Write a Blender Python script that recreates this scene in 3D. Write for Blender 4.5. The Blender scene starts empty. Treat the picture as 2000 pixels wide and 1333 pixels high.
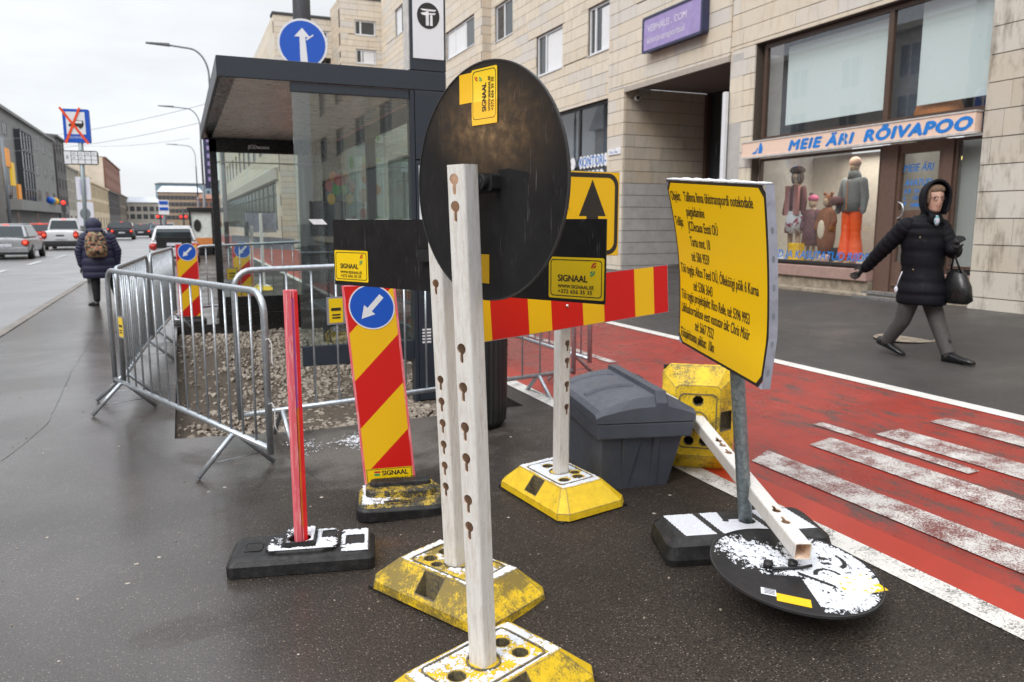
import bpy, bmesh, math, random
from mathutils import Vector, Matrix, noise
from mathutils.geometry import tessellate_polygon
random.seed(7)
V = Vector
R = math.radians
scene = bpy.context.scene
COL = scene.collection

# ------------------------------------------------------------------ camera
cam_d = bpy.data.cameras.new('camera'); cam = bpy.data.objects.new('camera', cam_d); COL.objects.link(cam)
cam.location = (0, 0, 1.5); cam.rotation_euler = (R(90 - 8.792), 0, R(-23.183))
cam_d.lens = 27.0; cam_d.sensor_width = 36.0; cam_d.clip_end = 3000; cam_d.clip_start = 0.05
cam_d.dof.use_dof = True; cam_d.dof.focus_distance = 2.75; cam_d.dof.aperture_fstop = 4.5
scene.camera = cam
# ------------------------------------------------------------------ sky: even winter overcast, brighter overhead
world = bpy.data.worlds.new('World'); scene.world = world; world.use_nodes = True
nt = world.node_tree; nt.nodes.clear()
def N(nt, t, **kw):
    n = nt.nodes.new(t)
    for k, v in kw.items():
        if k.startswith('i_'):
            n.inputs[k[2:].replace('_', ' ')].default_value = v
        else:
            setattr(n, k, v)
    return n
out = N(nt, 'ShaderNodeOutputWorld')
tc = N(nt, 'ShaderNodeTexCoord'); sep = N(nt, 'ShaderNodeSeparateXYZ')
nt.links.new(tc.outputs['Generated'], sep.inputs[0])
rmp = N(nt, 'ShaderNodeValToRGB'); nt.links.new(sep.outputs[2], rmp.inputs[0])
rmp.color_ramp.elements[0].position = 0.0; rmp.color_ramp.elements[0].color = (.70, .72, .745, 1)
rmp.color_ramp.elements[1].position = 1.0; rmp.color_ramp.elements[1].color = (1.8, 1.86, 1.95, 1)
e = rmp.color_ramp.elements.new(.28); e.color = (.73, .745, .76, 1)
e = rmp.color_ramp.elements.new(.55); e.color = (1.25, 1.28, 1.34, 1)
mp = N(nt, 'ShaderNodeMapping'); mp.inputs['Scale'].default_value = (1.6, 1.6, 5.5)
nt.links.new(tc.outputs['Generated'], mp.inputs[0])
cn = N(nt, 'ShaderNodeTexNoise'); cn.inputs['Scale'].default_value = 2.2; cn.inputs['Detail'].default_value = 5; cn.inputs['Roughness'].default_value = .55
nt.links.new(mp.outputs[0], cn.inputs[0])
cr = N(nt, 'ShaderNodeMapRange'); cr.inputs[1].default_value = .3; cr.inputs[2].default_value = .7; cr.inputs[3].default_value = .88; cr.inputs[4].default_value = 1.1
nt.links.new(cn.outputs[0], cr.inputs[0])
mul = N(nt, 'ShaderNodeVectorMath', operation='SCALE'); nt.links.new(rmp.outputs[0], mul.inputs[0]); nt.links.new(cr.outputs[0], mul.inputs['Scale'])
sky = N(nt, 'ShaderNodeTexSky', sky_type='NISHITA', sun_disc=False); sky.sun_elevation = R(38); sky.sun_rotation = R(200)
add = N(nt, 'ShaderNodeVectorMath', operation='MULTIPLY_ADD'); add.inputs[1].default_value = (.008, .008, .008)
nt.links.new(sky.outputs[0], add.inputs[0]); nt.links.new(mul.outputs[0], add.inputs[2])
bg = N(nt, 'ShaderNodeBackground'); bg.inputs[1].default_value = 1.0
nt.links.new(add.outputs[0], bg.inputs[0]); nt.links.new(bg.outputs[0], out.inputs[0])
# soft sun behind the clouds
sd = bpy.data.lights.new('sun', 'SUN'); sd.energy = 1.5; sd.angle = R(25); sd.color = (1, .97, .93)
so = bpy.data.objects.new('sun', sd); COL.objects.link(so); so.rotation_euler = (R(48), 0, R(-62))
scene.view_settings.view_transform = 'Standard'; scene.view_settings.look = 'None'
scene.view_settings.exposure = 0.3; scene.view_settings.gamma = 1
try: scene.view_settings.use_curve_mapping = False
except Exception: pass
scene.cycles.use_denoising = True
scene.cycles.max_bounces = 8; scene.cycles.transparent_max_bounces = 16

# ------------------------------------------------------------------ materials
MATS = {}
class Mat:
    def __init__(s, name, col=(.5, .5, .5), rough=.5, metal=0., spec=.5):
        s.m = bpy.data.materials.new(name); s.m.use_nodes = True; s.nt = s.m.node_tree
        s.b = s.nt.nodes['Principled BSDF']; s.out = s.nt.nodes['Material Output']
        s.b.inputs['Base Color'].default_value = (*col, 1); s.b.inputs['Roughness'].default_value = rough
        s.b.inputs['Metallic'].default_value = metal; s.b.inputs['Specular IOR Level'].default_value = spec
        g = s.nt.nodes.new('ShaderNodeNewGeometry'); s.pos = g.outputs['Position']; s.geo = g
        MATS[name] = s.m
    def n(s, t, **k): return N(s.nt, t, **k)
    def l(s, a, b): s.nt.links.new(a, b)
    def coord(s, kind='Object'):
        t = s.n('ShaderNodeTexCoord'); return t.outputs[kind]
    def map(s, vec, scale=(1, 1, 1), rot=(0, 0, 0)):
        m = s.n('ShaderNodeMapping'); m.inputs['Scale'].default_value = scale; m.inputs['Rotation'].default_value = rot
        s.l(vec, m.inputs[0]); return m.outputs[0]
    def noise(s, scale, detail=4, rough=.6, vec=None, dist=0):
        t = s.n('ShaderNodeTexNoise'); t.inputs['Scale'].default_value = scale; t.inputs['Detail'].default_value = detail
        t.inputs['Roughness'].default_value = rough; t.inputs['Distortion'].default_value = dist
        s.l(vec or s.pos, t.inputs[0]); return t.outputs[0]
    def voro(s, scale, vec=None, feature='F1', out=0):
        t = s.n('ShaderNodeTexVoronoi'); t.inputs['Scale'].default_value = scale; t.feature = feature
        s.l(vec or s.pos, t.inputs[0]); return t.outputs[out]
    def rng(s, v, a, b, c=0., d=1.):
        m = s.n('ShaderNodeMapRange'); m.inputs[1].default_value = a; m.inputs[2].default_value = b
        m.inputs[3].default_value = c; m.inputs[4].default_value = d; s.l(v, m.inputs[0]); return m.outputs[0]
    def mix(s, f, a, b):
        m = s.n('ShaderNodeMix', data_type='RGBA')
        if isinstance(f, (int, float)): m.inputs[0].default_value = f
        else: s.l(f, m.inputs[0])
        for i, c in ((6, a), (7, b)):
            if isinstance(c, tuple): m.inputs[i].default_value = (*c, 1)
            else: s.l(c, m.inputs[i])
        return m.outputs[2]
    def math(s, op, a, b=0.):
        m = s.n('ShaderNodeMath', operation=op)
        for i, c in ((0, a), (1, b)):
            if isinstance(c, (int, float)): m.inputs[i].default_value = c
            else: s.l(c, m.inputs[i])
        return m.outputs[0]
    def col(s, c): s.l(c, s.b.inputs['Base Color']); return s
    def rough(s, c): s.l(c, s.b.inputs['Roughness']); return s
    def bump(s, h, strength=.3, dist=.01):
        b = s.n('ShaderNodeBump'); b.inputs['Strength'].default_value = strength; b.inputs['Distance'].default_value = dist
        s.l(h, b.inputs['Height']); s.l(b.outputs[0], s.b.inputs['Normal']); return s

def simple(name, col, rough=.5, metal=0., var=.18, scale=14, bump=0., bscale=200, dirt=None, dirtamt=.5, spec=.5):
    m = Mat(name, col, rough, metal, spec)
    f = m.rng(m.noise(scale, 5), .3, .7)
    c = m.mix(f, tuple(x * (1 - var) for x in col), tuple(min(1, x * (1 + var)) for x in col))
    if dirt:
        g = m.rng(m.noise(scale * 1.7, 8, .75), .5, .68, 0, dirtamt)
        c = m.mix(g, c, dirt)
    m.col(c)
    m.rough(m.rng(m.noise(scale * 2.3, 4), .3, .7, max(.03, rough - .1), min(1, rough + .12)))
    if bump: m.bump(m.noise(bscale, 3), bump, .003)
    return m.m

# asphalt (wet) -----------------------------------------------------
def asphalt(name, dark, light, speck, wetlo=.10, wethi=.42, spk=.62, big=.35, puddle=(.42, .60), bstr=.55, film_amt=.6, ior=1.45, dust=False, crough=.30):
    m = Mat(name, dark, .3)
    agg = m.voro(95); col2 = m.voro(95, out=1)
    sepc = m.n('ShaderNodeSeparateColor'); m.l(col2, sepc.inputs[0])
    base = m.mix(m.rng(m.noise(120, 5, .75), .36, .66), dark, light)
    sp = m.math('MULTIPLY', m.rng(sepc.outputs[0], spk, 1.0), m.rng(agg, .0, .0032 * 170 * .6, 1, 0))
    base = m.mix(sp, base, speck)
    lg = m.rng(m.noise(.9, 6, .62), .35, .65)
    base = m.mix(m.math('MULTIPLY', lg, big), base, tuple(x * .55 for x in dark))
    if dust:
        sd_ = m.n('ShaderNodeVectorMath', operation='DISTANCE'); sd_.inputs[1].default_value = (1.2, 5.05, 0)
        m.l(m.map(m.pos, (1, 1, 1)), sd_.inputs[0])
        dd = m.math('ADD', sd_.outputs['Value'], m.rng(m.noise(2.2, 6, .65), .3, .7, -.45, .45))
        base = m.mix(m.rng(dd, .95, .35, 0, .55), base, (.22, .20, .18))
    m.col(base)
    w = m.rng(m.noise(.55, 5, .6, dist=.4), puddle[0], puddle[1])
    fil = None
    w2 = m.rng(m.noise(60, 4), .3, .7)
    m.rough(m.math('ADD', m.rng(w, 0, 1, wethi, wetlo), m.math('MULTIPLY', w2, .14)))
    h = m.math('ADD', m.math('MULTIPLY', agg, .8), m.math('MULTIPLY', m.noise(260, 3), .5))
    b = m.n('ShaderNodeBump'); b.inputs['Distance'].default_value = .006
    m.l(h, b.inputs['Height']); m.l(m.rng(w, 0, 1, bstr, bstr * .45), b.inputs['Strength']); m.l(b.outputs[0], m.b.inputs['Normal'])
    m.b.inputs['Specular IOR Level'].default_value = .22
    sx_ = m.n('ShaderNodeSeparateXYZ'); m.l(m.pos, sx_.inputs[0])
    low = m.rng(sx_.outputs[0], 1.4, -1.0, -.10, .36)      # water gathers toward the kerb, the low side
    film = m.math('MULTIPLY', m.rng(m.math('ADD', m.noise(.8, 6, .62, dist=.5), low), .47, .66), film_amt)
    m.l(film, m.b.inputs['Coat Weight']); m.b.inputs['Coat Roughness'].default_value = crough; m.b.inputs['Coat IOR'].default_value = ior
    b2 = m.n('ShaderNodeBump'); b2.inputs['Distance'].default_value = .002; b2.inputs['Strength'].default_value = .12
    m.l(m.math('ADD', m.noise(110, 2), m.math('MULTIPLY', m.noise(9, 3), 1.5)), b2.inputs['Height']); m.l(b2.outputs[0], m.b.inputs['Coat Normal'])
    return m
asphalt('asphalt_pavement', (.007, .0052, .0042), (.084, .066, .053), (.54, .46, .38), .24, .6, spk=.46, bstr=1.2, film_amt=1., ior=1.47, dust=True, crough=.22)
asphalt('asphalt_sidewalk', (.040, .037, .035), (.092, .086, .082), (.2, .19, .18), .2, .5)
asphalt('asphalt_road', (.13, .131, .13), (.20, .20, .198), (.3, .3, .3), .25, .5, film_amt=1., ior=1.5, crough=.42)
# red lane
m = Mat('red_lane_paint', (.4, .04, .02), .4)
wear = m.noise(5, 8, .72, vec=m.map(m.pos, (1.6, .55, 1)))
fine = m.noise(75, 5, .8)
sy_ = m.n('ShaderNodeSeparateXYZ'); m.l(m.pos, sy_.inputs[0])
wr = m.rng(m.math('ADD', m.rng(sy_.outputs[1], 7, 2.5, -.012, .03), m.math('ADD', m.math('MULTIPLY', wear, .62), m.math('MULTIPLY', fine, .38))), .52, .60)
redc = m.mix(m.rng(m.noise(2.5, 4), .3, .7), (.245, .020, .011), (.33, .030, .018))
m.col(m.mix(wr, redc, (.075, .045, .04)))
m.rough(m.rng(m.noise(3, 5), .35, .65, .22, .5)); m.bump(m.math('ADD', fine, m.voro(180)), .55, .003)
m = Mat('red_lane_edge_paint', (.5, .04, .02), .35)
m.col(m.mix(m.rng(m.noise(60, 6, .8), .6, .68), m.mix(m.rng(m.noise(3, 4), .3, .7), (.33, .024, .011), (.41, .033, .017)), (.08, .04, .035))); m.bump(m.noise(200, 3), .3, .003)
def worn_white(name, under, amt=.5, col=(.72, .70, .66)):
    m = Mat(name, col, .45)
    f = m.math('ADD', m.math('MULTIPLY', m.noise(110, 6, .85), .65), m.math('MULTIPLY', m.noise(6, 6, .7), .35))
    g = m.rng(f, amt, amt + .035)
    m.col(m.mix(g, m.mix(m.rng(m.noise(9, 4), .3, .7), tuple(x * .82 for x in col), col), under))
    m.bump(m.math('ADD', m.noise(180, 3), g), .4, .003)
    m.rough(m.rng(m.noise(7, 4), .3, .7, .3, .6))
    return m.m
worn_white('worn_white_crossing', (.15, .034, .028), .487, (.62, .60, .57))
worn_white('worn_white_line', (.055, .045, .04), .53)
worn_white('white_line', (.08, .075, .07), .60)
simple('lane_dash_white', (.6, .6, .6), .5)
simple('kerb_stone', (.17, .15, .13), .5, var=.35, scale=3, bump=.4, bscale=60)
simple('concrete', (.22, .205, .185), .7, var=.25, scale=5, bump=.4, bscale=90, dirt=(.1, .085, .07), dirtamt=.5)
simple('cut_asphalt', (.025, .022, .02), .85, var=.5, scale=40, bump=.8, bscale=120)
m = Mat('gravel_soil', (.2, .16, .12), .9); m.col(m.mix(m.rng(m.noise(30, 8, .8), .35, .65), (.055, .040, .028), (.17, .135, .10))); m.bump(m.noise(70, 6, .7), 1., .02)
m = Mat('gravel_stone', (.35, .3, .26), .75)
ri = m.geo.outputs['Random Per Island']
m.col(m.mix(m.rng(m.noise(120, 3), .3, .7, 0, .5), m.mix(ri, (.16, .12, .09), (.46, .40, .33)), (.12, .10, .08)))
# stone cladding
def stone(name, a, b, c, stain=.55, stainc=(.16, .11, .07), edge=0):
    m = Mat(name, a, .75)
    oi = m.n('ShaderNodeObjectInfo'); r1 = oi.outputs['Random']; r2 = m.geo.outputs['Random Per Island']
    r = m.math('FRACT', m.math('ADD', r1, r2))
    base = m.mix(m.rng(r, 0, 1), a, b)
    base = m.mix(m.rng(m.math('FRACT', m.math('MULTIPLY', r, 7.3)), .45, 1), base, c)
    streak = m.noise(7, 7, .7, vec=m.map(m.pos, (1, 1, .25)))
    base = m.mix(m.rng(streak, .50, .72, 0, stain), base, stainc)
    base = m.mix(m.rng(m.noise(2.2, 5), .45, .7, 0, .3), base, (.55, .53, .50))
    base = m.mix(m.rng(m.noise(60, 5, .75), .58, .7, 0, .4), base, (.22, .18, .14))
    m.col(base); m.bump(m.math('ADD', m.noise(60, 6, .7), m.math('MULTIPLY', m.noise(9, 4), .6)), .3, .01)
    return m.m
stone('limestone', (.66, .575, .455), (.72, .64, .52), (.62, .59, .545), .36, (.30, .19, .11))
stone('limestone_pier', (.56, .50, .41), (.50, .43, .34), (.61, .58, .52), .85, (.13, .095, .06))
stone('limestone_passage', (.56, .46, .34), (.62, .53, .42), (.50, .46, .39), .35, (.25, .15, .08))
simple('limestone_painted', (.47, .45, .43), .7, var=.1, scale=4, bump=.3, bscale=70, dirt=(.3, .27, .24), dirtamt=.3)
simple('joint_dark', (.085, .065, .05), .9)
simple('rubble_base', (.30, .25, .19), .85, var=.4, scale=9, bump=.8, bscale=22, dirt=(.09, .07, .05), dirtamt=.7)
simple('pink_sill', (.36, .235, .20), .55, var=.12, scale=10)
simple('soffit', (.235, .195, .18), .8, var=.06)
simple('concrete_trim', (.42, .37, .32), .75, var=.1)
simple('brown_frame', (.085, .052, .038), .35, var=.15, scale=20)
simple('brown_door', (.135, .082, .062), .35, var=.12, scale=20)
simple('dark_frame', (.03, .03, .033), .4)
simple('white_frame', (.72, .73, .75), .4, var=.04)
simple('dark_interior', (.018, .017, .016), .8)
simple('shop_wall', (.62, .57, .50), .8, var=.08)
simple('curtain_white', (.75, .76, .77), .85, var=.04, scale=8)
m = Mat('blind_fabric', (.7, .8, .82), .7)
vo = m.voro(9, vec=m.map(m.pos, (1, 1, .75)))
m.col(m.mix(m.rng(vo, .0, .16, .55, 0), (.74, .84, .86), (.50, .62, .64)))
simple('render_beige', (.42, .36, .29), .8, var=.1, scale=1)
# shelter
simple('shelter_paint', (.022, .030, .042), .38, var=.1, scale=30, bump=.05, bscale=500)
simple('shelter_black', (.008, .008, .009), .25)
simple('shelter_soffit', (.80, .72, .66), .30, metal=.35, var=.12, scale=4)
m = Mat('totem_white', (.78, .79, .82), .35)
simple('logo_black', (.02, .018, .018), .4); simple('logo_white', (.8, .8, .82), .4)
def glass(name, tint=(.92, .96, .95), refl=1., dirt=.0, ior=1.5, dirtc=(.4, .42, .4)):
    m = Mat(name); nt = m.nt; nt.nodes.remove(m.b)
    tr = m.n('ShaderNodeBsdfTransparent'); tr.inputs[0].default_value = (*tint, 1)
    gl = m.n('ShaderNodeBsdfGlossy'); gl.inputs['Roughness'].default_value = .01
    dt = m.n('ShaderNodeVectorMath', operation='DOT_PRODUCT'); m.l(m.geo.outputs['Normal'], dt.inputs[0]); m.l(m.geo.outputs['Incoming'], dt.inputs[1])
    c1 = m.math('SUBTRACT', 1., m.math('ABSOLUTE', dt.outputs['Value']))
    f = m.math('MULTIPLY', m.math('ADD', .07, m.math('MULTIPLY', .93, m.math('POWER', c1, 5.))), refl)
    mx = m.n('ShaderNodeMixShader'); m.l(f, mx.inputs[0]); m.l(tr.outputs[0], mx.inputs[1]); m.l(gl.outputs[0], mx.inputs[2])
    o = mx.outputs[0]
    if dirt:
        df = m.n('ShaderNodeBsdfDiffuse'); df.inputs[0].default_value = (*dirtc, 1)
        mx2 = m.n('ShaderNodeMixShader')
        d = m.math('MULTIPLY', m.rng(m.noise(160, 6, .85), .3, .75), dirt)
        m.l(d, mx2.inputs[0]); m.l(o, mx2.inputs[1]); m.l(df.outputs[0], mx2.inputs[2]); o = mx2.outputs[0]
    m.l(o, m.out.inputs[0]); return m.m
glass('shelter_glass', (.84, .90, .885), 1.25, .05)
glass('shop_glass', (.93, .95, .94), 1.9, .03)
glass('dusty_glass', (.75, .78, .76), 1.2, .55, dirtc=(.33, .34, .32))
m = Mat('window_dark_glass', (.035, .042, .048), .04); m.b.inputs['Specular IOR Level'].default_value = .9
m = Mat('far_glass', (.06, .065, .07), .15)
# street kit
m = Mat('galvanised', (.42, .46, .50), .36, .75)
m.col(m.mix(m.rng(m.noise(45, 5, .7), .3, .7), (.33, .37, .41), (.55, .58, .61)))
m.col(m.mix(m.rng(m.noise(12, 6, .8), .60, .72, 0, .6), m.mix(m.rng(m.noise(45, 5, .7), .3, .7), (.33, .37, .41), (.55, .58, .61)), (.33, .30, .28)))
m.rough(m.rng(m.noise(30, 4), .3, .7, .28, .5))
m = Mat('galvanised_pole', (.3, .36, .38), .45, .55)
m.col(m.mix(m.rng(m.noise(60, 6, .75), .38, .62), (.17, .22, .235), (.36, .40, .41))); m.rough(m.rng(m.noise(30, 4), .3, .7, .35, .6))
simple('sheet_metal', (.38, .39, .46), .38, metal=.6, var=.15, scale=12, dirt=(.16, .13, .12), dirtamt=.4)
m = Mat('post_white', (.72, .70, .66), .55)
strk = m.noise(16, 7, .75, vec=m.map(m.pos, (5, 5, .7)))
c0 = m.mix(m.rng(strk, .46, .72, 0, .75), (.74, .725, .695), (.46, .40, .33))
c0 = m.mix(m.rng(m.noise(60, 7, .85), .60, .68, 0, .7), c0, (.36, .26, .18)); m.col(c0); m.bump(m.noise(140, 4), .12, .002)
m.rough(m.rng(m.noise(20, 4), .3, .7, .42, .68))
simple('post_inside', (.85, .64, .50), .7, var=.25, scale=30)
def yellow_base(name, dirt, amt, darkc=(.10, .085, .035)):
    m = Mat(name, (.75, .5, .01), .5)
    y = m.mix(m.rng(m.noise(20, 4), .3, .7), (.66, .42, .008), (.82, .56, .012))
    f = m.math('ADD', m.math('MULTIPLY', m.noise(9, 8, .72), .6), m.math('MULTIPLY', m.noise(110, 6, .8), .4))
    c = m.mix(m.rng(f, dirt - .03, dirt + .06, 0, amt), y, darkc)
    c = m.mix(m.rng(m.noise(55, 8, .85), .61, .66, 0, .85), c, (.05, .05, .055))
    bv = m.n('ShaderNodeBevel'); bv.samples = 4; bv.inputs[0].default_value = .011
    dt = m.n('ShaderNodeVectorMath', operation='DOT_PRODUCT'); m.l(bv.outputs[0], dt.inputs[0]); m.l(m.geo.outputs['Normal'], dt.inputs[1])
    ew = m.math('ADD', m.rng(dt.outputs['Value'], .995, .90), m.rng(m.noise(38, 7, .8), .3, .7, -.55, .35))
    c = m.mix(m.rng(ew, .25, .6, 0, .9), c, (.075, .072, .072))
    m.col(c); m.bump(m.math('ADD', m.noise(160, 5), m.math('MULTIPLY', m.noise(20, 3), .5)), .35, .004)
    return m.m
yellow_base('yellow_rubber_dirty', .455, .85, (.12, .095, .035)); yellow_base('yellow_rubber_clean', .60, .7); yellow_base('yellow_rubber_mid', .53, .85)
m = Mat('worn_edge', (.09, .085, .085), .75); m.col(m.mix(m.rng(m.noise(70, 6, .8), .4, .6), (.06, .058, .06), (.22, .17, .07)))
m = Mat('black_rubber', (.016, .016, .018), .55); m.col(m.mix(m.rng(m.noise(25, 8, .8), .45, .7), (.006, .006, .007), (.036, .034, .033))); m.bump(m.noise(150, 5, .7), .6, .004)
m.rough(m.rng(m.noise(11, 4), .3, .7, .32, .7))
m = Mat('rubber_yellow_edge', (.4, .3, .03), .6)
f = m.math('ADD', m.math('MULTIPLY', m.noise(14, 8, .75), .6), m.math('MULTIPLY', m.noise(120, 5, .8), .4))
m.col(m.mix(m.rng(f, .44, .52), (.55, .38, .03), (.03, .027, .022))); m.bump(m.noise(150, 5), .4, .004)
m = Mat('snow', (.85, .87, .91), .6); m.bump(m.noise(220, 4, .7), .7, .004)
m.b.inputs['Subsurface Weight'].default_value = .0
m.col(m.mix(m.rng(m.noise(90, 6, .8), .35, .7), (.80, .815, .85), (.60, .625, .68)))
# black sign backs with scratches
m = Mat('sign_back_black', (.022, .022, .024), .38)
scs = []
for k, (rt, sc_, th) in enumerate((((.3, .2, .9), (44, 44, 1.6), .70), ((1.1, .5, .2), (38, 38, 1.3), .705), ((.2, 1.3, .4), (50, 50, 2.2), .71))):
    scs.append(m.math('MULTIPLY', m.rng(m.noise(4.5, 2, .5, vec=m.map(m.pos, sc_, rt)), th, th + .02), m.rng(m.noise(4 + k, 3), .46, .58)))
scr = m.math('MAXIMUM', scs[0], m.math('MAXIMUM', scs[1], scs[2]))
bs = m.mix(m.rng(m.noise(8, 6, .7), .35, .7), (.008, .008, .010), (.015, .0148, .0155))
bs = m.mix(m.rng(m.noise(140, 5, .85), .68, .74, 0, .35), bs, (.2, .2, .2))
m.col(m.mix(m.math('MULTIPLY', scr, .22), bs, (.36, .36, .37)))
m.rough(m.rng(m.noise(30, 5), .3, .7, .30, .46)); m.bump(m.noise(40, 5), .06, .002)
m.b.inputs['Specular IOR Level'].default_value = .35
def reflective(name, c, pat=.12, rough=.38):
    m = Mat(name, c, rough)
    g = m.voro(150, out=0)
    f = m.rng(g, 0.1, .7, 0, pat)
    cc = m.mix(f, c, tuple(x * .62 for x in c))
    cc = m.mix(m.rng(m.noise(35, 6, .8), .66, .71, 0, .6), cc, tuple(x * .3 + .02 for x in c))
    m.col(cc); return m.m
reflective('sheet_yellow', (.86, .50, .004)); reflective('sheet_red', (.62, .006, .004), .10)
reflective('sheet_blue', (.004, .085, .50), .05); reflective('sheet_white', (.74, .75, .78), .03)
reflective('sign_yellow', (.86, .53, .003), .05); simple('sign_black_edge', (.012, .012, .012), .5)
reflective('sticker_yellow', (.88, .60, .006), .10, .3)
simple('print_black', (.022, .018, .014), .5); simple('print_red', (.5, .03, .02), .5); simple('print_green', (.03, .32, .12), .5)
simple('bracket_black', (.012, .012, .013), .45)
simple('bolt_steel', (.55, .55, .55), .3, metal=.9)
m = Mat('pink_stake', (.80, .09, .12), .5)
st = m.noise(20, 7, .7, vec=m.map(m.coord(), (3.2, 3.2, .35)))
c0 = m.mix(m.rng(st, .50, .64), (.80, .13, .17), (.86, .42, .42)); m.col(c0); m.bump(m.noise(60, 3, vec=m.map(m.pos, (4, 4, .3))), .2, .002)
simple('stake_red', (.68, .014, .018), .45); simple('stake_purple', (.30, .05, .22), .5); simple('stake_orange', (.55, .14, .012), .5)
simple('grit_bin_grey', (.066, .074, .095), .42, var=.14, scale=9, bump=.25, bscale=260, dirt=(.10, .095, .085), dirtamt=.25)
simple('grit_bin_side', (.058, .058, .062), .55, var=.3, scale=22, bump=.25, bscale=200, dirt=(.13, .115, .09), dirtamt=.5)
simple('litter_bin_dark', (.018, .020, .021), .4)
simple('cord_white', (.7, .7, .7), .6)
simple('paper_white', (.68, .69, .76), .6, var=.03)
simple('tape_red', (.80, .075, .012), .4)
simple('lamp_pole_dark', (.05, .052, .058), .5, var=.2)
simple('lamp_pole_grey', (.17, .19, .21), .5, var=.15)
simple('fascia_peach', (.82, .60, .48), .5, var=.04); simple('text_blue', (.015, .20, .62), .45)
simple('fascia_frame', (.55, .52, .50), .4)
simple('purple_sign', (.33, .26, .52), .5, var=.1, scale=4, dirt=(.55, .5, .62), dirtamt=.35); simple('purple_edge', (.03, .035, .09), .4); simple('purple_text', (.62, .58, .70), .5)
def emis(name, c, s):
    m = Mat(name, tuple(x * .4 for x in c)); m.b.inputs['Emission Color'].default_value = (*c, 1); m.b.inputs['Emission Strength'].default_value = s; return m.m
emis('brake_light', (1, .07, .03), 1.5); emis('shop_tube', (1, .8, .25), 2.0); emis('traffic_red', (1, .03, .02), 2.5)
# cars
def paint(name, c, metal=.3, rough=.28): return simple(name, c, rough, metal, var=.06, scale=3)
paint('car_silver', (.36, .37, .38), .6); paint('car_white', (.62, .63, .64), 0); paint('car_red', (.55, .04, .02), 0); paint('car_dark', (.03, .033, .04), .3); paint('car_blue_grey', (.15, .19, .24), .4)
simple('tyre', (.015, .015, .015), .7); simple('rim', (.3, .3, .31), .35, metal=.7); simple('bumper_dark', (.03, .03, .032), .5); simple('plate_white', (.65, .67, .72), .4)
m = Mat('car_glass', (.02, .03, .035), .08)
simple('tail_red', (.4, .02, .015), .25)
# clothing
def fabric(name, c, var=.2, scale=40, rough=.75, b=.25): return simple(name, c, rough, var=var, scale=scale, bump=b, bscale=120)
fabric('puffer_black', (.005, .005, .008), .3, 12, .7, .5); MATS['puffer_black'].node_tree.nodes['Principled BSDF'].inputs['Specular IOR Level'].default_value = .22; fabric('puffer_navy', (.013, .014, .045), .25, 20, .6); fabric('trouser_grey', (.062, .058, .055)); fabric('leather_black', (.01, .01, .011), .2, 20, .3)
fabric('knit_black', (.012, .012, .012)); fabric('hair_brown', (.16, .10, .065), .4, 60); fabric('legging_black', (.008, .008, .010))
m = Mat('skin', (.50, .30, .22), .5); m.col(m.mix(m.rng(m.noise(40, 3), .3, .7), (.44, .24, .18), (.54, .33, .25)))
simple('lips', (.35, .06, .06), .4); simple('eye_dark', (.03, .02, .02), .3); simple('glasses', (.25, .2, .12), .3, metal=.5)
m = Mat('scarf_mix', (.3, .4, .4), .8); m.col(m.mix(m.rng(m.noise(45, 2), .45, .55), (.02, .30, .28), (.55, .50, .60)))
m = Mat('camo', (.3, .2, .12), .8); v = m.voro(26, out=1); sp = m.n('ShaderNodeSeparateColor'); m.l(v, sp.inputs[0])
cc = m.mix(m.rng(sp.outputs[0], .3, .4), (.02, .018, .015), (.17, .095, .055)); cc = m.mix(m.rng(sp.outputs[1], .6, .65), cc, (.27, .21, .12)); m.col(m.mix(m.rng(sp.outputs[2], .8, .83), cc, (.34, .12, .07)))
fabric('mannequin_skin', (.40, .29, .20)); fabric('knit_burgundy', (.10, .025, .03)); fabric('vest_pink', (.34, .14, .14)); fabric('fur_brown', (.055, .035, .03), .4, 60)
m = Mat('skirt_print', (.5, .52, .55), .8); m.col(m.mix(m.rng(m.noise(11, 3), .54, .58), (.50, .52, .56), (.22, .02, .05)))
fabric('jacket_grey', (.20, .215, .22)); fabric('snow_pants_orange', (.95, .11, .01), .1, 30, .55); fabric('beanie_pink', (.48, .10, .20)); fabric('beanie_tan', (.42, .26, .20))
m = Mat('plaid', (.12, .06, .07), .8); w = m.n('ShaderNodeTexChecker'); w.inputs['Scale'].default_value = 22; m.l(m.pos, w.inputs[0]); m.col(m.mix(w.outputs[1], (.085, .045, .055), (.16, .055, .075)))
m = Mat('deer_brown', (.2, .06, .02), .85); m.col(m.mix(m.rng(m.voro(22), .0, .18, 1, 0), (.20, .065, .025), (.65, .5, .4))); fabric('cream', (.62, .54, .42))
# far buildings
def fb(name, c, var=.12): return simple(name, c, .85, var=var, scale=.35)
fb('facade_grey', (.21, .205, .195)); fb('facade_dark', (.11, .10, .095)); fb('facade_cream', (.60, .48, .32)); fb('facade_sand', (.38, .29, .21)); fb('facade_brown', (.19, .155, .12)); fb('facade_brick', (.26, .13, .09)); fb('facade_beige', (.60, .50, .39)); fb('facade_olive', (.26, .215, .155)); fb('roof_snow', (.55, .58, .62)); fb('roof_dark', (.06, .065, .07)); fb('facade_pale', (.46, .42, .36)); fb('facade_blue', (.22, .30, .35)); simple('banner_orange', (.85, .30, .01), .5); simple('banner_yellow', (.82, .50, .01), .5)
simple('poster_teal', (.02, .3, .33)); simple('poster_green', (.08, .42, .08)); simple('poster_skin', (.62, .40, .30)); simple('poster_orange', (.62, .22, .06)); simple('poster_red', (.5, .04, .05)); simple('poster_pale', (.62, .66, .62)); simple('poster_lime', (.45, .55, .12)); simple('poster_slate', (.11, .13, .17))
def M(n): return MATS[n]

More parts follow.
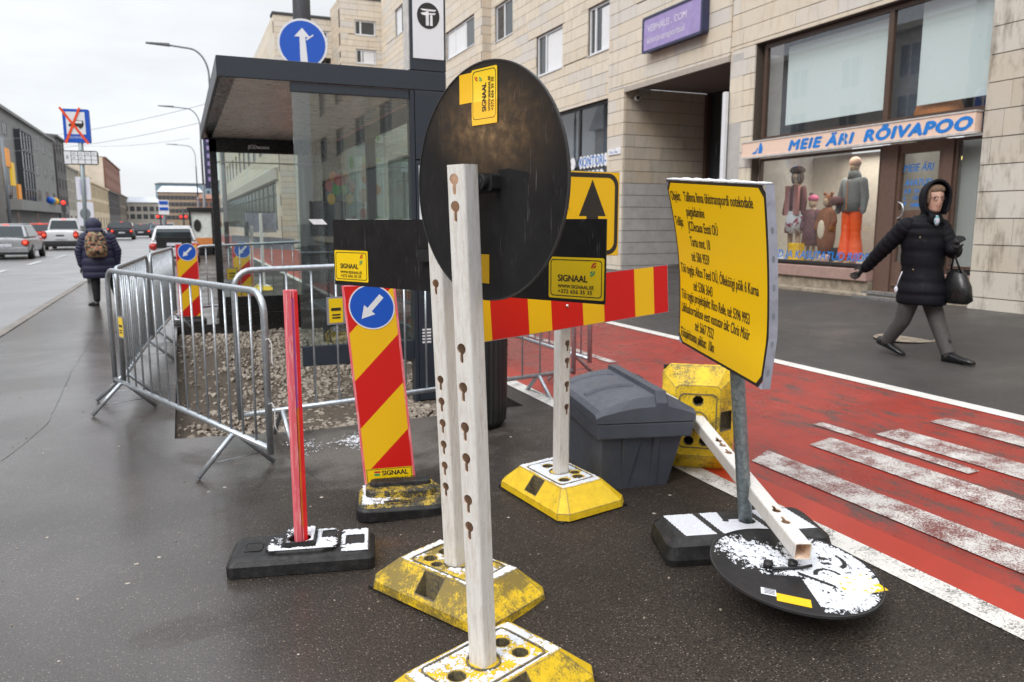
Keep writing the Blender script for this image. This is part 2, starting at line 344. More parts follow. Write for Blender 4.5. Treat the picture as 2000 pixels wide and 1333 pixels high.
# ------------------------------------------------------------------ mesh helpers
class MB:
    def __init__(s): s.v = []; s.f = []; s.mi = []; s.cur = 0; s.sm = []; s.smooth = False
    def mat(s, i): s.cur = i; return s
    def add(s, vs, fs):
        b = len(s.v); s.v += [V(p) for p in vs]
        for f in fs: s.f.append([i + b for i in f]); s.mi.append(s.cur); s.sm.append(s.smooth)
        return s
    def box(s, c, d, m=None):
        x, y, z = d[0] / 2, d[1] / 2, d[2] / 2
        P = [V((a, b, e)) for a in (-x, x) for b in (-y, y) for e in (-z, z)]
        if m is not None: P = [m @ p for p in P]
        P = [p + V(c) for p in P]
        return s.add(P, [(0, 1, 3, 2), (4, 6, 7, 5), (0, 4, 5, 1), (2, 3, 7, 6), (0, 2, 6, 4), (1, 5, 7, 3)])
    def b2(s, a, b):
        return s.box([(a[i] + b[i]) / 2 for i in range(3)], [abs(b[i] - a[i]) for i in range(3)])
    def quad(s, a, b, c, d): return s.add([a, b, c, d], [(0, 1, 2, 3)])
    def frust(s, pts0, pts1, cap=True):
        n = len(pts0); f = [(i, (i + 1) % n, n + (i + 1) % n, n + i) for i in range(n)]
        if cap: f += [tuple(range(n - 1, -1, -1)), tuple(range(n, 2 * n))]
        return s.add(list(pts0) + list(pts1), f)
    def rings(s, rs, cap=True, closed=False):
        n = len(rs[0]); vs = [p for r in rs for p in r]; f = []
        for k in range(len(rs) - 1 + (1 if closed else 0)):
            a = k * n; b = ((k + 1) % len(rs)) * n
            f += [(a + i, a + (i + 1) % n, b + (i + 1) % n, b + i) for i in range(n)]
        if cap and not closed: f += [tuple(range(n - 1, -1, -1)), tuple(range((len(rs) - 1) * n, len(rs) * n))]
        return s.add(vs, f)
    def tube(s, path, r, n=10, cap=True, flat=1.0, ref=(0, 0, 1)):
        path = [V(p) for p in path]; rr = r if isinstance(r, (list, tuple)) else [r] * len(path)
        old = s.smooth; s.smooth = True; rs = []; up = V(ref)
        for i, p in enumerate(path):
            t = (path[min(i + 1, len(path) - 1)] - path[max(i - 1, 0)]).normalized()
            u = up - t * up.dot(t)
            if u.length < .05: u = V((1, 0, 0)) - t * t.x if abs(t.x) < .9 else V((0, 1, 0)) - t * t.y
            u.normalize(); w = t.cross(u); up = u
            rs.append([p + rr[i] * (math.cos(2 * math.pi * k / n) * u * flat + math.sin(2 * math.pi * k / n) * w) for k in range(n)])
        s.rings(rs, cap); s.smooth = old; return s
    def lathe(s, c, prof, n=24, axis=None):
        old = s.smooth; s.smooth = True
        rs = [[V(c) + V((r * math.cos(2 * math.pi * k / n), r * math.sin(2 * math.pi * k / n), z)) for k in range(n)] for r, z in prof]
        s.rings(rs); s.smooth = old; return s
    def ball(s, c, r, n=12, m=8, rot=None):
        r = V(r) if not isinstance(r, (int, float)) else V((r, r, r)); old = s.smooth; s.smooth = True; rs = []
        for j in range(m + 1):
            a = math.pi * (j / m) * .996 + .006; ring = []
            for k in range(n):
                p = V((r.x * math.sin(a) * math.cos(2 * math.pi * k / n), r.y * math.sin(a) * math.sin(2 * math.pi * k / n), -r.z * math.cos(a)))
                if rot is not None: p = rot @ p
                ring.append(V(c) + p)
            rs.append(ring)
        s.rings(rs); s.smooth = old; return s
    def sheet(s, outer, holes, fr):
        """flat polygon with holes; fr maps (u, v) to a point"""
        loops = [[V((p[0], p[1], 0)) for p in outer]] + [[V((p[0], p[1], 0)) for p in h] for h in holes]
        flat = [p for lp in loops for p in lp]; tr = tessellate_polygon(loops)
        return s.add([fr(p.x, p.y, 0) for p in flat], [tuple(t) for t in tr])
    def plate(s, outer, holes, fr, t, side_mi=None, back_mi=None):
        """front at w = 0, back at w = -t, fr(u, v, w)"""
        loops = [[V((p[0], p[1], 0)) for p in outer]] + [[V((p[0], p[1], 0)) for p in h] for h in holes]
        flat = [p for lp in loops for p in lp]; tr = [tuple(x) for x in tessellate_polygon(loops)]
        s.add([fr(p.x, p.y, 0) for p in flat], tr)
        c = s.cur
        if back_mi is not None: s.cur = back_mi
        s.add([fr(p.x, p.y, -t) for p in flat], [x[::-1] for x in tr])
        if side_mi is not None: s.cur = side_mi
        for lp in loops:
            n = len(lp)
            s.add([fr(p.x, p.y, 0) for p in lp] + [fr(p.x, p.y, -t) for p in lp], [(i, (i + 1) % n, n + (i + 1) % n, n + i) for i in range(n)])
        s.cur = c; return s
    def build(s, name, mats, parent=None, world=True, bev=0, **props):
        if parent is not None and parent.parent is not None and parent.parent.parent is not None: parent = parent.parent
        me = bpy.data.meshes.new(name)
        vs = s.v
        if parent is not None and world:
            inv = parent.matrix_basis.inverted(); vs = [inv @ p for p in vs]
            pp = parent.parent
            if pp is not None: inv2 = parent.matrix_basis.inverted() @ pp.matrix_basis.inverted(); vs = [inv2 @ p for p in s.v]
        me.from_pydata([tuple(p) for p in vs], [], s.f)
        if not isinstance(mats, (list, tuple)): mats = [mats]
        for mm in mats: me.materials.append(M(mm) if isinstance(mm, str) else mm)
        me.polygons.foreach_set('material_index', s.mi); me.polygons.foreach_set('use_smooth', s.sm); me.update()
        bm = bmesh.new(); bm.from_mesh(me); bmesh.ops.recalc_face_normals(bm, faces=bm.faces); bm.to_mesh(me); bm.free()
        o = bpy.data.objects.new(name, me); COL.objects.link(o)
        if parent is not None: o.parent = parent
        if bev:
            b = o.modifiers.new('bevel', 'BEVEL'); b.width = bev; b.segments = 2; b.limit_method = 'ANGLE'; b.angle_limit = R(35); b.harden_normals = False
        for k, v in props.items(): o[k] = v
        return o
def root(name, label, cat, loc=(0, 0, 0), rz=0, group=None, mat=None):
    o = bpy.data.objects.new(name, None); COL.objects.link(o); o.empty_display_size = .1
    o.matrix_basis = mat if mat is not None else Matrix.Translation(V(loc)) @ Matrix.Rotation(rz, 4, 'Z')
    o['label'] = label; o['category'] = cat
    if group: o['group'] = group
    return o
def tag(o, label, cat, group=None):
    o['label'] = label; o['category'] = cat
    if group: o['group'] = group
    return o
def struct(o): o['kind'] = 'structure'; return o
def copy_tree(o, parent=None):
    c = o.copy(); COL.objects.link(c); c.parent = parent
    for ch in list(o.children): copy_tree(ch, c)
    return c
def frame(o, u, v):
    """orthonormal frame; w = u x v"""
    o = V(o); u = V(u).normalized(); v = V(v); v = (v - u * v.dot(u)).normalized(); w = u.cross(v)
    return lambda a, b, c=0: o + u * a + v * b + w * c
def obl(o, u, v, w):
    o = V(o); u = V(u); v = V(v); w = V(w)
    return lambda a, b, c=0: o + u * a + v * b + w * c
def fz(base, dz): return lambda a, b, c=0: base(a, b, c + dz)
def rect(a, b, c, d): return [(a, b), (c, b), (c, d), (a, d)]
def circ(cx, cy, r, n=32, r2=None, rot=0):
    r2 = r2 or r; o = []
    for k in range(n):
        t = 2 * math.pi * k / n; x, y = r * math.cos(t), r2 * math.sin(t)
        o.append((cx + x * math.cos(rot) - y * math.sin(rot), cy + x * math.sin(rot) + y * math.cos(rot)))
    return o
def rrect(a, b, c, d, r, n=5):
    P = []
    for cx, cy, s in ((c - r, d - r, 0), (a + r, d - r, 90), (a + r, b + r, 180), (c - r, b + r, 270)):
        for k in range(n + 1):
            t = R(s + 90 * k / n); P.append((cx + r * math.cos(t), cy + r * math.sin(t)))
    return P
def clip(poly, a, b, c):
    """keep a*x+b*y+c >= 0"""
    o = []
    for i in range(len(poly)):
        p, q = poly[i], poly[(i + 1) % len(poly)]; dp = a * p[0] + b * p[1] + c; dq = a * q[0] + b * q[1] + c
        if dp >= 0: o.append(p)
        if (dp >= 0) != (dq >= 0):
            t = dp / (dp - dq); o.append((p[0] + t * (q[0] - p[0]), p[1] + t * (q[1] - p[1])))
    return o
_tc = {}
def text(mb, s, fr, x, y, h, sx=1., align='LEFT', bold=0., shear=0., w=.0012, spacing=1.):
    """lay the outline of s as flat faces; h = cap height"""
    key = (s, align, shear, spacing)
    if key not in _tc:
        cu = bpy.data.curves.new('t', 'FONT'); cu.body = s; cu.size = 1.0; cu.align_x = align; cu.shear = shear; cu.space_character = spacing
        cu.resolution_u = 3; cu.fill_mode = 'FRONT'
        ob = bpy.data.objects.new('t', cu); COL.objects.link(ob)
        dg = bpy.context.evaluated_depsgraph_get(); me = ob.evaluated_get(dg).to_mesh()
        _tc[key] = ([tuple(v.co) for v in me.vertices], [tuple(p.vertices) for p in me.polygons])
        ob.evaluated_get(dg).to_mesh_clear(); bpy.data.objects.remove(ob); bpy.data.curves.remove(cu)
    vs, fs = _tc[key]; k = h / .70
    for i, (ox, oy) in enumerate([(0, 0)] if not bold else [(0, 0), (bold, 0), (-bold, 0), (0, bold * .7), (0, -bold * .7)]):
        mb.add([fr(x + ox + p[0] * k * sx, y + oy + p[1] * k, w + i * .00008) for p in vs], fs)
    return mb
def snow_patch(name, parent, fr, u0, u1, v0, v1, cell, fn, hgt=.004, base=0.0, grain=.55):
    """ragged sheet of snow: real cells where fn > 0"""
    nu = int((u1 - u0) / cell); nv = int((v1 - v0) / cell); idx = {}; mb = MB(); mb.smooth = True
    def val(i, j):
        u = u0 + (i + .5) * cell; v = v0 + (j + .5) * cell
        return fn(u, v) + noise.noise(V((u * 55, v * 55, 3.1))) * grain + noise.noise(V((u * 190, v * 190, 1.7))) * grain + noise.noise(V((u * 20, v * 20, 9.2))) * .3 + min(0, (min(u - u0, u1 - u, v - v0, v1 - v) - .012) * 45)
    on = {(i, j) for i in range(nu) for j in range(nv) if val(i, j) > 0}
    def vert(i, j):
        if (i, j) not in idx:
            full = all((i - a, j - b) in on for a in (0, 1) for b in (0, 1))
            u = u0 + i * cell; v = v0 + j * cell
            h = base + (hgt * (.55 + .9 * abs(noise.noise(V((u * 90, v * 90, 0))))) if full else .0006)
            idx[(i, j)] = len(mb.v); mb.v.append(V(fr(u, v, h)))
        return idx[(i, j)]
    for (i, j) in on:
        mb.f.append([vert(i, j), vert(i + 1, j), vert(i + 1, j + 1), vert(i, j + 1)]); mb.mi.append(0); mb.sm.append(True)
    if not mb.f: return None
    return mb.build(name, 'snow', parent, kind='stuff')
def G(x): return 0. if x < .8 else (x - .8) * .055
def keyhole(cx, cy, s=1., down=1):
    P = []
    for k in range(15):
        t = R(-68 + (316) * k / 14); P.append((cx + .0165 * s * math.cos(t), cy + .0165 * s * math.sin(t)))
    # circle opened at the bottom, slot goes down
    P = [(cx + .0165 * s * math.sin(R(22 + 316 * k / 14)), cy - down * .0165 * s * math.cos(R(22 + 316 * k / 14))) for k in range(15)]
    P += [(cx - .006 * s, cy - down * .038 * s), (cx - .003 * s, cy - down * .042 * s), (cx + .003 * s, cy - down * .042 * s), (cx + .006 * s, cy - down * .038 * s)]
    return P
# ================================================================== GROUND
def gquad(mb, pts, dz=0.):
    mb.add([V((x, y, G(x) + dz)) for x, y in pts], [tuple(range(len(pts)))])
mb = MB()
gquad(mb, [(-2.25, -5), (-.12, -5), (-.12, 36), (-.9, 26), (-2.25, 22)])
gquad(mb, [(-.12, -5), (.8, -5), (.8, 5.58), (-.12, 5.72)])
gquad(mb, [(.8, -5), (2.6, -5), (2.6, 5.30), (2.38, 5.33), (.8, 5.58)])
gquad(mb, [(2.38, 5.33), (2.6, 5.30), (2.6, 12.05), (2.38, 12.05)])
gquad(mb, [(-.12, 12.05), (.8, 12.05), (.8, 36), (-.12, 36)])
gquad(mb, [(.8, 12.05), (2.6, 12.05), (2.6, 60), (.8, 60)])
struct(mb.build('pavement', 'asphalt_pavement'))
mb = MB(); gquad(mb, [(2.6, -5), (5.0, -5), (5.0, 90), (2.6, 90)]); struct(mb.build('bike_lane', 'red_lane_paint'))
mb = MB(); gquad(mb, [(5.0, -5), (9.6, -5), (9.6, 90), (5.0, 90)])
gquad(mb, [(9.6, -5), (40, -5), (40, 90), (9.6, 90)]); struct(mb.build('sidewalk', 'asphalt_sidewalk'))
mb = MB(); mb.add([V((-500, -60, -.06)), V((-2.25, -60, -.06)), V((-2.25, 900, -.06)), V((-500, 900, -.06)), V((-2.25, 20, -.06)), V((2.6, 20, -.06)), V((2.6, 900, -.06))], [(0, 1, 4, 2, 3), (4, 5, 6, 2)])
struct(mb.build('road', 'asphalt_road'))
mb = MB(); mb.add([V((-1500, -800, -.4)), V((1500, -800, -.4)), V((1500, 2500, -.4)), V((-1500, 2500, -.4))], [(0, 1, 2, 3)])
struct(mb.build('ground', 'asphalt_road'))
mb = MB(); mb.b2((-19.2, 40, -.06), (-15, 700, .08)); struct(mb.build('far_sidewalk', 'asphalt_sidewalk'))
# kerb: single stones
kr = bpy.data.objects.new('kerb', None); COL.objects.link(kr); kr['kind'] = 'structure'
kme = None
for i in range(24):
    y = -1 + i * 1.0
    if kme is None:
        b = MB(); b.box((0, 0, 0), (.145, .985, .2)); ko = b.build('kerb_stone', 'kerb_stone', kr, world=False, bev=.008); kme = ko.data
    else:
        ko = ko.copy(); COL.objects.link(ko)
    ko.location = (-2.325 + random.uniform(-.004, .004), y, -.10 + random.uniform(-.004, .004) + .012); ko.rotation_euler = (0, R(-3), random.uniform(-.004, .004))
# pit with gravel
mb = MB(); dz = -.13
mb.add([V((-.12, 5.72, dz + .07)), V((2.38, 5.33, dz + .10)), V((2.38, 6.6, dz + .04)), V((2.38, 12.05, dz)), V((-.12, 12.05, dz)), V((-.12, 6.7, dz))], [(0, 1, 2, 5), (5, 2, 3, 4)])
struct(mb.build('gravel_bed', 'gravel_soil'))
mb = MB()
mb.add([V((-.12, 5.72, 0)), V((-.12, 12.05, 0)), V((-.12, 12.05, -.2)), V((-.12, 5.72, -.2))], [(0, 1, 2, 3)])
mb.add([V((-.12, 12.05, 0)), V((2.38, 12.05, G(2.38))), V((2.38, 12.05, -.2)), V((-.12, 12.05, -.2))], [(0, 1, 2, 3)])
mb.add([V((2.38, 12.05, G(2.38))), V((2.38, 5.33, G(2.38))), V((2.38, 5.33, -.2)), V((2.38, 12.05, -.2))], [(0, 1, 2, 3)])
mb.add([V((-.12, 5.72, 0)), V((.8, 5.58, 0)), V((2.38, 5.33, G(2.38))), V((2.38, 5.33, -.2)), V((-.12, 5.72, -.2))], [(0, 1, 2, 3, 4)])
struct(mb.build('pit_edge', 'cut_asphalt'))
mb = MB(); rg = random.Random(3)
for i in range(15000):
    x = rg.uniform(-.1, 2.36); y = 5.45 + 6.5 * rg.random() ** 1.25
    fy = 5.72 - (x + .12) * .156
    if y < fy - .02: continue
    if rg.random() < min(.93, max(0, 1.15 - x * .85 + noise.noise(V((x * 2.4, y * 1.4, 0))) * .9 - (.5 if y > 10.5 else 0))): continue
    s = rg.uniform(.009, .026) * (1 if rg.random() < .9 else 1.7); z = -.13 + .09 * max(0, 1 - (y - fy) / 1.0) + (.06 * max(0, noise.noise(V((x * 1.3, y * .9, 5)))) ) + s * .35
    pts = []
    for k in range(6):
        a = math.pi * 2 * (k % 3) / 3 + (k // 3) * .9; rr = s * rg.uniform(.75, 1.15)
        pts.append(V((x + rr * math.cos(a), y + rr * math.sin(a), z + (s * .45 if k // 3 else -s * .35) * rg.uniform(.8, 1.2))))
    pts.append(V((x, y, z + s * rg.uniform(.6, .85))))
    mb.add(pts, [(0, 1, 4, 3), (1, 2, 5, 4), (2, 0, 3, 5), (3, 4, 6), (4, 5, 6), (5, 3, 6)])
o = mb.build('gravel', 'gravel_stone', kind='stuff')
mb = MB()
for i in range(420):
    x = rg.uniform(-2.2, 2.5); y = rg.uniform(1.3, 9)
    if x > -.15 and y > 5.2: continue
    if rg.random() < .5 and noise.noise(V((x, y, 0))) < 0: continue
    s = rg.uniform(.0018, .005)
    mb.box((x, y, G(x) + s * .3), (s * 2, s * 1.5, s), Matrix.Rotation(rg.random() * 3, 3, 'Z'))
mb.build('scattered_grit', 'gravel_stone', kind='stuff')
mb = MB()
for i in range(46):
    x = rg.uniform(-1.8, 2.4); y = rg.uniform(1.6, 6.5)
    if x > -.15 and y > 5.2: continue
    mb.plate(circ(0, 0, rg.uniform(.004, .011), 9, rg.uniform(.004, .011)), [], lambda a, b, c=0: V((x + a, y + b, G(x) + .0012 + c)), .001)
mb.build('trodden_gum_spots', 'concrete_trim', kind='stuff')
for k, pts in enumerate(([(.55, 5.0), (.72, 4.1), (.80, 3.2), (.84, 2.5), (.80, 1.6), (.78, .6)], [(-1.15, 12), (-1.1, 9), (-1.0, 6.5), (-1.32, 4.3), (-1.5, 2.5)])):
    mb = MB(); L1 = []; L2 = []
    for a, b in zip(pts[:-1], pts[1:]):
        for q in range(14):
            t = q / 14; x = a[0] + (b[0] - a[0]) * t; y = a[1] + (b[1] - a[1]) * t; w_ = .0010 + .0026 * abs(noise.noise(V((x * 9, y * 9, k)))); j = .014 * noise.noise(V((x * 5, y * 5, k + 3)))
            nx_, ny_ = -(b[1] - a[1]), b[0] - a[0]; ln = math.hypot(nx_, ny_); nx_ /= ln; ny_ /= ln
            L1.append(V((x + nx_ * (j + w_), y + ny_ * (j + w_), G(x) + .0012))); L2.append(V((x + nx_ * (j - w_), y + ny_ * (j - w_), G(x) + .0012)))
    n_ = len(L1); mb.add(L1 + L2, [(i, i + 1, n_ + i + 1, n_ + i) for i in range(n_ - 1)]); struct(mb.build('pavement_seam', 'cut_asphalt'))
# fallen snow grains by the gravel
fr = obl((0, 0, .001), (1, 0, 0), (0, 1, 0), (0, 0, 1))
def sn(u, v):
    d = ((u - .95) / .42) ** 2 + ((v - 5.15 + (u - .95) * .15) / .26) ** 2
    return (.22 - d * .55) + noise.noise(V((u * 4, v * 4, 7))) * .6 - .30
snow_patch('snow_residue', None, lambda a, b, c: V((a, b, G(a) + .001 + c * .4)), .35, 1.6, 4.7, 5.55, .009, sn, .003)
# painted lines (4 mm steps)
mb = MB(); gquad(mb, [(2.55, -5), (2.67, -5), (2.67, 60), (2.55, 60)], .004); struct(mb.build('lane_line', 'worn_white_line'))
mb = MB(); gquad(mb, [(2.67, -5), (2.84, -5), (2.84, 60), (2.67, 60)], .004); struct(mb.build('lane_edge_band', 'red_lane_edge_paint'))
mb = MB(); gquad(mb, [(4.93, -5), (5.05, -5), (5.05, 90), (4.93, 90)], .004); struct(mb.build('lane_line', 'white_line'))
for (x0, x1, y0, y1, sk) in [(2.985, 3.19, -3, 3.47, .05), (3.47, 3.685, -3, 3.49, .02), (3.80, 3.885, 2.67, 3.78, 0), (3.955, 4.175, -3, 3.42, .0), (4.45, 4.62, -3, 3.43, 0)]:
    mb = MB(); gquad(mb, [(x0, y0), (x1, y0), (x1, y1 + sk), (x0, y1 - sk)], .006); o = struct(mb.build('crossing_stripe', 'worn_white_crossing'))
for (x0, x1, y0, y1) in [(3.05, 3.13, 8.6, 9.6), (3.72, 3.80, 6.3, 8.3), (4.0, 4.08, 12, 15)]:
    mb = MB(); gquad(mb, [(x0, y0), (x1, y0), (x1, y1), (x0, y1)], .006); struct(mb.build('lane_mark', 'worn_white_crossing'))
for (x, y0, y1) in [(-5.3, 26, 29.6), (-5.2, 33, 36), (-5.05, 38.5, 42), (-4.9, 46, 50), (-4.7, 55, 60)]:
    mb = MB(); mb.add([V((x - .07, y0, -.045)), V((x + .07, y0, -.045)), V((x + .07, y1, -.045)), V((x - .07, y1, -.045))], [(0, 1, 2, 3)]); struct(mb.build('road_marking', 'lane_dash_white'))
# manhole on the sidewalk
mb = MB(); mb.lathe((6.75, 5.55, G(6.75) + .001), [(.30, 0), (.30, .006), (.26, .008), (.25, .004), (0.001, .005)], 28)
struct(mb.build('manhole_cover', 'rubble_base'))

# ================================================================== NEAR BUILDING
bld = root('apartment_building', 'long pale limestone-clad building with shops at street level along the right side', 'building', (9, 12, .5))
ucube = None; nst = 0; STB = {'limestone': MB(), 'limestone_pier': MB(), 'limestone_passage': MB(), 'limestone_painted': MB()}
pending = []
def sub_rect(r, h):
    a, b, c, d = r; e, f, g, i = h
    if e >= c or g <= a or f >= d or i <= b: return [r]
    o = []
    if b < f: o.append((a, b, c, f))
    if i < d: o.append((a, i, c, d))
    y0, y1 = max(b, f), min(d, i)
    if a < e: o.append((a, y0, e, y1))
    if g < c: o.append((g, y0, c, y1))
    return o
def cladding(fr, r, holes, ch, lo, hi, mat, z0=0., seed=1, gap=.011, vgap=.005, t=.03):
    rg = random.Random(seed); z = z0
    while z < r[3]:
        u = r[0] - rg.uniform(0, lo)
        while u < r[2]:
            L = rg.uniform(lo, hi); rr = [(max(u, r[0]), max(z, r[1]), min(u + L, r[2]), min(z + ch, r[3]))]
            if rr[0][2] - rr[0][0] > .02 and rr[0][3] - rr[0][1] > .02:
                for h in holes: rr = [q for x in rr for q in sub_rect(x, h)]
                pr = rg.uniform(-.0025, .0025)
                for a, b, c, d in rr:
                    if c - a < .03 or d - b < .03: continue
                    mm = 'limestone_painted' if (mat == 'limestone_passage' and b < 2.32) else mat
                    pending.append((fr, a + vgap / 2, b + gap / 2, c - vgap / 2, d - gap / 2, pr, t, mm))
            u += L
        z += ch
def facade(fr, r, holes, ch, lo, hi, mat, z0=0., seed=1, t=.3, ins=0.):
    mb = MB(); bk = fz(fr, -.03)
    mb.plate(rect(r[0] + ins, r[1], r[2], r[3]), [rect(*h) for h in holes], bk, t)
    mb.build('wall', 'joint_dark', bld)
    cladding(fr, r, holes, ch, lo, hi, mat, z0, seed)
def XF(X): return lambda u, v, w=0: V((X - w, u, v))      # street-facing plane: u = y, v = z, outward = -x
def YF(Y): return lambda u, v, w=0: V((u, Y - w, v))      # plane facing the camera
# pier right of the shop
facade(XF(8.93), (2.6, .1, 6.5, 9.5), [], .3175, .9, 1.35, 'limestone_pier', .275, 4)
facade(YF(6.5), (0, 0, .01, .01), [], .3, 1, 1, 'limestone_pier')
# shop front bay
SH = (6.505, .44, 10.71, 4.43)
facade(XF(9.0), (6.505, .3, 11.33, 9.5), [SH], .2585, .75, 1.25, 'limestone', .36, 11)
# bay with passage
facade(XF(8.97), (11.332, .3, 15.5, 9.5), [(11.34, .0, 14.82, 4.36), (11.45, 5.95, 13.6, 7.4)], .2585, .8, 1.4, 'limestone', .28, 12)
# passage inside
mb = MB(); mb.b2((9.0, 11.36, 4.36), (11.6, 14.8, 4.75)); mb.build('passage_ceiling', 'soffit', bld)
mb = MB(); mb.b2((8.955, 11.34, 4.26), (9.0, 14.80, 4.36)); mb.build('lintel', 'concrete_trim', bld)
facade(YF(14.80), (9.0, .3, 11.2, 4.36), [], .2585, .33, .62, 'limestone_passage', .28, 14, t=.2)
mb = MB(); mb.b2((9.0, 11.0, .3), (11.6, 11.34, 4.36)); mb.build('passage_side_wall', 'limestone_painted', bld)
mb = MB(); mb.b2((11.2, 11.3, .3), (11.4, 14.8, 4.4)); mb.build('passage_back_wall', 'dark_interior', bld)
mb = MB(); mb.b2((11.05, 14.66, .4), (11.16, 14.76, 4.34)); mb.b2((11.1, 11.4, 1.2), (11.16, 14.7, 1.3)); mb.b2((11.1, 13.0, .4), (11.16, 13.08, 4.34)); d = mb.build('passage_door', 'brown_frame', bld)
mb = MB(); mb.b2((11.165, 11.4, .4), (11.175, 14.7, 4.34)); mb.build('pane', 'window_dark_glass', d)
mb = MB()
for y, z, r_ in ((14.1, 3.1, .13), (13.75, 3.35, .10), (13.5, 3.6, .12)):
    pts = [V((11.0, y + r_ * math.cos(t * math.pi / 8), z + r_ * 1.2 * math.sin(t * math.pi / 8))) for t in range(17)]
    mb.tube(pts, .018, 6, False)
mb.build('lettering', 'window_dark_glass', d)
mb = MB(); mb.b2((8.9, 11.30, .48), (8.96, 11.39, 3.75)); mb.build('downpipe', 'white_frame', bld)
# the same terrace carries on behind the viewer
BK = [(-40 + 5.5 * k, z, -37.8 + 5.5 * k, z + 1.5) for k in range(7) for z in (5.4, 8.3)]
facade(XF(8.93), (-44, .0, 2.6, 11.5), BK + [(-40, .9, -4, 4.2)], .52, 1.6, 2.6, 'limestone', .2, 41)
# small gap strip between bays, recessed wall beyond
def wins_for(y0, y1, z0, z1): return (y0, z0, y1, z1)
W2 = [wins_for(18.37, 19.97, 5.43, 6.5), wins_for(15.7, 17.04, 5.43, 6.53), wins_for(21.6, 23.0, 6.95, 8.0), wins_for(18.37, 19.97, 8.2, 9.3)]
SW = (15.62, 1.0, 23.0, 4.33)
facade(XF(9.27), (15.5, .3, 23.6, 12.3), W2 + [SW], .2585, .8, 1.4, 'limestone', .28, 15)
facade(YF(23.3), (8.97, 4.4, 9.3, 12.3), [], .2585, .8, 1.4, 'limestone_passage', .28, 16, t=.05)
W3 = [wins_for(23.98, 26.85, 7.1, 8.03), wins_for(29.0, 31.4, 7.1, 8.1), wins_for(23.98, 26.85, 9.8, 10.8), wins_for(31.9, 33.6, 9.3, 10.4), wins_for(31.9, 33.6, 6.9, 7.8)]
facade(XF(8.97), (23.3, .3, 36, 12.3), W3 + [(23.6, 1.0, 35.5, 4.3)], .2585, .8, 1.5, 'limestone', .28, 17, ins=.036)
# wing across the end of the view
WE = [(7.77, 9.75, 8.72, 10.62), (7.8, 8.5, 8.72, 9.25), (7.2, .9, 8.95, 5.75)]
WE = [(7.75, 9.82, 8.70, 10.46), (7.78, 8.60, 8.70, 9.22), (7.2, .9, 8.93, 5.7)]
facade(YF(36), (7.1, .2, 9.3, 11.35), WE, .2585, .9, 1.5, 'limestone', .28, 18)
WF = [(6.65, 10.05, 8.0, 10.9), (5.3, 10.75, 7.0, 11.1), (6.55, 8.6, 8.25, 9.7)]
WF = [(6.6, 10.55, 8.05 - .4, 11.25 - .1), (6.4, 8.5, 7.95, 9.85)]
WF = [(6.45, 10.1, 7.95, 11.0)]
facade(YF(38.2), (4.5, .2, 7.1, 10.9), [(5.55, 9.75, 6.95, 10.35), (5.9, 8.05, 7.05, 9.15)], .2585, .9, 1.5, 'limestone', .28, 19)
facade(XF(7.1), (36, .2, 38.3, 11.35), [], .2585, .9, 1.5, 'limestone_passage', .28, 20, t=.1, ins=.036)
mb = MB(); mb.b2((7.08, 35.97, 11.35), (9.6, 36.5, 11.47)); mb.b2((4.45, 38.15, 10.9), (7.2, 39, 11.0)); mb.build('roof_edge', 'roof_dark', bld)
# wing along the street
facade(XF(4.5), (38.2, .2, 95, 10.9), [(40, 1.1, 92, 3.5)] + [(42 + 4 * k, 5.2, 43.8 + 4 * k, 6.7) for k in range(12)] + [(42 + 4 * k, 8.0, 43.8 + 4 * k, 9.4) for k in range(12)], .52, 2.5, 4, 'limestone', .2, 21, ins=.036)
BKDEF = 1
# windows ------------------------------------------------------------
def window(fr, r, depth, mats=('white_frame', 'window_dark_glass'), mull=(), trans=(), fw=.06, curtain=None, sill=True, name='window', parent=None):
    a, b, c, d = r; mb = MB(); f = fz(fr, -depth)
    hs = []; xs = [a + fw] + [x for m_ in mull for x in (m_ - fw * .6, m_ + fw * .6)] + [c - fw]; zs = [b + fw] + [x for m_ in trans for x in (m_ - fw * .5, m_ + fw * .5)] + [d - fw]
    for i in range(0, len(xs), 2):
        for j in range(0, len(zs), 2): hs.append(rect(xs[i], zs[j], xs[i + 1], zs[j + 1]))
    mb.plate(rect(a + .003, b + .003, c - .003, d - .003), hs, f, .06)
    if sill: 
        g = fz(fr, .02); mb.add([g(a, b, 0), g(c, b, 0), g(c, b, -depth - .02), g(a, b, -depth - .02), g(a, b - .02, 0), g(c, b - .02, 0)], [(0, 1, 2, 3), (0, 1, 5, 4)])
    w = mb.build(name, mats[0], parent or bld)
    p = MB(); p.sheet(rect(a + .02, b + .02, c - .02, d - .02), [], fz(f, -.03)); p.build('pane', mats[1], w)
    if curtain:
        p = MB(); p.sheet(rect(*curtain), [], fz(f, -.022)); p.build('curtain', 'curtain_white', w)
    return w
window(XF(9.27), W2[0], .06, mull=[19.45], curtain=(18.45, 5.5, 19.38, 6.42))
window(XF(9.27), W2[1], .06, mull=[16.75], curtain=(15.8, 5.5, 16.5, 6.42))
window(XF(9.27), W2[2], .06, mull=[22.35])
window(XF(9.27), W2[3], .06, mull=[19.45])
for k, w_ in enumerate(W3): window(XF(8.97), w_, .06, mull=[w_[0] + (w_[2] - w_[0]) * .35, w_[0] + (w_[2] - w_[0]) * .7], curtain=(w_[0] + .9, w_[1] + .06, w_[2] - .1, w_[3] - .06) if k in (0, 3, 4) else None)
window(YF(36), WE[0], .05, mull=[8.02]); window(YF(36), WE[1], .05, mull=[8.04], curtain=(8.12, 8.66, 8.62, 9.16))
window(YF(38.2), (5.55, 9.75, 6.95, 10.35), .05, mull=[5.95, 6.28, 6.6]); window(YF(38.2), (5.9, 8.05, 7.05, 9.15), .12, ('brown_frame', 'dark_interior'), mull=[6.2, 6.5, 6.8])
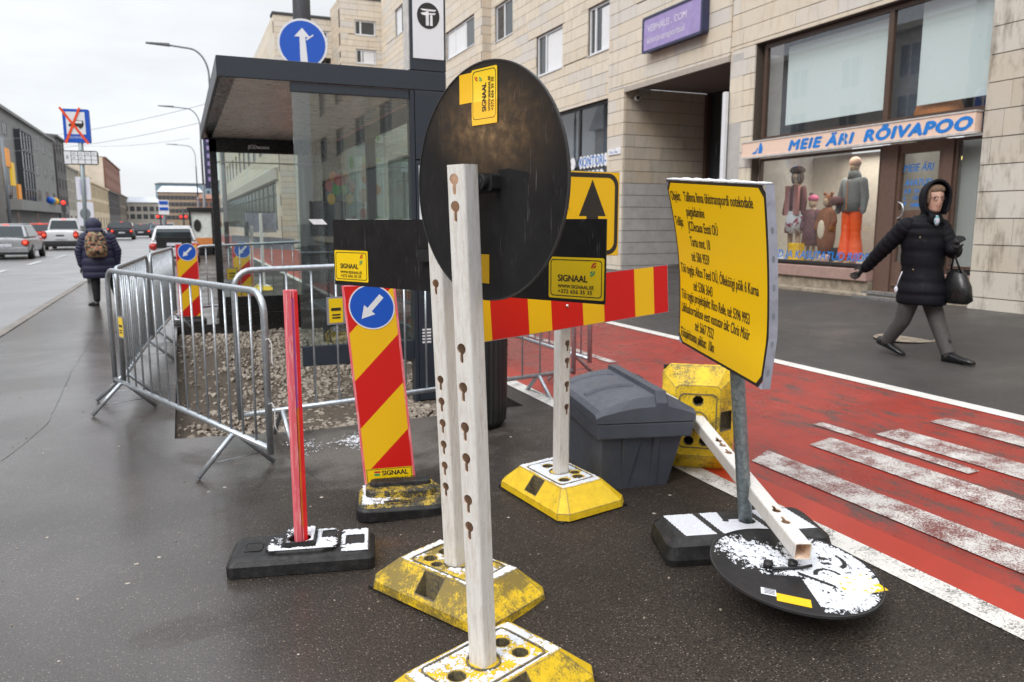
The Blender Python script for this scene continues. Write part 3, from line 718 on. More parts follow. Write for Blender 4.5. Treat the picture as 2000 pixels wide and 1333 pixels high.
for k in range(12):
    for z0, z1 in ((5.2, 6.7), (8.0, 9.4)): window(XF(4.5), (42 + 4 * k, z0, 43.8 + 4 * k, z1), .08, mull=[42.9 + 4 * k], sill=False)
window(XF(4.5), (40, 1.1, 92, 3.5), .1, ('dark_frame', 'far_glass'), mull=[40 + 2.6 * k for k in range(1, 20)], trans=[2.9], name='shop_window', sill=False)
mb = MB(); mb.b2((4.38, 39, 3.55), (4.5, 93, 4.1)); mb.build('fascia_band', 'concrete_trim', bld)
window(XF(8.97), (23.6, 1.0, 35.5, 4.3), .1, ('dark_frame', 'far_glass'), mull=[25.9, 28.3, 30.7, 33.1], trans=[3.3], name='shop_window', sill=False)
window(XF(8.97), (11.46, 5.96, 13.59, 7.39), .5, mull=[12.4], fw=.07)
mb = MB(); mb.b2((8.98, 11.4, 5.9), (9.5, 13.6, 5.95)); mb.b2((8.955, 11.38, 5.90), (8.975, 13.62, 6.0)); mb.build('balcony_rail', 'concrete_trim', bld)
for w_ in BK: window(XF(8.93), w_, .08, mull=[(w_[0] + w_[2]) / 2], sill=False)
window(XF(8.93), (-40, .9, -4, 4.2), .08, ('dark_frame', 'far_glass'), mull=[-40 + 4 * k for k in range(1, 9)], sill=False, name='shop_window')
# copy-shop windows in the recessed wall
w = window(XF(9.27), SW, .08, ('dark_frame', 'shop_glass'), mull=[17.55, 19.3, 21.1], trans=[2.84], name='shop_window', sill=False, fw=.07)
mb = MB(); mb.b2((9.9, 15.5, .5), (10.1, 23.2, 4.4)); mb.b2((9.57, 15.5, 4.36), (10.1, 23.2, 4.5)); mb.build('shop_back_wall', 'poster_slate', bld)
mb = MB(); f = fz(XF(9.27), -.05)
for y, s_ in ((15.98, 'K'), (17.42, '-IROTNOK'), (19.1, '-AIPOOK')):
    pass
def bubble(mb, s_, yleft, z, h, w_, fr_):
    for i, ch in enumerate(s_): mb.sheet(circ(-(yleft) + (i + .5) * w_, z + h * .45, w_ * .62, 14, h * .72), [], fr_)
FL = lambda u, v, w=0: V((9.29 - w, -u, v))        # u runs to the right as seen from the street
bubble(mb, 'KOOPIA-', 19.3, 2.86, .22, .235, fz(FL, .0)); bubble(mb, 'KONTORI-', 17.42, 2.86, .22, .175, fz(FL, .0)); bubble(mb, 'K', 15.98, 2.86, .22, .25, fz(FL, .0))
bubble(mb, 'PABER', 17.2, 2.52, .2, .2, fz(FL, .0)); bubble(mb, 'TA', 15.98, 2.52, .2, .17, fz(FL, .0))
wl = mb.build('window_sticker', 'logo_white', w)
mb = MB()
text(mb, 'KOOPIA-', fz(FL, .003), -19.28, 2.86, .22, 1.02, bold=.003); text(mb, 'KONTORI-', fz(FL, .003), -17.42, 2.86, .22, .88, bold=.003); text(mb, 'K', fz(FL, .003), -15.95, 2.86, .22, 1, bold=.003)
text(mb, 'PABER', fz(FL, .003), -17.2, 2.52, .2, .95, bold=.003); text(mb, 'TA', fz(FL, .003), -15.95, 2.52, .2, .8, bold=.003)
mb.build('lettering', 'text_blue', wl)
# shop front ----------------------------------------------------------
X0 = 9.12
mb = MB(); fr = XF(X0)
up = window(fr, (6.505, 2.84, 10.62, 4.42), .0, ('brown_frame', 'shop_glass'), mull=[8.11], fw=.07, sill=False, name='upper_window')
mb = MB(); mb.sheet(rect(8.22, 3.08, 10.25, 4.32), [], XF(9.3)); mb.build('blind', 'blind_fabric', up)
mb = MB(); mb.sheet(rect(6.56, 3.06, 7.76, 4.40), [], XF(9.3)); mb.build('blind', 'blind_fabric', up)
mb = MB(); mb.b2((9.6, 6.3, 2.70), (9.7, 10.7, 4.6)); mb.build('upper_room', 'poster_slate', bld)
mb = MB(); mb.ball((9.45, 7.55, 2.98), (.1, .38, .22), 12, 6); mb.build('sofa_back', 'poster_orange', bld)
dw = window(fr, (8.10, .84, 10.62, 2.56), .0, ('brown_frame', 'shop_glass'), fw=.045, sill=False, name='display_window')
mb = MB(); mb.b2((9.06, 8.10, .86), (9.12, 10.55, .90)); mb.build('trim', 'dark_frame', dw)
mb = MB(); mb.b2((8.98, 8.12, .66), (9.2, 10.66, .83)); mb.build('sill', 'pink_sill', bld, bev=.01)
mb = MB(); mb.b2((9.03, 8.12, .3), (9.3, 10.7, .66)); mb.build('plinth', 'rubble_base', bld)
mb = MB(); mb.b2((8.86, 8.0, .3), (9.03, 10.7, .50)); mb.build('plinth', 'rubble_base', bld, bev=.02)
rp = window(fr, (6.52, .90, 6.98, 2.56), .0, ('brown_frame', 'dusty_glass'), fw=.04, sill=False, name='side_window')
mb = MB(); mb.b2((9.0, 6.5, .64), (9.2, 6.98, .83)); mb.build('sill', 'pink_sill', bld); mb = MB(); mb.b2((9.02, 6.5, .3), (9.3, 6.98, .64)); mb.build('plinth', 'rubble_base', bld)
mb = MB(); mb.b2((9.25, 6.4, .9), (9.3, 6.98, 2.6)); mb.build('cover_board', 'curtain_white', bld)
# display interior
mb = MB()
mb.b2((10.35, 8.0, .84), (10.45, 10.7, 2.62)); mb.b2((9.19, 10.66, .84), (10.4, 10.72, 2.62)); mb.b2((9.19, 7.98, .84), (10.4, 8.04, 2.62)); mb.b2((9.19, 8.0, .80), (10.4, 10.7, .86)); mb.build('display_room', 'shop_wall', bld)
ld = bpy.data.lights.new('shop_ceiling_light', 'AREA'); ld.energy = 14; ld.size = .9; ld.color = (1, .93, .82); lo = bpy.data.objects.new('shop_ceiling_light', ld); COL.objects.link(lo); lo.location = (9.75, 9.35, 2.56)
# door
dr = MB(); dr.plate(rect(7.0, .53, 8.08, 2.56), [rect(7.22, 1.66, 7.80, 2.42), rect(7.22, .95, 7.80, 1.56)], fz(fr, -.02), .07)
door = dr.build('shop_door', 'brown_door', bld, bev=.004)
mb = MB(); mb.b2((9.105, 7.84, .5), (9.13, 8.10, 2.56)); mb.b2((9.105, 7.0, .5), (9.13, 7.14, 2.56)); mb.b2((9.10, 7.2, .62), (9.136, 7.8, .64)); mb.build('door_frame', 'brown_door', door, bev=.004)
mb = MB(); mb.sheet(rect(7.2, .93, 7.82, 2.44), [], fz(fr, -.05)); mb.build('pane', 'shop_glass', door)
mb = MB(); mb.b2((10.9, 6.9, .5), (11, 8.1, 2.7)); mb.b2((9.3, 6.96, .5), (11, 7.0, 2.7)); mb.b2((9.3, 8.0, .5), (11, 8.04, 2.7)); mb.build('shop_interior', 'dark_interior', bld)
mb = MB(); mb.b2((10.0, 7.1, 2.36), (10.05, 7.75, 2.40)); mb.b2((10.5, 7.1, 2.47), (10.55, 7.7, 2.50)); mb.build('tube_light', 'shop_tube', bld)
mb = MB(); mb.b2((9.6, 7.55, .9), (9.65, 7.78, 1.55)); mb.b2((9.7, 7.3, .85), (9.75, 7.42, 1.1)); mb.build('clothes_rail', 'poster_red', bld)
mb = MB(); mb.b2((9.5, 7.4, .95), (9.55, 7.52, 1.35)); mb.build('shirt_rack', 'shop_wall', bld)
mb = MB(); mb.tube([V((9.06, 7.80 + .10 * math.cos(t) - .06, 1.66 + .11 * math.sin(t))) for t in [math.pi * (-.5 + k / 12) - math.pi for k in range(13)]], .012, 8); mb.build('handle', 'bolt_steel', door)
mb = MB(); D = lambda u, v, w=0: V((9.165 - w, -u, v))
for s_, x, z, h in (('MEIE ÄRI', -7.78, 2.18, .10), ('AVATUD', -7.74, 1.99, .085), ('E-R  10-19', -7.74, 1.89, .06), ('L     10-16', -7.74, 1.80, .06), ('P    suletud', -7.74, 1.71, .06)):
    text(mb, s_, D, x, z, h, .85, shear=.25, bold=.002)
mb.build('lettering', 'text_blue', door)
mb = MB(); mb.b2((8.80, 7.0, .3), (9.15, 8.1, .47)); mb.b2((8.92, 7.0, .47), (9.15, 8.1, .53)); mb.build('door_step', 'concrete', bld)
mb = MB(); mb.b2((8.76, 6.96, .44), (8.80, 8.14, .475)); mb.b2((8.90, 7.0, .50), (8.925, 8.1, .535)); mb.build('step_edge', 'bolt_steel', bld)
# display-window lettering (worn)
mb = MB(); D2 = lambda u, v, w=0: V((9.13 - w, -u, v))
text(mb, 'UUED JA KASUTATUD RIIDED', D2, -10.42, .93, .125, .98, shear=.2, bold=.003); mb.build('lettering', 'text_blue', dw)
# fascia sign
sg = root('shop_sign', 'long peach sign board with blue hand-painted letters above the clothes shop', 'sign', (8.9, 8.6, 2.56))
mb = MB(); mb.b2((8.86, 6.56, 2.585), (8.98, 10.76, 2.815)); mb.build('panel', 'fascia_peach', sg)
mb = MB(); mb.b2((8.85, 6.55, 2.555), (8.98, 10.77, 2.585)); mb.b2((8.85, 6.55, 2.815), (8.98, 10.77, 2.835)); mb.b2((8.85, 10.76, 2.585), (8.98, 10.775, 2.815)); mb.b2((8.853, 8.545, 2.585), (8.86, 8.56, 2.815)); mb.build('frame', 'fascia_frame', sg)
mb = MB(); D3 = lambda u, v, w=0: V((8.858 - w, -u, v))
text(mb, 'MEIE ÄRI', D3, -9.68, 2.615, .145, 1.42, shear=.22, bold=.016, spacing=1.14); text(mb, 'RÕIVAPOO', D3, -8.22, 2.615, .150, 1.36, shear=.22, bold=.018, spacing=1.12)
mb.sheet([(-10.36, 2.62), (-10.27, 2.62), (-10.25, 2.7), (-10.29, 2.79), (-10.33, 2.78), (-10.35, 2.70)], [], fz(D3, .0012)); mb.sheet([(-10.50, 2.62), (-10.40, 2.62), (-10.39, 2.66), (-10.36, 2.71), (-10.37, 2.72), (-10.43, 2.66), (-10.50, 2.64)], [], fz(D3, .0012))
mb.build('lettering', 'text_blue', sg)
# purple sign
ps = root('wall_sign', 'faded purple real-estate sign with dark rim over the passage', 'sign', (8.8, 12.9, 5.2))
PF = frame((8.80, 13.86, 4.98), (0, -1, -.0), (0, 0, 1))
PW = 1.93; Pv = lambda u, v, w=0: V((8.80 - w, 13.86 - u, 4.86 + v))
mb = MB(); mb.plate(rrect(0, 0, PW, .66, .05), [], fz(Pv, .0), .15, side_mi=1, back_mi=1); mb.build('panel', ['purple_sign', 'purple_edge'], ps)
mb = MB(); mb.plate(rrect(-.015, -.015, PW + .015, .675, .06), [rrect(.03, .03, PW - .03, .63, .04)], fz(Pv, .012), .04); mb.build('rim', 'purple_edge', ps)
mb = MB(); text(mb, 'VEBHAUS . COM', Pv, .17, .37, .125, 1.0, bold=.004, w=.003); text(mb, 'kinnisvaraportaal', Pv, .17, .15, .125, 1.02, bold=.002, w=.003); mb.build('lettering', 'purple_text', ps)
# number plate on the pillar, camera
np_ = root('street_sign', 'small white street name plate with blue text on the stone pillar', 'sign', (8.96, 15.2, 3.05))
mb = MB(); mb.b2((8.945, 14.88, 2.98), (8.966, 15.42, 3.12)); pl = mb.build('plate', 'logo_white', np_)
mb = MB(); text(mb, 'Tartu mnt', lambda u, v, w=0: V((8.944 - w, -u, v)), -15.36, 3.01, .06, 1.0); mb.build('lettering', 'text_blue', np_)
cm = root('security_camera', 'small white dome camera under the passage ceiling', 'camera', (9.2, 14.7, 4.15))
mb = MB(); mb.tube([(9.25, 14.77, 4.14), (9.2, 14.62, 4.14)], [.055, .06], 12); mb.build('housing', 'logo_white', cm)
mb = MB(); mb.ball((9.17, 14.58, 4.13), .04, 10, 6); mb.build('lens', 'dark_interior', cm)
# BENU pharmacy window in the wing
pw = root('pharmacy_window', 'tall lit pharmacy window covered with posters of smiling faces and a green cross', 'shop window', (8.1, 35.95, 1))
mb = MB(); mb.plate(rect(7.22, .95, 8.92, 5.68), [rect(7.28, 1.0, 7.62, 5.0), rect(7.68, 1.0, 8.2, 5.0), rect(8.26, 1.0, 8.86, 5.0), rect(7.28, 5.08, 8.86, 5.62)], YF(35.96), .05); mb.build('frame', 'white_frame', pw)
mb = MB(); mb.b2((7.25, 35.99, .96), (8.9, 36.01, 5.66)); mb.build('backing', 'poster_pale', pw)
PZ = YF(35.985)
def blobs(mat, lst):
    mb = MB()
    for (x, z, a, b) in lst: mb.sheet(circ(x, z, a, 18, b), [], PZ)
    return mb.build('poster_patch', mat, pw)
PZ = YF(35.984); blobs('poster_orange', [(8.02, 3.75, .22, .5), (7.95, 2.75, .22, .3), (8.55, 3.0, .2, .25)])
PZ = YF(35.98); blobs('poster_skin', [(7.9, 3.8, .16, .26), (7.9, 2.75, .15, .22), (7.42, 2.9, .08, .2)])
PZ = YF(35.976); blobs('poster_red', [(7.9, 1.9, .17, .25), (7.45, 1.4, .06, .4), (7.9, 2.3, .07, .06)])
PZ = YF(35.982); blobs('poster_teal', [(8.05, 1.6, .14, .5)]); blobs('poster_green', [(8.55, 1.6, .16, .2), (7.4, 4.2, .1, .3)]); blobs('poster_lime', [(8.45, 4.35, .35, .12), (8.1, 4.3, .2, .2)])
mb = MB(); mb.b2((7.65, 35.90, 5.12), (8.9, 35.94, 5.58)); sgn = mb.build('sign_board', 'logo_white', pw)
mb = MB(); text(mb, 'BENU', lambda u, v, w=0: V((u, 35.898 - w, v)), 7.74, 5.24, .22, 1.0, bold=.008); mb.build('lettering', 'poster_slate', sgn)
mb = MB(); mb.b2((8.6, 35.885, 5.22), (8.68, 35.898, 5.48)); mb.b2((8.51, 35.888, 5.31), (8.77, 35.896, 5.39)); mb.build('green_cross', 'poster_green', sgn)

# stones: nearest 300 are parts, the rest one part of stuff
def dist(p): return (p - V((0, 0, 1.5))).length
def size_of(q): 
    fr_, a, b, c, d, pr, t, mm = q; p = fr_((a + c) / 2, (b + d) / 2, 0); L = p - V((0, 0, 1.5))
    cx = L.dot(V((math.cos(R(23.18)), -math.sin(R(23.18)), 0))); cy = L.dot(V((math.sin(R(23.18)), math.cos(R(23.18)), 0)))
    vis = cy > .5 and abs(cx / cy) < .72 and (p.z - 1.5) / cy < .34
    return (math.sqrt((c - a) * (d - b)) / L.length) if vis else 0
pending.sort(key=size_of, reverse=True)
ub = MB(); ub.box((0, 0, 0), (1, 1, 1)); ume = {}
for i, (fr_, a, b, c, d, pr, t, mm) in enumerate(pending):
    ctr = fr_((a + c) / 2, (b + d) / 2, pr - t / 2); e0 = fr_(a, b, 0); e1 = fr_(c, b, 0)
    if i < 295 and size_of(pending[i]) > 0:
        if mm not in ume:
            bb = MB(); bb.box((0, 0, 0), (1, 1, 1)); o = bb.build('stone', mm, bld, world=False); ume[mm] = o.data
        else:
            o = bpy.data.objects.new('stone', ume[mm]); COL.objects.link(o); o.parent = bld
        along_y = abs(e1.y - e0.y) > abs(e1.x - e0.x)
        o.location = bld.matrix_basis.inverted() @ ctr
        o.scale = (t, c - a, d - b) if along_y else (c - a, t, d - b)
    else:
        along_y = abs(e1.y - e0.y) > abs(e1.x - e0.x)
        STB[mm].box(ctr, (t, c - a, d - b) if along_y else (c - a, t, d - b))
allst = MB(); nm = list(STB)
for k, kn in enumerate(nm): allst.mat(k).add(STB[kn].v, STB[kn].f)
allst.build('stone_cladding', nm, bld, kind='stuff')
# ================================================================== STREET KIT
def axis_frame(p0, p1, rz):
    w = (V(p1) - V(p0)).normalized(); x = V((math.cos(rz), math.sin(rz), 0)); x = (x - w * w.dot(x)).normalized(); y = w.cross(x); p0 = V(p0)
    return lambda a, b, c: p0 + x * a + y * b + w * c
def make_post(parent, p0, p1, rz, holes, face='-x', s=.066, off=0., down=1, hs=1.):
    fr = axis_frame(p0, p1, rz); L = (V(p1) - V(p0)).length; h = s / 2; c = .009; t = .0045; mb = MB()
    if face == '-x': ff = lambda u, v, w: fr(-h - w, -u, v)
    elif face == '-y': ff = lambda u, v, w: fr(u, -h - w, v)
    elif face == '+x': ff = lambda u, v, w: fr(h + w, u, v)
    else: ff = lambda u, v, w: fr(-u, h + w, v)
    mb.plate(rect(-h + c, 0, h - c, L), [keyhole(off, z, hs, down) for z in holes if .05 < z < L - .02], ff, t, back_mi=1)
    # the other three faces with rounded corners, as an open channel
    ang = {'-x': 180, '-y': 270, '+x': 0, '+y': 90}[face]; ox = []; ix = []
    for k in range(4):
        base = ang + 45 + 90 * k
        for j in range(4):
            a = R(base - 45 + 30 * j); cx = (h - c) * (1 if math.cos(R(base)) > 0 else -1); cy = (h - c) * (1 if math.sin(R(base)) > 0 else -1)
            ox.append((cx + c * math.cos(a), cy + c * math.sin(a))); ix.append((cx + (c - t) * math.cos(a), cy + (c - t) * math.sin(a)))
    n = len(ox)
    mb.mat(0); mb.smooth = False
    mb.add([fr(x, y, 0) for x, y in ox] + [fr(x, y, L) for x, y in ox], [(i, i + 1, n + i + 1, n + i) for i in range(n - 1)])
    mb.mat(1); mb.add([fr(x, y, 0) for x, y in ix] + [fr(x, y, L) for x, y in ix], [(i, i + 1, n + i + 1, n + i) for i in range(n - 1)])
    mb.mat(0); mb.add([fr(x, y, L) for x, y in ox] + [fr(x, y, L) for x, y in ix], [(i, (i + 1) % n, n + (i + 1) % n, n + i) for i in range(n)])
    mb.add([fr(x, y, 0) for x, y in ox] + [fr(x, y, 0) for x, y in ix], [(i, (i + 1) % n, n + (i + 1) % n, n + i) for i in range(n)])
    return mb.build('post', ['post_white', 'post_inside'], parent)
def yellow_foot(parent, fr, mat, snow=None, L=.64, W=.41, H=.135, seed=0, post_hole=(0, 0)):
    """chamfered rubber block; fr(u along length, v across, w up)"""
    tl, tw = L * .335, W * .30       # half sizes of the top
    l, w_ = L / 2, W / 2; cb = .045; z1 = .045
    def oct_(a, b, c): return [(-a + c, -b), (a - c, -b), (a, -b + c), (a, b - c), (a - c, b), (-a + c, b), (-a, b - c), (-a, -b + c)]
    mb = MB()
    r0 = oct_(l, w_, cb); r1 = oct_(l - .004, w_ - .004, cb); top = oct_(tl, tw, .018)
    mb.rings([[fr(x, y, .012) for x, y in r0], [fr(x, y, z1) for x, y in r1]], cap=False)
    mb.mat(0)
    n = 8
    for i in range(8):
        a, b = r1[i], r1[(i + 1) % 8]; c, d = top[(i + 1) % 8], top[i]
        if i in (0, 4):     # long slopes carry a pocket
            for sgn in (1,):
                P = [(a, z1), (b, z1), (c, H), (d, H)]
                o = V((a[0], a[1], z1)); U = V((b[0] - a[0], b[1] - a[1], 0)); Lu = U.length; U.normalize()
                mid = V(((c[0] + d[0]) / 2, (c[1] + d[1]) / 2, H)); m0 = V(((a[0] + b[0]) / 2, (a[1] + b[1]) / 2, z1)); Vv = mid - m0; Lv = Vv.length; Vv.normalize()
                toU = lambda q, z: ((V((q[0], q[1], z)) - o).dot(U), (V((q[0], q[1], z)) - o).dot(Vv))
                outer = [toU(a, z1), toU(b, z1), toU(c, H), toU(d, H)]
                hc = Lu * (.5 if i == 0 else .5); hole = rect(hc - .055, .022, hc + .055, Lv - .004)
                loc = lambda u, v, w=0: (lambda p: fr(p.x, p.y, p.z))(o + U * u + Vv * v)
                mb.sheet(outer, [hole], loc)
                # pocket walls straight down
                hp = [o + U * u + Vv * v for u, v in hole]; inn = 1 if a[1] < 0 else -1
                mb.mat(2)
                for k in range(4):
                    p, q = hp[k], hp[(k + 1) % 4]
                    mb.add([fr(p.x, p.y, p.z), fr(q.x, q.y, q.z), fr(q.x, q.y, .02), fr(p.x, p.y, .02)], [(0, 1, 2, 3)])
                mb.add([fr(p.x, p.y, .021) for p in hp], [(0, 1, 2, 3)]); mb.mat(0)
        else:
            mb.add([fr(a[0], a[1], z1), fr(b[0], b[1], z1), fr(c[0], c[1], H), fr(d[0], d[1], H)], [(0, 1, 2, 3)])
    def octh(cx, cy, s): return [(cx + s * math.cos(R(22.5 + 45 * k)), cy + s * math.sin(R(22.5 + 45 * k))) for k in range(8)]
    holes = [octh(.115, -.045, .028), octh(.115, .040, .028), octh(-.115, .0, .030), octh(.055, .062, .024)]
    mb.sheet(top, holes, lambda a, b, c=0: fr(a, b, H))
    mb.mat(2)
    for hh in holes:
        m = len(hh); mb.add([fr(x, y, H) for x, y in hh] + [fr(x, y, .03) for x, y in hh] , [(i, (i + 1) % m, m + (i + 1) % m, m + i) for i in range(m)] + [tuple(range(m, 2 * m))])
    mb.mat(0)
    b = mb.build('base', [mat, mat, 'worn_edge'], parent)
    # raised lips: ring round the plate and round the post
    mb = MB(); rr = rrect(-tl + .045, -tw + .018, tl - .045, tw - .018, .03); ri = rrect(-tl + .051, -tw + .024, tl - .051, tw - .024, .026)
    mb.plate(rr, [ri], lambda a, b_, c=0: fr(a, b_, H + .005 + c), .01)
    px, py = post_hole; mb.plate(circ(px, py, .056, 20), [circ(px, py, .050, 20)], lambda a, b_, c=0: fr(a, b_, H + .006 + c), .01)
    mb.build('lip', 'worn_edge', b)
    # feet pads
    mb = MB()
    for x, y in ((l - .09, w_ - .05), (-l + .09, w_ - .05), (l - .09, -w_ + .05), (-l + .09, -w_ + .05)):
        mb.add([fr(x + a, y + b_, c) for a in (-.08, .08) for b_ in (-.045, .045) for c in (0, .013)], [(0, 1, 3, 2), (4, 6, 7, 5), (0, 4, 5, 1), (2, 3, 7, 6), (0, 2, 6, 4), (1, 5, 7, 3)])
    mb.build('foot_pad', 'black_rubber', b)
    if snow is not None:
        def fn(u, v):
            if abs(u) > tl - .004 or abs(v) > tw - .004: return -9
            for hh in holes:
                cx = sum(p[0] for p in hh) / 8; cy = sum(p[1] for p in hh) / 8
                if (u - cx) ** 2 + (v - cy) ** 2 < .034 ** 2: return -9
            dd = math.hypot(u - px, v - py)
            if dd < .05: return -9
            e = .012
            inring = abs(abs(u) - (tl - .048)) < .0035 and abs(v) < tw - .02 or abs(abs(v) - (tw - .021)) < .0035 and abs(u) < tl - .045
            if inring: return -.6
            eg = min(0, (min(tl - abs(u), tw - abs(v)) - .016) * 55)
            inside = abs(u) < tl - .05 and abs(v) < tw - .023
            return snow(u, v, inside) + eg + noise.noise(V((u * 14 + seed, v * 14, seed))) * .8
        snow_patch('snow', b, lambda a, b_, c: fr(a, b_, H + c + .0005), -tl, tl, -tw, tw, .0042, fn, .006)
    return b
def base_frame(c, ang, tilt=(0, 0)):
    """c on the ground, ang = direction of the long axis"""
    x = V((math.cos(ang), math.sin(ang), tilt[0])).normalized(); y = V((-math.sin(ang), math.cos(ang), tilt[1])); y = (y - x * x.dot(y)).normalized(); w = x.cross(y); c = V(c)
    return lambda a, b, d: c + x * a + y * b + w * d
def signal_sticker(parent, fr, u, v, w, h, small=False, rot=False):
    """yellow rental sticker with rounded black outline, name, web and phone"""
    st = MB(); st.plate(rrect(u, v, u + w, v + h, .006), [], fz(fr, .0015), .001); s = st.build('sticker', 'sticker_yellow', parent)
    mb = MB(); e = .035 * w; mb.plate(rrect(u + e, v + e, u + w - e, v + h - e, .012), [rrect(u + e * 1.35, v + e * 1.35, u + w - e * 1.35, v + h - e * 1.35, .011)], fz(fr, .0022), .0004)
    f2 = fz(fr, .0010)
    text(mb, 'SIGNAAL', f2, u + w * .17, v + h * .42, h * .155, .80 * (w / h) / 1.28, bold=.0009, spacing=.96)
    text(mb, 'WWW.SIGNAAL.EE', f2, u + w * .17, v + h * .255, h * .085, .80 * (w / h) / 1.28, bold=.0004)
    text(mb, '+372 656 35 35', f2, u + w * .17, v + h * .13, h * .09, .98 * (w / h) / 1.28, bold=.0004)
    mb.build('lettering', 'print_black', s)
    for mname, y0 in (('print_red', .76), ('print_green', .64)):
        mb = MB(); x0 = u + w * .76; yy = v + h * y0; k = .055 * w * (1 if mname == 'print_red' else -1)
        for q in range(2):
            pts = []; r0 = .045 * w + q * .04 * w
            up = 1 if mname == 'print_red' else -1
            c0 = (x0 + (.10 * w if up > 0 else .0), yy + (0 if up > 0 else .05 * h))
            a0, a1 = (90, 180) if up > 0 else (270, 360)
            ring = [(c0[0] + r0 * math.cos(R(a0 + (a1 - a0) * t / 6)), c0[1] + r0 * math.sin(R(a0 + (a1 - a0) * t / 6))) for t in range(7)]
            ring2 = [(c0[0] + (r0 - .026 * w) * math.cos(R(a0 + (a1 - a0) * t / 6)), c0[1] + (r0 - .026 * w) * math.sin(R(a0 + (a1 - a0) * t / 6))) for t in range(6, -1, -1)]
            mb.sheet(ring + ring2, [], fz(fr, .0024))
        mb.build('emblem', mname, s)
    return s
# --- stand 1: round sign seen from behind -------------------------------------------------
RZ = R(28.7)
s1 = root('sign_stand', 'nearest white post on a snowy yellow foot carrying the big round black sign back', 'sign', (.83, 2.08, 0))
p0, p1 = V((.797, 2.09, .10)), V((.738, 2.077, 1.659))
zof = lambda y: (1293 - y) / (1293 - 323) * 1.56   # photo measure to height on the post
hz = [z + .02 for z in (1.50, 1.425, 1.02, .905, .785, .69, .56, .475)]
make_post(s1, p0, p1, RZ, hz, '-x', off=-.004)
ang1 = math.atan2(.118, .291)
bf1 = base_frame((.800, 2.088, 0), ang1, (0, .0))
lp = V((.797, 2.088, 0)) - V((.800, 2.088, 0)); ax = V((math.cos(ang1), math.sin(ang1), 0)); ay = V((-math.sin(ang1), math.cos(ang1), 0))
yellow_foot(s1, bf1, 'yellow_rubber_mid', lambda u, v, i: (.10 if i else .55), seed=1, post_hole=(lp.dot(ax), lp.dot(ay)), L=.68, W=.42)
ang = R(-11); nn = V((-.877 * math.cos(ang) + .48 * math.sin(ang), -.877 * math.sin(ang) - .48 * math.cos(ang), 0)).normalized()
u1 = V((0, 0, 1)).cross(nn) * 1.0; u1.normalize()
C1 = V((.822, 2.112, 1.612)); fd = frame(C1, u1, (0.0, 0, 1))
if fd(0, 0, 1).length > C1.length + 5: pass
# u1 must point to the right of the picture
if u1.dot(V((.92, -.39, 0))) < 0: u1 = -u1
fd = obl(C1, u1, V((0, 0, 1)), nn)
mb = MB(); mb.plate(circ(0, 0, .340, 96), [], fd, .004); disc = mb.build('sign_disc', 'sign_back_black', s1)
mb = MB(); mb.plate(circ(0, 0, .3405, 96), [circ(0, 0, .3365, 96)], fz(fd, .002), .008); mb.build('rim', 'bumper_dark', disc)
mb = MB(); mb.plate(rect(-.245 + .125, .232, .0 + -.02, .315), [], fz(fd, .0012), .001); mb.build('sticker', 'sheet_yellow', disc)
# vertical rental sticker: text runs upwards
C1r = lambda a, b, c=0: fd(.055 - b, .175 + a, c + .001)
signal_sticker(disc, C1r, 0, 0, .145, .115)
mb = MB(); mb.plate(rect(-.058, .165, .055, .23), [], fz(fd, .003), .001); mb.build('sticker', 'sheet_yellow', disc)
mb = MB(); mb.plate(rect(-.065, -.29, .015, -.205), [], fz(fd, .0018), .001); mb.build('sticker', 'sheet_yellow', disc)
mb = MB(); mb.plate(rrect(-.10, -.024, .07, .024, .01), [], fz(fd, .034), .034); 
for x in (-.055, .035): mb.tube([fd(x, 0, .034), fd(x, 0, .052)], .022, 16); mb.tube([fd(x, 0, .052), fd(x, 0, .054)], .009, 10)
mb.build('bracket', 'bracket_black', disc, bev=.002)
mb = MB(); mb.tube([fd(-.01, 0, .034), fd(-.01, 0, .040)], .004, 8); mb.build('bolt', 'bolt_steel', disc)
lP = fd(.02, .16, 0); lv = (lP - V((0, 0, 1.5))).normalized(); lr = lv - nn * 2 * lv.dot(nn)
sp_ = bpy.data.lights.new('unseen_warm_lamp', 'SPOT'); sp_.energy = 95; sp_.color = (1, .60, .28); sp_.shadow_soft_size = .10; sp_.spot_size = R(4.4); sp_.spot_blend = 1.  # unseen warm lamp, added behind the viewer for the glow on the disc
sl = bpy.data.objects.new('unseen_warm_lamp', sp_); COL.objects.link(sl); sl.location = lP + lr * 4.0; sl.rotation_euler = (-lr).to_track_quat('-Z', 'Y').to_euler()
# --- stand 2: long black board back ------------------------------------------------------
s2 = root('sign_stand', 'white post on a dirty mossy yellow foot holding the long black board back', 'sign', (.954, 2.79, 0))
make_post(s2, (.945, 2.79, .11), (.893, 2.774, 1.43), RZ, [.105 + .0862 * k for k in range(3, 9)] + [1.0 + .165], '-x')
bf2 = base_frame((.954, 2.79, 0), math.atan2(.511, -.258))
yellow_foot(s2, bf2, 'yellow_rubber_dirty', lambda u, v, i: (-.25 if i else .42), seed=2, post_hole=(0, 0), L=.66)
bo = V((.624, 3.468, 1.226)); bu = V((.674, -1.23, 0)).normalized(); bn = V((0, 0, 1)).cross(bu); 
bfm = obl(bo, bu, V((0, 0, 1)), -bn if (-bn).dot(V((-.4, -.9, 0))) > 0 else bn)
mb = MB(); mb.plate(rect(0, 0, 1.402, .285), [], bfm, .006); bd = mb.build('board', 'sign_back_black', s2, bev=.002)
mb = MB(); mb.plate(rect(.55, .12, .72, .165), [], fz(bfm, .03), .03); mb.build('bracket', 'bracket_black', bd)
signal_sticker(bd, bfm, .006, .018, .218, .134); signal_sticker(bd, bfm, 1.172, .012, .226, .143)
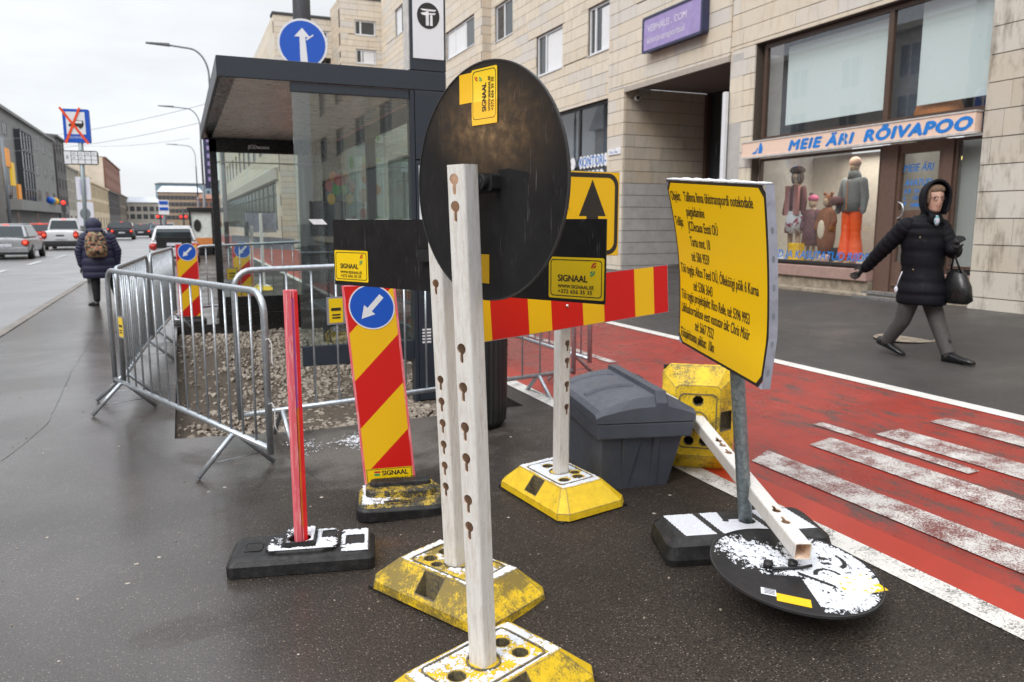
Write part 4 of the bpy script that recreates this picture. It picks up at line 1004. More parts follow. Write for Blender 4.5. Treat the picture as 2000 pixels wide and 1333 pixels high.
# --- stand 3: striped board and arrow sign -------------------------------------------------
s3 = root('sign_stand', 'white post on a clean yellow foot with striped board and yellow arrow sign', 'sign', (1.786, 3.515, .05))
RZ3 = R(6.6)
make_post(s3, (1.781, 3.503, .15), (1.785, 3.503, 1.74), RZ3, [.40, .52, .645, .735], '-y', off=.012)
bf3 = base_frame((1.786, 3.515, .053), math.atan2(-.659, .076), (.0, .055))
yellow_foot(s3, bf3, 'yellow_rubber_clean', lambda u, v, i: (.35 if i else .62), seed=3, L=.66)
n3 = V((.1269, -.9919, 0)); u3 = V((.9919, .1269, 0)); tl3 = R(3.8)
uu = u3 * math.cos(tl3) + V((0, 0, math.sin(tl3))); vv = -u3 * math.sin(tl3) + V((0, 0, math.cos(tl3)))
f3 = obl(V((1.105, 3.30, .932)), uu, vv, n3)
mb = MB(); mb.plate(rect(0, 0, 1.315, .258), [], f3, .004); sb = mb.build('striped_board', 'sheet_metal', s3)
ed = [0, .05, .187, .213, .41, .548, .745, .882, 1.08, 1.216, 1.315]
edges = [(0, .0), ]
xs = [0.0, .205, .41, .548, .745, .882, 1.08, 1.216, 1.315]
cols = ['sheet_red', 'sheet_yellow', 'sheet_red', 'sheet_yellow', 'sheet_red', 'sheet_yellow', 'sheet_red', 'sheet_yellow']
xs = [.0, .06, .178, .222, .428, .561, .750, .883, 1.085, 1.215, 1.315]
xs = [0.0, .178, .222, .428, .561, .750, .883, 1.085, 1.215, 1.315]
cols = ['sheet_red', 'sheet_yellow', 'sheet_red', 'sheet_yellow', 'sheet_red', 'sheet_yellow', 'sheet_red', 'sheet_yellow', 'sheet_red']
for a, b, c in zip(xs[:-1], xs[1:], cols):
    mb = MB(); mb.sheet(rect(max(a, .003), .003, min(b, 1.312), .255), [], fz(f3, .0008)); mb.build('stripe', c, sb)
mb = MB(); mb.ball(f3(.655, .115, .002), .009, 10, 6); mb.build('bolt', 'bolt_steel', sb)
f3a = obl(V((1.78, 3.45, 1.328)), u3, (0, 0, 1), n3)
mb = MB(); mb.plate(rect(-.32, 0, .320, .425), [], f3a, .004); ar = mb.build('arrow_sign', 'sheet_metal', s3)
mb = MB(); mb.sheet(rect(-.318, .002, .318, .423), [], fz(f3a, .0008)); mb.build('face', 'sheet_yellow', ar)
mb = MB(); mb.plate(rrect(-.312, .006, .312, .417, .06), [rrect(-.290, .028, .290, .395, .045)], fz(f3a, .0014), .0004); 
mb.sheet([(.066, .203), (.112, .203), (.112, .06), (.186, .06), (.186, .203), (.234, .203), (.148, .385)], [], fz(f3a, .0014)); mb.build('arrow', 'print_black', ar)
mb = MB(); mb.ball(f3a(-.005, .25, .002), .008, 10, 6); mb.build('bolt', 'bolt_steel', ar)
# --- delineator panels ---------------------------------------------------------------------
def oval_foot(parent, fr, mat, L, W, H, ymat=None):
    def rr(a, b, r, z, dy=0): return [fr(x, y + dy, z) for x, y in rrect(-a, -b, a, b, r, 5)]
    l, w_ = L / 2, W / 2; mb = MB()
    mb.rings([rr(l, w_, .07, 0), rr(l, w_, .07, H * .38), rr(l - .012, w_ - .012, .065, H * .50)]); b = mb.build('base', 'black_rubber', parent, bev=.004)
    mb = MB(); mb.rings([rr(l - .012, w_ - .012, .065, H * .50), rr(l - .028, w_ - .028, .055, H * .60)]); mb.build('top_face', ymat or mat, b)
    mb = MB(); mb.rings([rr(l * .80, w_ * .52, .05, H * .58, .03), rr(l * .78, w_ * .50, .05, H * .80, .03), rr(l * .74, w_ * .46, .045, H * .86, .03)]); c = mb.build('collar', ymat or mat, b, bev=.004)
    mb = MB(); mb.rings([rr(l * .70, w_ * .22, .02, H * .84, .045), rr(l * .68, w_ * .20, .02, H * 1.02, .045)]); mb.build('clamp', 'black_rubber', b, bev=.004)
    mb = MB(); mb.plate(rrect(-.085, -w_ * .86, .065, -w_ * .62, .02), [rrect(-.072, -w_ * .81, .052, -w_ * .67, .014)], lambda a, c_, d=0: fr(a, c_, H * .63 + d), .008); mb.build('lip', ymat or mat, b)
    mb = MB(); mb.sheet(rrect(-.072, -w_ * .81, .052, -w_ * .67, .014), [], lambda a, c_, d=0: fr(a, c_, H * .61)); mb.build('slot', 'dark_interior', b)
    def fn(u, v):
        if v > .0 and u > -l * .78: return -9
        if -.09 < u < .07 and v < -w_ * .6: return -9
        return .15 - (u + .12) * 4
    snow_patch('snow', b, lambda a, c_, d: fr(a, c_, H * .601 + d), -l + .03, l - .03, -w_ + .03, w_ - .03, .005, fn, .004)
    return b
def delineator(label, fr, ff, Wd, Ht, footmats, logo=True, foot_dims=(.46, .36, .14)):
    t = root('delineator_panel', label, 'barrier panel', ff(0, 0, 0), group='red and yellow lane-closure panels')
    oval_foot(t, ff, footmats[0], *foot_dims, footmats[1])
    mb = MB(); mb.plate(rect(0, 0, Wd, Ht), [], fr, .02); pn = mb.build('panel', 'pink_stake', t, bev=.004)
    x0, x1 = .012, Wd - .012; f1 = fz(fr, .001); bnd = []
    yb = .085 if logo else 0.005
    body = rect(x0, yb, x1, Ht - .004); sl = .26 / .27
    # stripe boundaries as height on the left edge
    hs = [-.55, .055 - .27, .055, .30, .555, .81, 1.08, 1.5]
    cl = ['sheet_yellow', 'sheet_yellow', 'sheet_red', 'sheet_yellow', 'sheet_red', 'sheet_yellow', 'sheet_red']
    hs = [-.9, -.215, .045, .30, .56, .815, 1.6]
    cl = ['sheet_yellow', 'sheet_red', 'sheet_yellow', 'sheet_red', 'sheet_yellow', 'sheet_red']
    for a, b, c in zip(hs[:-1], hs[1:], cl):
        p = clip(clip(body, -sl, 1, -a), sl, -1, b)
        if len(p) > 2: mb = MB(); mb.sheet(p, [], f1); mb.build('stripe', c, pn)
    cx, cy, rr = Wd * .52, Ht - .115, Wd * .432
    mb = MB(); mb.plate(circ(cx, cy, rr, 40), [circ(cx, cy, rr * .945, 40)], fz(fr, .0032), .002); dd = mb.build('roundel_ring', 'sheet_white', pn)
    mb = MB(); mb.plate(circ(cx, cy, rr * .945, 40), [], fz(fr, .003), .0018); mb.build('roundel', 'sheet_blue', pn)
    d = V((-.70, -.71)); q = V((.71, -.70)); mb = MB(); P = lambda a, b: (cx + d.x * a + q.x * b, cy + d.y * a + q.y * b)
    k = rr / .117
    mb.sheet([P(-.078 * k, -.0135 * k), P(.018 * k, -.0135 * k), P(.018 * k, -.036 * k), P(.083 * k, 0), P(.018 * k, .036 * k), P(.018 * k, .0135 * k), P(-.078 * k, .0135 * k)], [], fz(fr, .0036)); mb.build('arrow', 'sheet_white', dd)
    if logo:
        mb = MB(); mb.sheet(rect(x0, .004, x1, yb), [], f1); lg = mb.build('label', 'sticker_yellow', pn)
        mb = MB(); mb.plate(rect(x0 + .004, .007, x1 - .004, yb - .003), [rect(x0 + .007, .010, x1 - .007, yb - .006)], fz(fr, .0018), .0004)
        text(mb, 'SIGNAAL', fr, x0 + .085, .045, .026, .92, bold=.0012, w=.0018); text(mb, 'WWW.SIGNAAL.EE', fr, x0 + .045, .015, .017, 1.02, bold=.0004, w=.0018); mb.build('lettering', 'print_black', lg)
        mb = MB(); mb.sheet(rrect(x0 + .045, .060, x0 + .078, .070, .004), [], fz(fr, .002)); mb.build('emblem', 'print_red', lg)
        mb = MB(); mb.sheet(rrect(x0 + .043, .045, x0 + .074, .056, .004), [], fz(fr, .002)); mb.build('emblem', 'print_green', lg)
    return t
ud = V((.263, -.065, .008)).normalized(); vd = V((.750 - .837, .006, 1.058)).normalized(); nd = ud.cross(vd)
if nd.dot(V((-.3, -.9, 0))) < 0: nd = -nd
dl = delineator('large red and yellow striped panel with blue arrow left of the white posts', obl((.833, 3.955, .105), ud, vd, nd), base_frame((.99, 3.80, .005), R(-13)), .272, 1.075, ('rubber_yellow_edge', 'rubber_yellow_edge'))
delineator('small red and yellow striped panel with blue arrow on a black foot behind the railings', obl((-.075, 12.4, .10), V((1, -.1, 0)).normalized(), (0, 0, 1), V((-.1, -1, 0)).normalized()), base_frame((.06, 12.4, 0), R(-5)), .30, 1.08, ('black_rubber', 'black_rubber'), logo=False, foot_dims=(.46, .36, .13))
mb = MB()
def sdel(u, v):
    return (-.15 if v < .02 else -9)
# --- pink wooden stake in a black rubber foot ----------------------------------------------
pk = root('marker_stake', 'bright pink painted wooden stake standing in a flat black rubber foot', 'stake', (.41, 3.36, 0))
a0, a1 = V((.414, 3.352, .06)), V((.416, 3.373, 1.215)); fr = axis_frame(a0, a1, R(10)); L = (a1 - a0).length
mb = MB(); a, b = .024, .020
mb.rings([[fr(x, y, z) for x, y in ((-a, -b), (-a * .1, -b), (a * .05, -b * .4), (a * .2, -b), (a, -b), (a, b), (-a, b))] for z in (0, L * .5, L)]); sk = mb.build('stake', 'pink_stake', pk)
mb = MB(); mb.add([fr(a * .3, -b - .0008, .03), fr(a + .0008, -b - .0008, .03), fr(a + .0008, -b - .0008, L - .002), fr(a * .45, -b - .0008, L - .01)], [(0, 1, 2, 3)]); mb.add([fr(a + .0008, -b, .03), fr(a + .0008, b, .03), fr(a + .0008, b, L - .001), fr(a + .0008, -b, L - .001)], [(0, 1, 2, 3)]); mb.build('painted_side', 'stake_red', sk)
mb = MB(); mb.add([fr(-.001, -b + .003, L * .55), fr(a * .28, -b - .0012, L * .55), fr(a * .25, -b - .0012, L - .03), fr(-a * .1, -b - .0005, L - .04)], [(0, 1, 2, 3)]); mb.build('groove', 'stake_purple', sk)
mb = MB(); mb.add([fr(.0, -b - .0012, .12), fr(a * .28, -b - .0012, .10), fr(a * .38, -b - .0012, L * .56), fr(a * .05, -b - .0012, L * .56)], [(0, 1, 2, 3)]); mb.build('groove', 'stake_orange', sk)
bf = base_frame((.425, 3.36, 0), math.atan2(-.145, .621))
def slab_foot(parent, fr, L, W, H, bump=True):
    mb = MB(); 
    def rr(a, b, r, z): return [fr(x, y, z) for x, y in rrect(-a, -b, a, b, r, 3)]
    l, w_ = L / 2, W / 2
    mb.rings([rr(l, w_, .03, 0), rr(l, w_, .03, H * .42), rr(l - .02, w_ - .016, .03, H * .62), rr(l - .035, w_ - .03, .025, H * .66)])
    b = mb.build('base', 'black_rubber', parent, bev=.004)
    return b
bs = slab_foot(pk, bf, .625, .285, .12)
mb = MB(); H = .12
o = [(-.16, -.06), (-.10, -.115), (.09, -.115), (.16, -.05), (.16, .09), (.10, .125), (-.10, .125), (-.16, .07)]; oi = [(x * .9, y * .86) for x, y in o]
mb.rings([[bf(x, y, .07) for x, y in o], [bf(x * .97, y * .96, .092) for x, y in o], [bf(x, y, .095) for x, y in oi]]); mb.build('step', 'black_rubber', bs, bev=.003)
mb = MB(); mb.plate(rrect(-.085, -.075, .055, .105, .03), [circ(-.012, -.028, .048, 20, .040)], lambda a, b, c=0: bf(a, b, .118 + c), .03); mb.build('collar', 'black_rubber', bs, bev=.004)
for x0, x1, y0, y1 in ((-.245, -.18, -.045, .035), (.195, .262, -.035, .05), (.09, .135, .02, .085)):
    z = .0805 if abs(x0) > .15 else .0965
    mb = MB(); mb.plate(rrect(x0 - .006, y0 - .006, x1 + .006, y1 + .006, .012), [rrect(x0, y0, x1, y1, .01)], lambda a, b, c=0: bf(a, b, z + .003 + c), .006); mb.build('lip', 'black_rubber', bs)
    mb = MB(); mb.sheet(rrect(x0, y0, x1, y1, .01), [], lambda a, b, c=0: bf(a, b, z + .0008)); mb.build('pocket', 'dark_interior', bs)
def sA(u, v):
    if not (.165 < u < .285 and -.115 < v < .125): return -9
    if .185 < u < .27 and -.045 < v < .06: return -9
    return .25 + (u - .2) * 2.5
snow_patch('snow', bs, lambda a, b, c: bf(a, b, .0805 + c), .16, .29, -.12, .13, .004, sA, .006)
def sB(u, v):
    if not (-.15 < u < .15 and -.10 < v < .11): return -9
    if -.09 < u < .06 and -.08 < v < .108: return -9
    if .08 < u < .145 and .01 < v < .095: return -9
    return .3 if u > .05 else (.1 - (v + .05) * 5)
snow_patch('snow', bs, lambda a, b, c: bf(a, b, .0965 + c), -.15, .15, -.11, .12, .004, sB, .006)
def sC(u, v):
    if (u + .012) ** 2 + ((v + .028) * 1.2) ** 2 < .05 ** 2 or not (-.08 < u < .05 and -.07 < v < .1): return -9
    return .35 if u > -.01 else -.1
snow_patch('snow', bs, lambda a, b, c: bf(a, b, .118 + c), -.08, .055, -.07, .105, .004, sC, .006)

# --- yellow information sign -----------------------------------------------------------------
inf = root('information_sign', 'bent yellow works notice covered in black text on a galvanised pole', 'sign', (2.24, 2.58, .09))
TL, TR, BL, BR = V((2.06, 3.023, 1.692)), V((1.949, 2.233, 1.633)), V((2.141, 2.988, .942)), V((1.99, 2.216, .883))
nI = (TR - TL).cross(BL - TL).normalized()
if nI.dot(V((-1, -.3, 0))) < 0: nI = -nI
def fi(s, t, w=0):   # s 0..1 left to right, t 0..1 top to bottom, gentle bend
    p = (TL * (1 - s) + TR * s) * (1 - t) + (BL * (1 - s) + BR * s) * t
    bend = .030 * math.sin(math.pi * min(1, t / .95)) * (1 - .55 * s) - .045 * max(0, t - .75) * s * 2
    return p - nI * bend + nI * w
def grid_face(mb, inset, w, n=16, flip=False, s0=0, s1=1, t0=0, t1=1, rad=.05):
    # rounded rectangle cut into columns
    xs = [s0 + inset + (s1 - s0 - 2 * inset) * k / 24 for k in range(25)]; rows = []
    for x in xs:
        e = min(x - s0 - inset, s1 - inset - x); r_ = max(rad - inset * .5, .005); dy = r_ - math.sqrt(max(0, r_ * r_ - (r_ - min(e, r_)) ** 2))
        rows.append([fi(x, t0 + inset + dy + (t1 - t0 - 2 * inset - 2 * dy) * k / n, w) for k in range(n + 1)])
    for a_, b_ in zip(rows[:-1], rows[1:]):
        b0 = len(mb.v); mb.v += a_ + b_
        for k in range(n): mb.f.append([b0 + k, b0 + k + 1, b0 + n + 1 + k + 1, b0 + n + 1 + k]); mb.mi.append(mb.cur); mb.sm.append(True)
mb = MB(); grid_face(mb, 0, 0); grid_face(mb, 0, -.004)
pn = mb.build('panel', 'sign_black_edge', inf)
mb = MB(); grid_face(mb, .016, .0012, rad=.055); mb.build('face', 'sign_yellow', pn)
# folded steel flanges: right edge seen broad, top edge
mb = MB()
pts = [fi(1.0, k / 16) for k in range(17)]; vb = -nI * .020 + V((.010, -.010, 0))
mb.add(pts + [p + vb for p in pts] , [(k, k + 1, 18 + k, 17 + k) for k in range(16)])
pts2 = [p + vb for p in pts]; vin = (TL - TR).normalized() * .02
mb.add(pts2 + [p + vin for p in pts2], [(k, k + 1, 18 + k, 17 + k) for k in range(16)])
for q in (0, 1):
    e_ = [fi(k / 12, q) for k in range(13)]; mb.add(e_ + [p - nI * .035 for p in e_], [(k, k + 1, 14 + k, 13 + k) for k in range(12)])
e_ = [fi(0, k / 12) for k in range(13)]; mb.add(e_ + [p - nI * .035 for p in e_], [(k, k + 1, 14 + k, 13 + k) for k in range(12)])
fl = mb.build('flange', 'sheet_metal', pn)
mb = MB()
for k in range(6):
    t = .22 + k * .14; p = fi(1.0, t) + vb * .5; dn = (fi(1.0, t + .02) - fi(1.0, t)).normalized(); sd_ = vb.normalized(); nrm = dn.cross(sd_)
    if nrm.dot(-V((2, 2.2, 0))) < 0: nrm = -nrm
    mb.add([p + nrm * .0015 + dn * .013 * math.cos(2 * math.pi * j / 12) + sd_ * .006 * math.sin(2 * math.pi * j / 12) for j in range(12)], [tuple(range(12))])
mb.build('punch_hole', 'lamp_pole_grey', fl)
mb = MB()
def L_(s_, x, y, sx=.56): text(mb, s_, lambda a, b, c=0: fi(a / .80, b / .755, c), x * .80, y * .755, .0385, sx, bold=.0007, w=.002)
# text() draws upwards: flip the vertical
def fi_up(a, b, c=0): return fi(a / .80, 1 - b / .755, c)
def L_(s_, x, y, sx=.56, h=.0430): text(mb, s_, fi_up, x * .80, (1 - y) * .755 - .003, h, sx * .93, bold=.0008, w=.0022)
L_('Objekt:', .03, .115); L_('Tallinna linna ühistranspordi ootekodade', .19, .115, .595)
L_('paigaldamine', .19, .200, .58); L_('Tellija:', .03, .268); L_('JCDecaux Eesti OÜ', .19, .287, .59); L_('Tartu mnt. 18', .19, .378, .59); L_('tel: 506 9559', .19, .466, .57)
L_('Töö tegija: Altos Teed OÜ, Õlleköögi põik 6 Kurna', .035, .552, .585); L_('tel: 5306 3643', .195, .641, .57)
L_('Töö tegija projektijuht: Rico Reile, tel: 5396 9953', .035, .713, .555); L_('Liikluskorralduse eest vastutav isik: Chris Müür', .035, .793, .585)
L_('tel: 5667 7552', .225, .872, .57); L_('Tööpiirkonna pikkus:  10m', .035, .945, .57)
mb.build('lettering', 'print_black', pn)
mb = MB(); mb.smooth = True
for k in range(30):
    s_ = .02 + .96 * k / 29; p = fi(s_, 0) - nI * .018 + V((0, 0, .002)); mb.ball(p, (.022, .022, .005 + .006 * abs(math.sin(k * 2.3)) * (1 if 4 < k < 24 else .4)), 8, 4)
mb.build('snow', 'snow', pn, kind='stuff')
mb = MB(); mb.tube([V((2.245, 2.585, .13)), V((2.132, 2.556, .858)), V((2.066, 2.545, 1.38))], .030, 20); mb.build('pole', 'galvanised_pole', inf)
# rubber foot with snow pads
bf = base_frame((2.205, 2.585, .072), math.atan2(-.27, .60) + R(4), (.045, 0)); l, w_ = .36, .165
mb = MB()
def rr_(a, b, r, z): return [bf(x, y, z) for x, y in rrect(-a, -b, a, b, r, 4)]
mb.rings([rr_(l, w_, .03, 0), rr_(l + .004, w_ + .004, .04, .03), rr_(l - .008, w_ - .008, .04, .085), rr_(l - .05, w_ - .035, .03, .115)])
bi = mb.build('base', 'black_rubber', inf, bev=.006)
for q, (x0, x1) in enumerate(((-.27, -.135), (-.105, .10), (.13, .30))):
    def fn(u, v, x0=x0, x1=x1):
        if math.hypot(u - .04, v) < .035 or math.hypot(u + .05, v - .02) < .014: return -9
        if not (x0 + (v + .1) * -.18 < u < x1 + (v + .1) * -.18 and abs(v) < .118): return -9
        if q == 1 and v > .03 and -.06 < u < .09: return -9
        return .9
    snow_patch('snow', bi, lambda a, b, c: bf(a, b, .1155 + c), -.33, .33, -.125, .125, .0045, fn, .005)
# --- yellow foot on its side with the fallen sign ---------------------------------------------
s4 = root('fallen_sign', 'toppled white post from an upended yellow foot, its round black sign flat under snow', 'sign', (2.65, 3.5, .1))
nx = V((-.60, -.80, 0)).normalized(); ux = V((0, 0, -1)); vx = nx.cross(ux)
PC = V((2.588, 3.419, .405))
lt = lambda a, b, d: PC + ux * a + vx * b + nx * (d - .135)
lt2 = lambda a, b, d: lt(a, b, d)
yellow_foot(s4, lt2, 'yellow_rubber_mid', None, L=.60, W=.405, seed=5)
EN = V((2.065, 2.065, .285)); S0 = PC - (EN - PC).normalized() * .05
make_post(s4, S0, EN, R(0), [.44, .505, .60, .80, .865, 1.23, 1.33], '+y', s=.066, down=1, hs=1.1)
C2 = V((2.062, 2.098, .205)); n2 = V((.04, -.11, 1)).normalized(); u2 = V((.92, -.39, 0)); u2 = (u2 - n2 * n2.dot(u2)).normalized(); v2 = n2.cross(u2)
f2 = obl(C2, u2, v2, n2)
mb = MB(); mb.plate(circ(0, 0, .313, 96), [], f2, .004); d2 = mb.build('sign_disc', 'sign_back_black', s4)
mb = MB(); mb.plate(circ(0, 0, .3135, 96), [circ(0, 0, .309, 96)], fz(f2, .002), .010); mb.build('rim', 'bumper_dark', d2)
def sd2(u, v):
    r = math.hypot(u, v)
    if r > .302: return -9
    # main drift lower right, patch upper left; bare band between
    a = .9 - abs((u + .10) * .55 + (v - .10) * .85) * 5 if (u < .05 and v > -.02) else -2
    a = min(a, 4 * (.10 - abs(u + .12) * .55))+ .1 if a > -2 else -2
    m = -2
    # upper-left streak
    du, dv = u + .115, v - .085
    e1 = 1 - ((du * .75 - dv * .66) / .15) ** 2 - ((du * .66 + dv * .75) / .085) ** 2
    # right field
    e2 = 1 - ((u - .145) / .165) ** 2 - ((v - .03) / .20) ** 2
    e3 = 1 - ((u - .07) / .175) ** 2 - ((v + .165) / .115) ** 2
    e4 = .8 - ((u + .01) / .10) ** 2 * 2 - ((v + .04) / .035) ** 2
    m = max(e1 * .42, min(e2 * 1.3, .5), min(e3 * 1.3, .5), e4 * .6)
    # smiling face, drawn in the snow with a finger
    for x, y, q, w_ in ((.142, .090, .022, .012), (.142, .050, .020, .011)):
        if ((u - x) / q) ** 2 + ((v - y) / w_) ** 2 < 1: return -9
    rr = math.hypot(u - .165, v - .078); aa = math.degrees(math.atan2(v - .078, u - .165))
    if abs(rr - .055) < .009 and -68 < aa < 48: return -9
    # swept arcs
    r3 = math.hypot(u - .115, v + .045); a3 = math.degrees(math.atan2(v + .045, u - .115))
    if abs(r3 - .05) < .008 and 20 < a3 < 175: return -9
    if abs((v + .05) + (u - .02) * .75) < .013 and .0 < u < .11: return -9
    if u < -.03 and v < -.10: return -9
    if (u - .02) * .3 + v < -.02 and u < .0 and v < -.06: return -9
    return m
snow_patch('snow', d2, lambda a, b, c: f2(a, b, c + .0008), -.31, .31, -.31, .31, .0034, sd2, .006, grain=.95)
mb = MB(); q = lambda a, b, ang, c=0: None
def rot_rect(cx, cy, a, b, ang): return [(cx + x * math.cos(ang) - y * math.sin(ang), cy + x * math.sin(ang) + y * math.cos(ang)) for x, y in ((-a, -b), (a, -b), (a, b), (-a, b))]
mb = MB(); mb.plate(rot_rect(-.085, -.225, .058, .026, R(-16)), [], fz(f2, .0016), .001); mb.build('sticker', 'sign_yellow', d2)
mb = MB(); mb.plate(rot_rect(.085, .215, .060, .022, R(-8)), [], fz(f2, .0016), .001); mb.build('sticker', 'sign_yellow', d2)
mb = MB(); mb.plate(rot_rect(-.160, -.180, .026, .022, R(-16)), [], fz(f2, .0016), .001); lb = mb.build('label', 'paper_white', d2)
mb = MB()
for k in range(4): mb.sheet(rot_rect(-.160 + .003 * k, -.192 + .009 * k, .018, .0022, R(-16)), [], fz(f2, .002))
mb.build('lettering', 'print_black', lb)
mb = MB(); mb.plate(rot_rect(.205, -.085, .085, .060, R(20)), [], fz(f2, .0016), .001); st = mb.build('sticker', 'sign_yellow', d2)
mb = MB(); fs = lambda a, b, c=0: f2(.125 + a * math.cos(R(110)) - b * math.sin(R(110)), -.168 + a * math.sin(R(110)) + b * math.cos(R(110)), c)
text(mb, 'SIGNAAL', fs, .0, .0, .018, .9, bold=.0008, w=.002); mb.build('lettering', 'print_black', st)
mb = MB(); mb.tube([f2(-.10, -.035, .012), f2(.02, -.012, .012), f2(.06, -.005, .02)], .006, 8)
for x, y in ((-.105, -.005), (-.005, .012)): mb.tube([f2(x, y, .0), f2(x, y, .024)], .018, 16); mb.tube([f2(x, y, .024), f2(x, y, .0255)], .009, 10)
mb.build('bracket', 'bracket_black', d2)
# --- grit bin -----------------------------------------------------------------------------------
gb = root('grit_bin', 'dark grey plastic grit bin with a ribbed hinged lid and a patch of snow', 'bin', (2.2, 3.7, .07))
A = V((2.000, 3.47, .06)); ub_ = V((.368, -.094, 0)).normalized(); vb_ = V((.20, .98, 0)).normalized()
up_ = V((-.03, 0, 1)).normalized()
gf = obl(A, ub_, vb_, V((0, 0, 1)))
# local: u to the right along the front, v to the back
Lb, Wb = .375, .30; Lt, Wt = .52, .50; h1 = .315
mb = MB()
def hexr(u0, u1, v0, v1, z): return [gf(u0, v0, z), gf(u1, v0, z), gf(u1, v1, z), gf(u0, v1, z)]
o0 = -.035
mb.frust(hexr(.0, Lb, .0, .60, 0), hexr(o0 + .02, o0 + .47, -.06, .68, h1)); body = mb.build('body', 'grit_bin_grey', gb, bev=.008)
mb = MB()
for u0, u1, t0, t1 in ((.12, .155, .10, .20), (.275, .32, .27, .30)):
    mb.frust([gf(u0, -.002, .0), gf(u1, -.002, 0), gf(u1, .02, 0), gf(u0, .02, 0)], [gf(t0, -.075, h1), gf(t1, -.075, h1), gf(t1, -.04, h1), gf(t0, -.04, h1)])
mb.build('rib', 'grit_bin_grey', body, bev=.004)
mb = MB(); mb.frust(hexr(o0 - .01, o0 + .505, -.095, .70, h1), hexr(o0 - .02, o0 + .515, -.10, .71, h1 + .085)); mb.build('rim', 'grit_bin_grey', body, bev=.008)
mb = MB(); mb.add([gf(.028, -.022, .02), gf(.0, -.0, .02), gf(o0 + .016, -.058, h1 - .01), gf(o0 + .022, -.062, h1 - .01)], [(0, 1, 2, 3)])
# lid: domed profile from front edge to hinge ridge
prof = [(-.10, .0), (-.10, .035), (-.06, .070), (.03, .115), (.12, .145), (.20, .160), (.205, .180), (.245, .182), (.25, .165), (.36, .150), (.44, .10), (.44, .0)]
# profile runs along u (left low edge to right), ridge crosses the lid along v
mb = MB(); z0 = h1 + .088
PL = [(-.058, .0), (-.058, .045), (-.03, .066), (.06, .100), (.15, .124), (.262, .140), (.268, .166), (.325, .162), (.331, .140), (.40, .106), (.485, .060), (.485, .0)]
r0 = [gf(u, -.105, z0 + z * .62) for u, z in PL]; r05 = [gf(u, -.075, z0 + z) for u, z in PL]; r1 = [gf(u, .68, z0 + z) for u, z in PL]; r2 = [gf(u, .715, z0 + z * .7) for u, z in PL]
mb.rings([r0, r05, r1, r2]); lid = mb.build('lid', 'grit_bin_grey', gb, bev=.006)
def on_lid(u):
    for (a_, za), (b_, zb) in zip(PL[1:-1], PL[2:]):
        if a_ <= u <= b_: return za + (zb - za) * (u - a_) / (b_ - a_)
    return .07
for v0, v1 in ((.02, .24), (.36, .58)):
    mb = MB()
    n = 10; inn = []; 
    us = [-.01 + .25 * k / n for k in range(n + 1)]
    for side in (0, 1):
        pass
    vs_ = []
    for k, u in enumerate(us):
        sp_ = (v1 - v0) * (.5 if False else 1)
        c = (v0 + v1) / 2; hw = (v1 - v0) / 2 * math.sqrt(max(.02, 1 - ((u - .02) / .23) ** 2)) if u > .02 else (v1 - v0) / 2
        vs_.append((u, c - hw, c + hw))
    for (ua, a0_, a1_), (ub2, b0_, b1_) in zip(vs_[:-1], vs_[1:]):
        mb.add([gf(ua, a1_, z0 + on_lid(ua) + .001), gf(ub2, b1_, z0 + on_lid(ub2) + .001), gf(ub2, b1_ + .014, z0 + on_lid(ub2) + .013), gf(ua, a1_ + .014, z0 + on_lid(ua) + .013), gf(ub2, b1_ + .035, z0 + on_lid(ub2) + .001), gf(ua, a1_ + .035, z0 + on_lid(ua) + .001)], [(0, 1, 2, 3), (3, 2, 4, 5)])
    mb.build('rib', 'grit_bin_grey', lid)
def sl_(u, v): 
    if not (.345 < u < .455 and .02 < v < .40): return -9
    return .55 - abs(u - .40) * 4 - abs(v - .2) * 2
snow_patch('snow', lid, lambda a, b, c: gf(a, b, z0 + on_lid(a) + .001 + c),   .34, .46, .0, .42, .005, sl_, .004)
mb = MB(); mb.plate(rect(.38, .55, .44, .64), [], lambda a, b, c=0: gf(a, b, z0 + .105 + c), .01); mb.build('hinge', 'dark_interior', lid)
# --- ribbed litter bin ---------------------------------------------------------------------------
lbn = root('litter_bin', 'dark upright litter bin with fine vertical ribs behind the white posts', 'bin', (1.87, 5.05, .05))
mb = MB(); n = 144; cx, cy = 1.872, 5.05
def ring(r, z, rib=1):
    return [V((cx + (r + (.0035 if k % 4 < 2 else -.0035) * rib) * math.cos(2 * math.pi * k / n), cy + (r + (.0035 if k % 4 < 2 else -.0035) * rib) * math.sin(2 * math.pi * k / n), z)) for k in range(n)]
mb.rings([ring(.15, .065, 0), ring(.20, .075, .3), ring(.222, .11), ring(.228, .2), ring(.235, .95), ring(.215, .985, 0), ring(.19, .99, 0)]); mb.build('body', 'litter_bin_dark', lbn)
mb = MB(); mb.lathe((cx, cy, 0), [(.2, .99), (.24, 1.0), (.24, 1.03), (.12, 1.05), (.001, 1.05)], 40); mb.build('lid', 'litter_bin_dark', lbn)
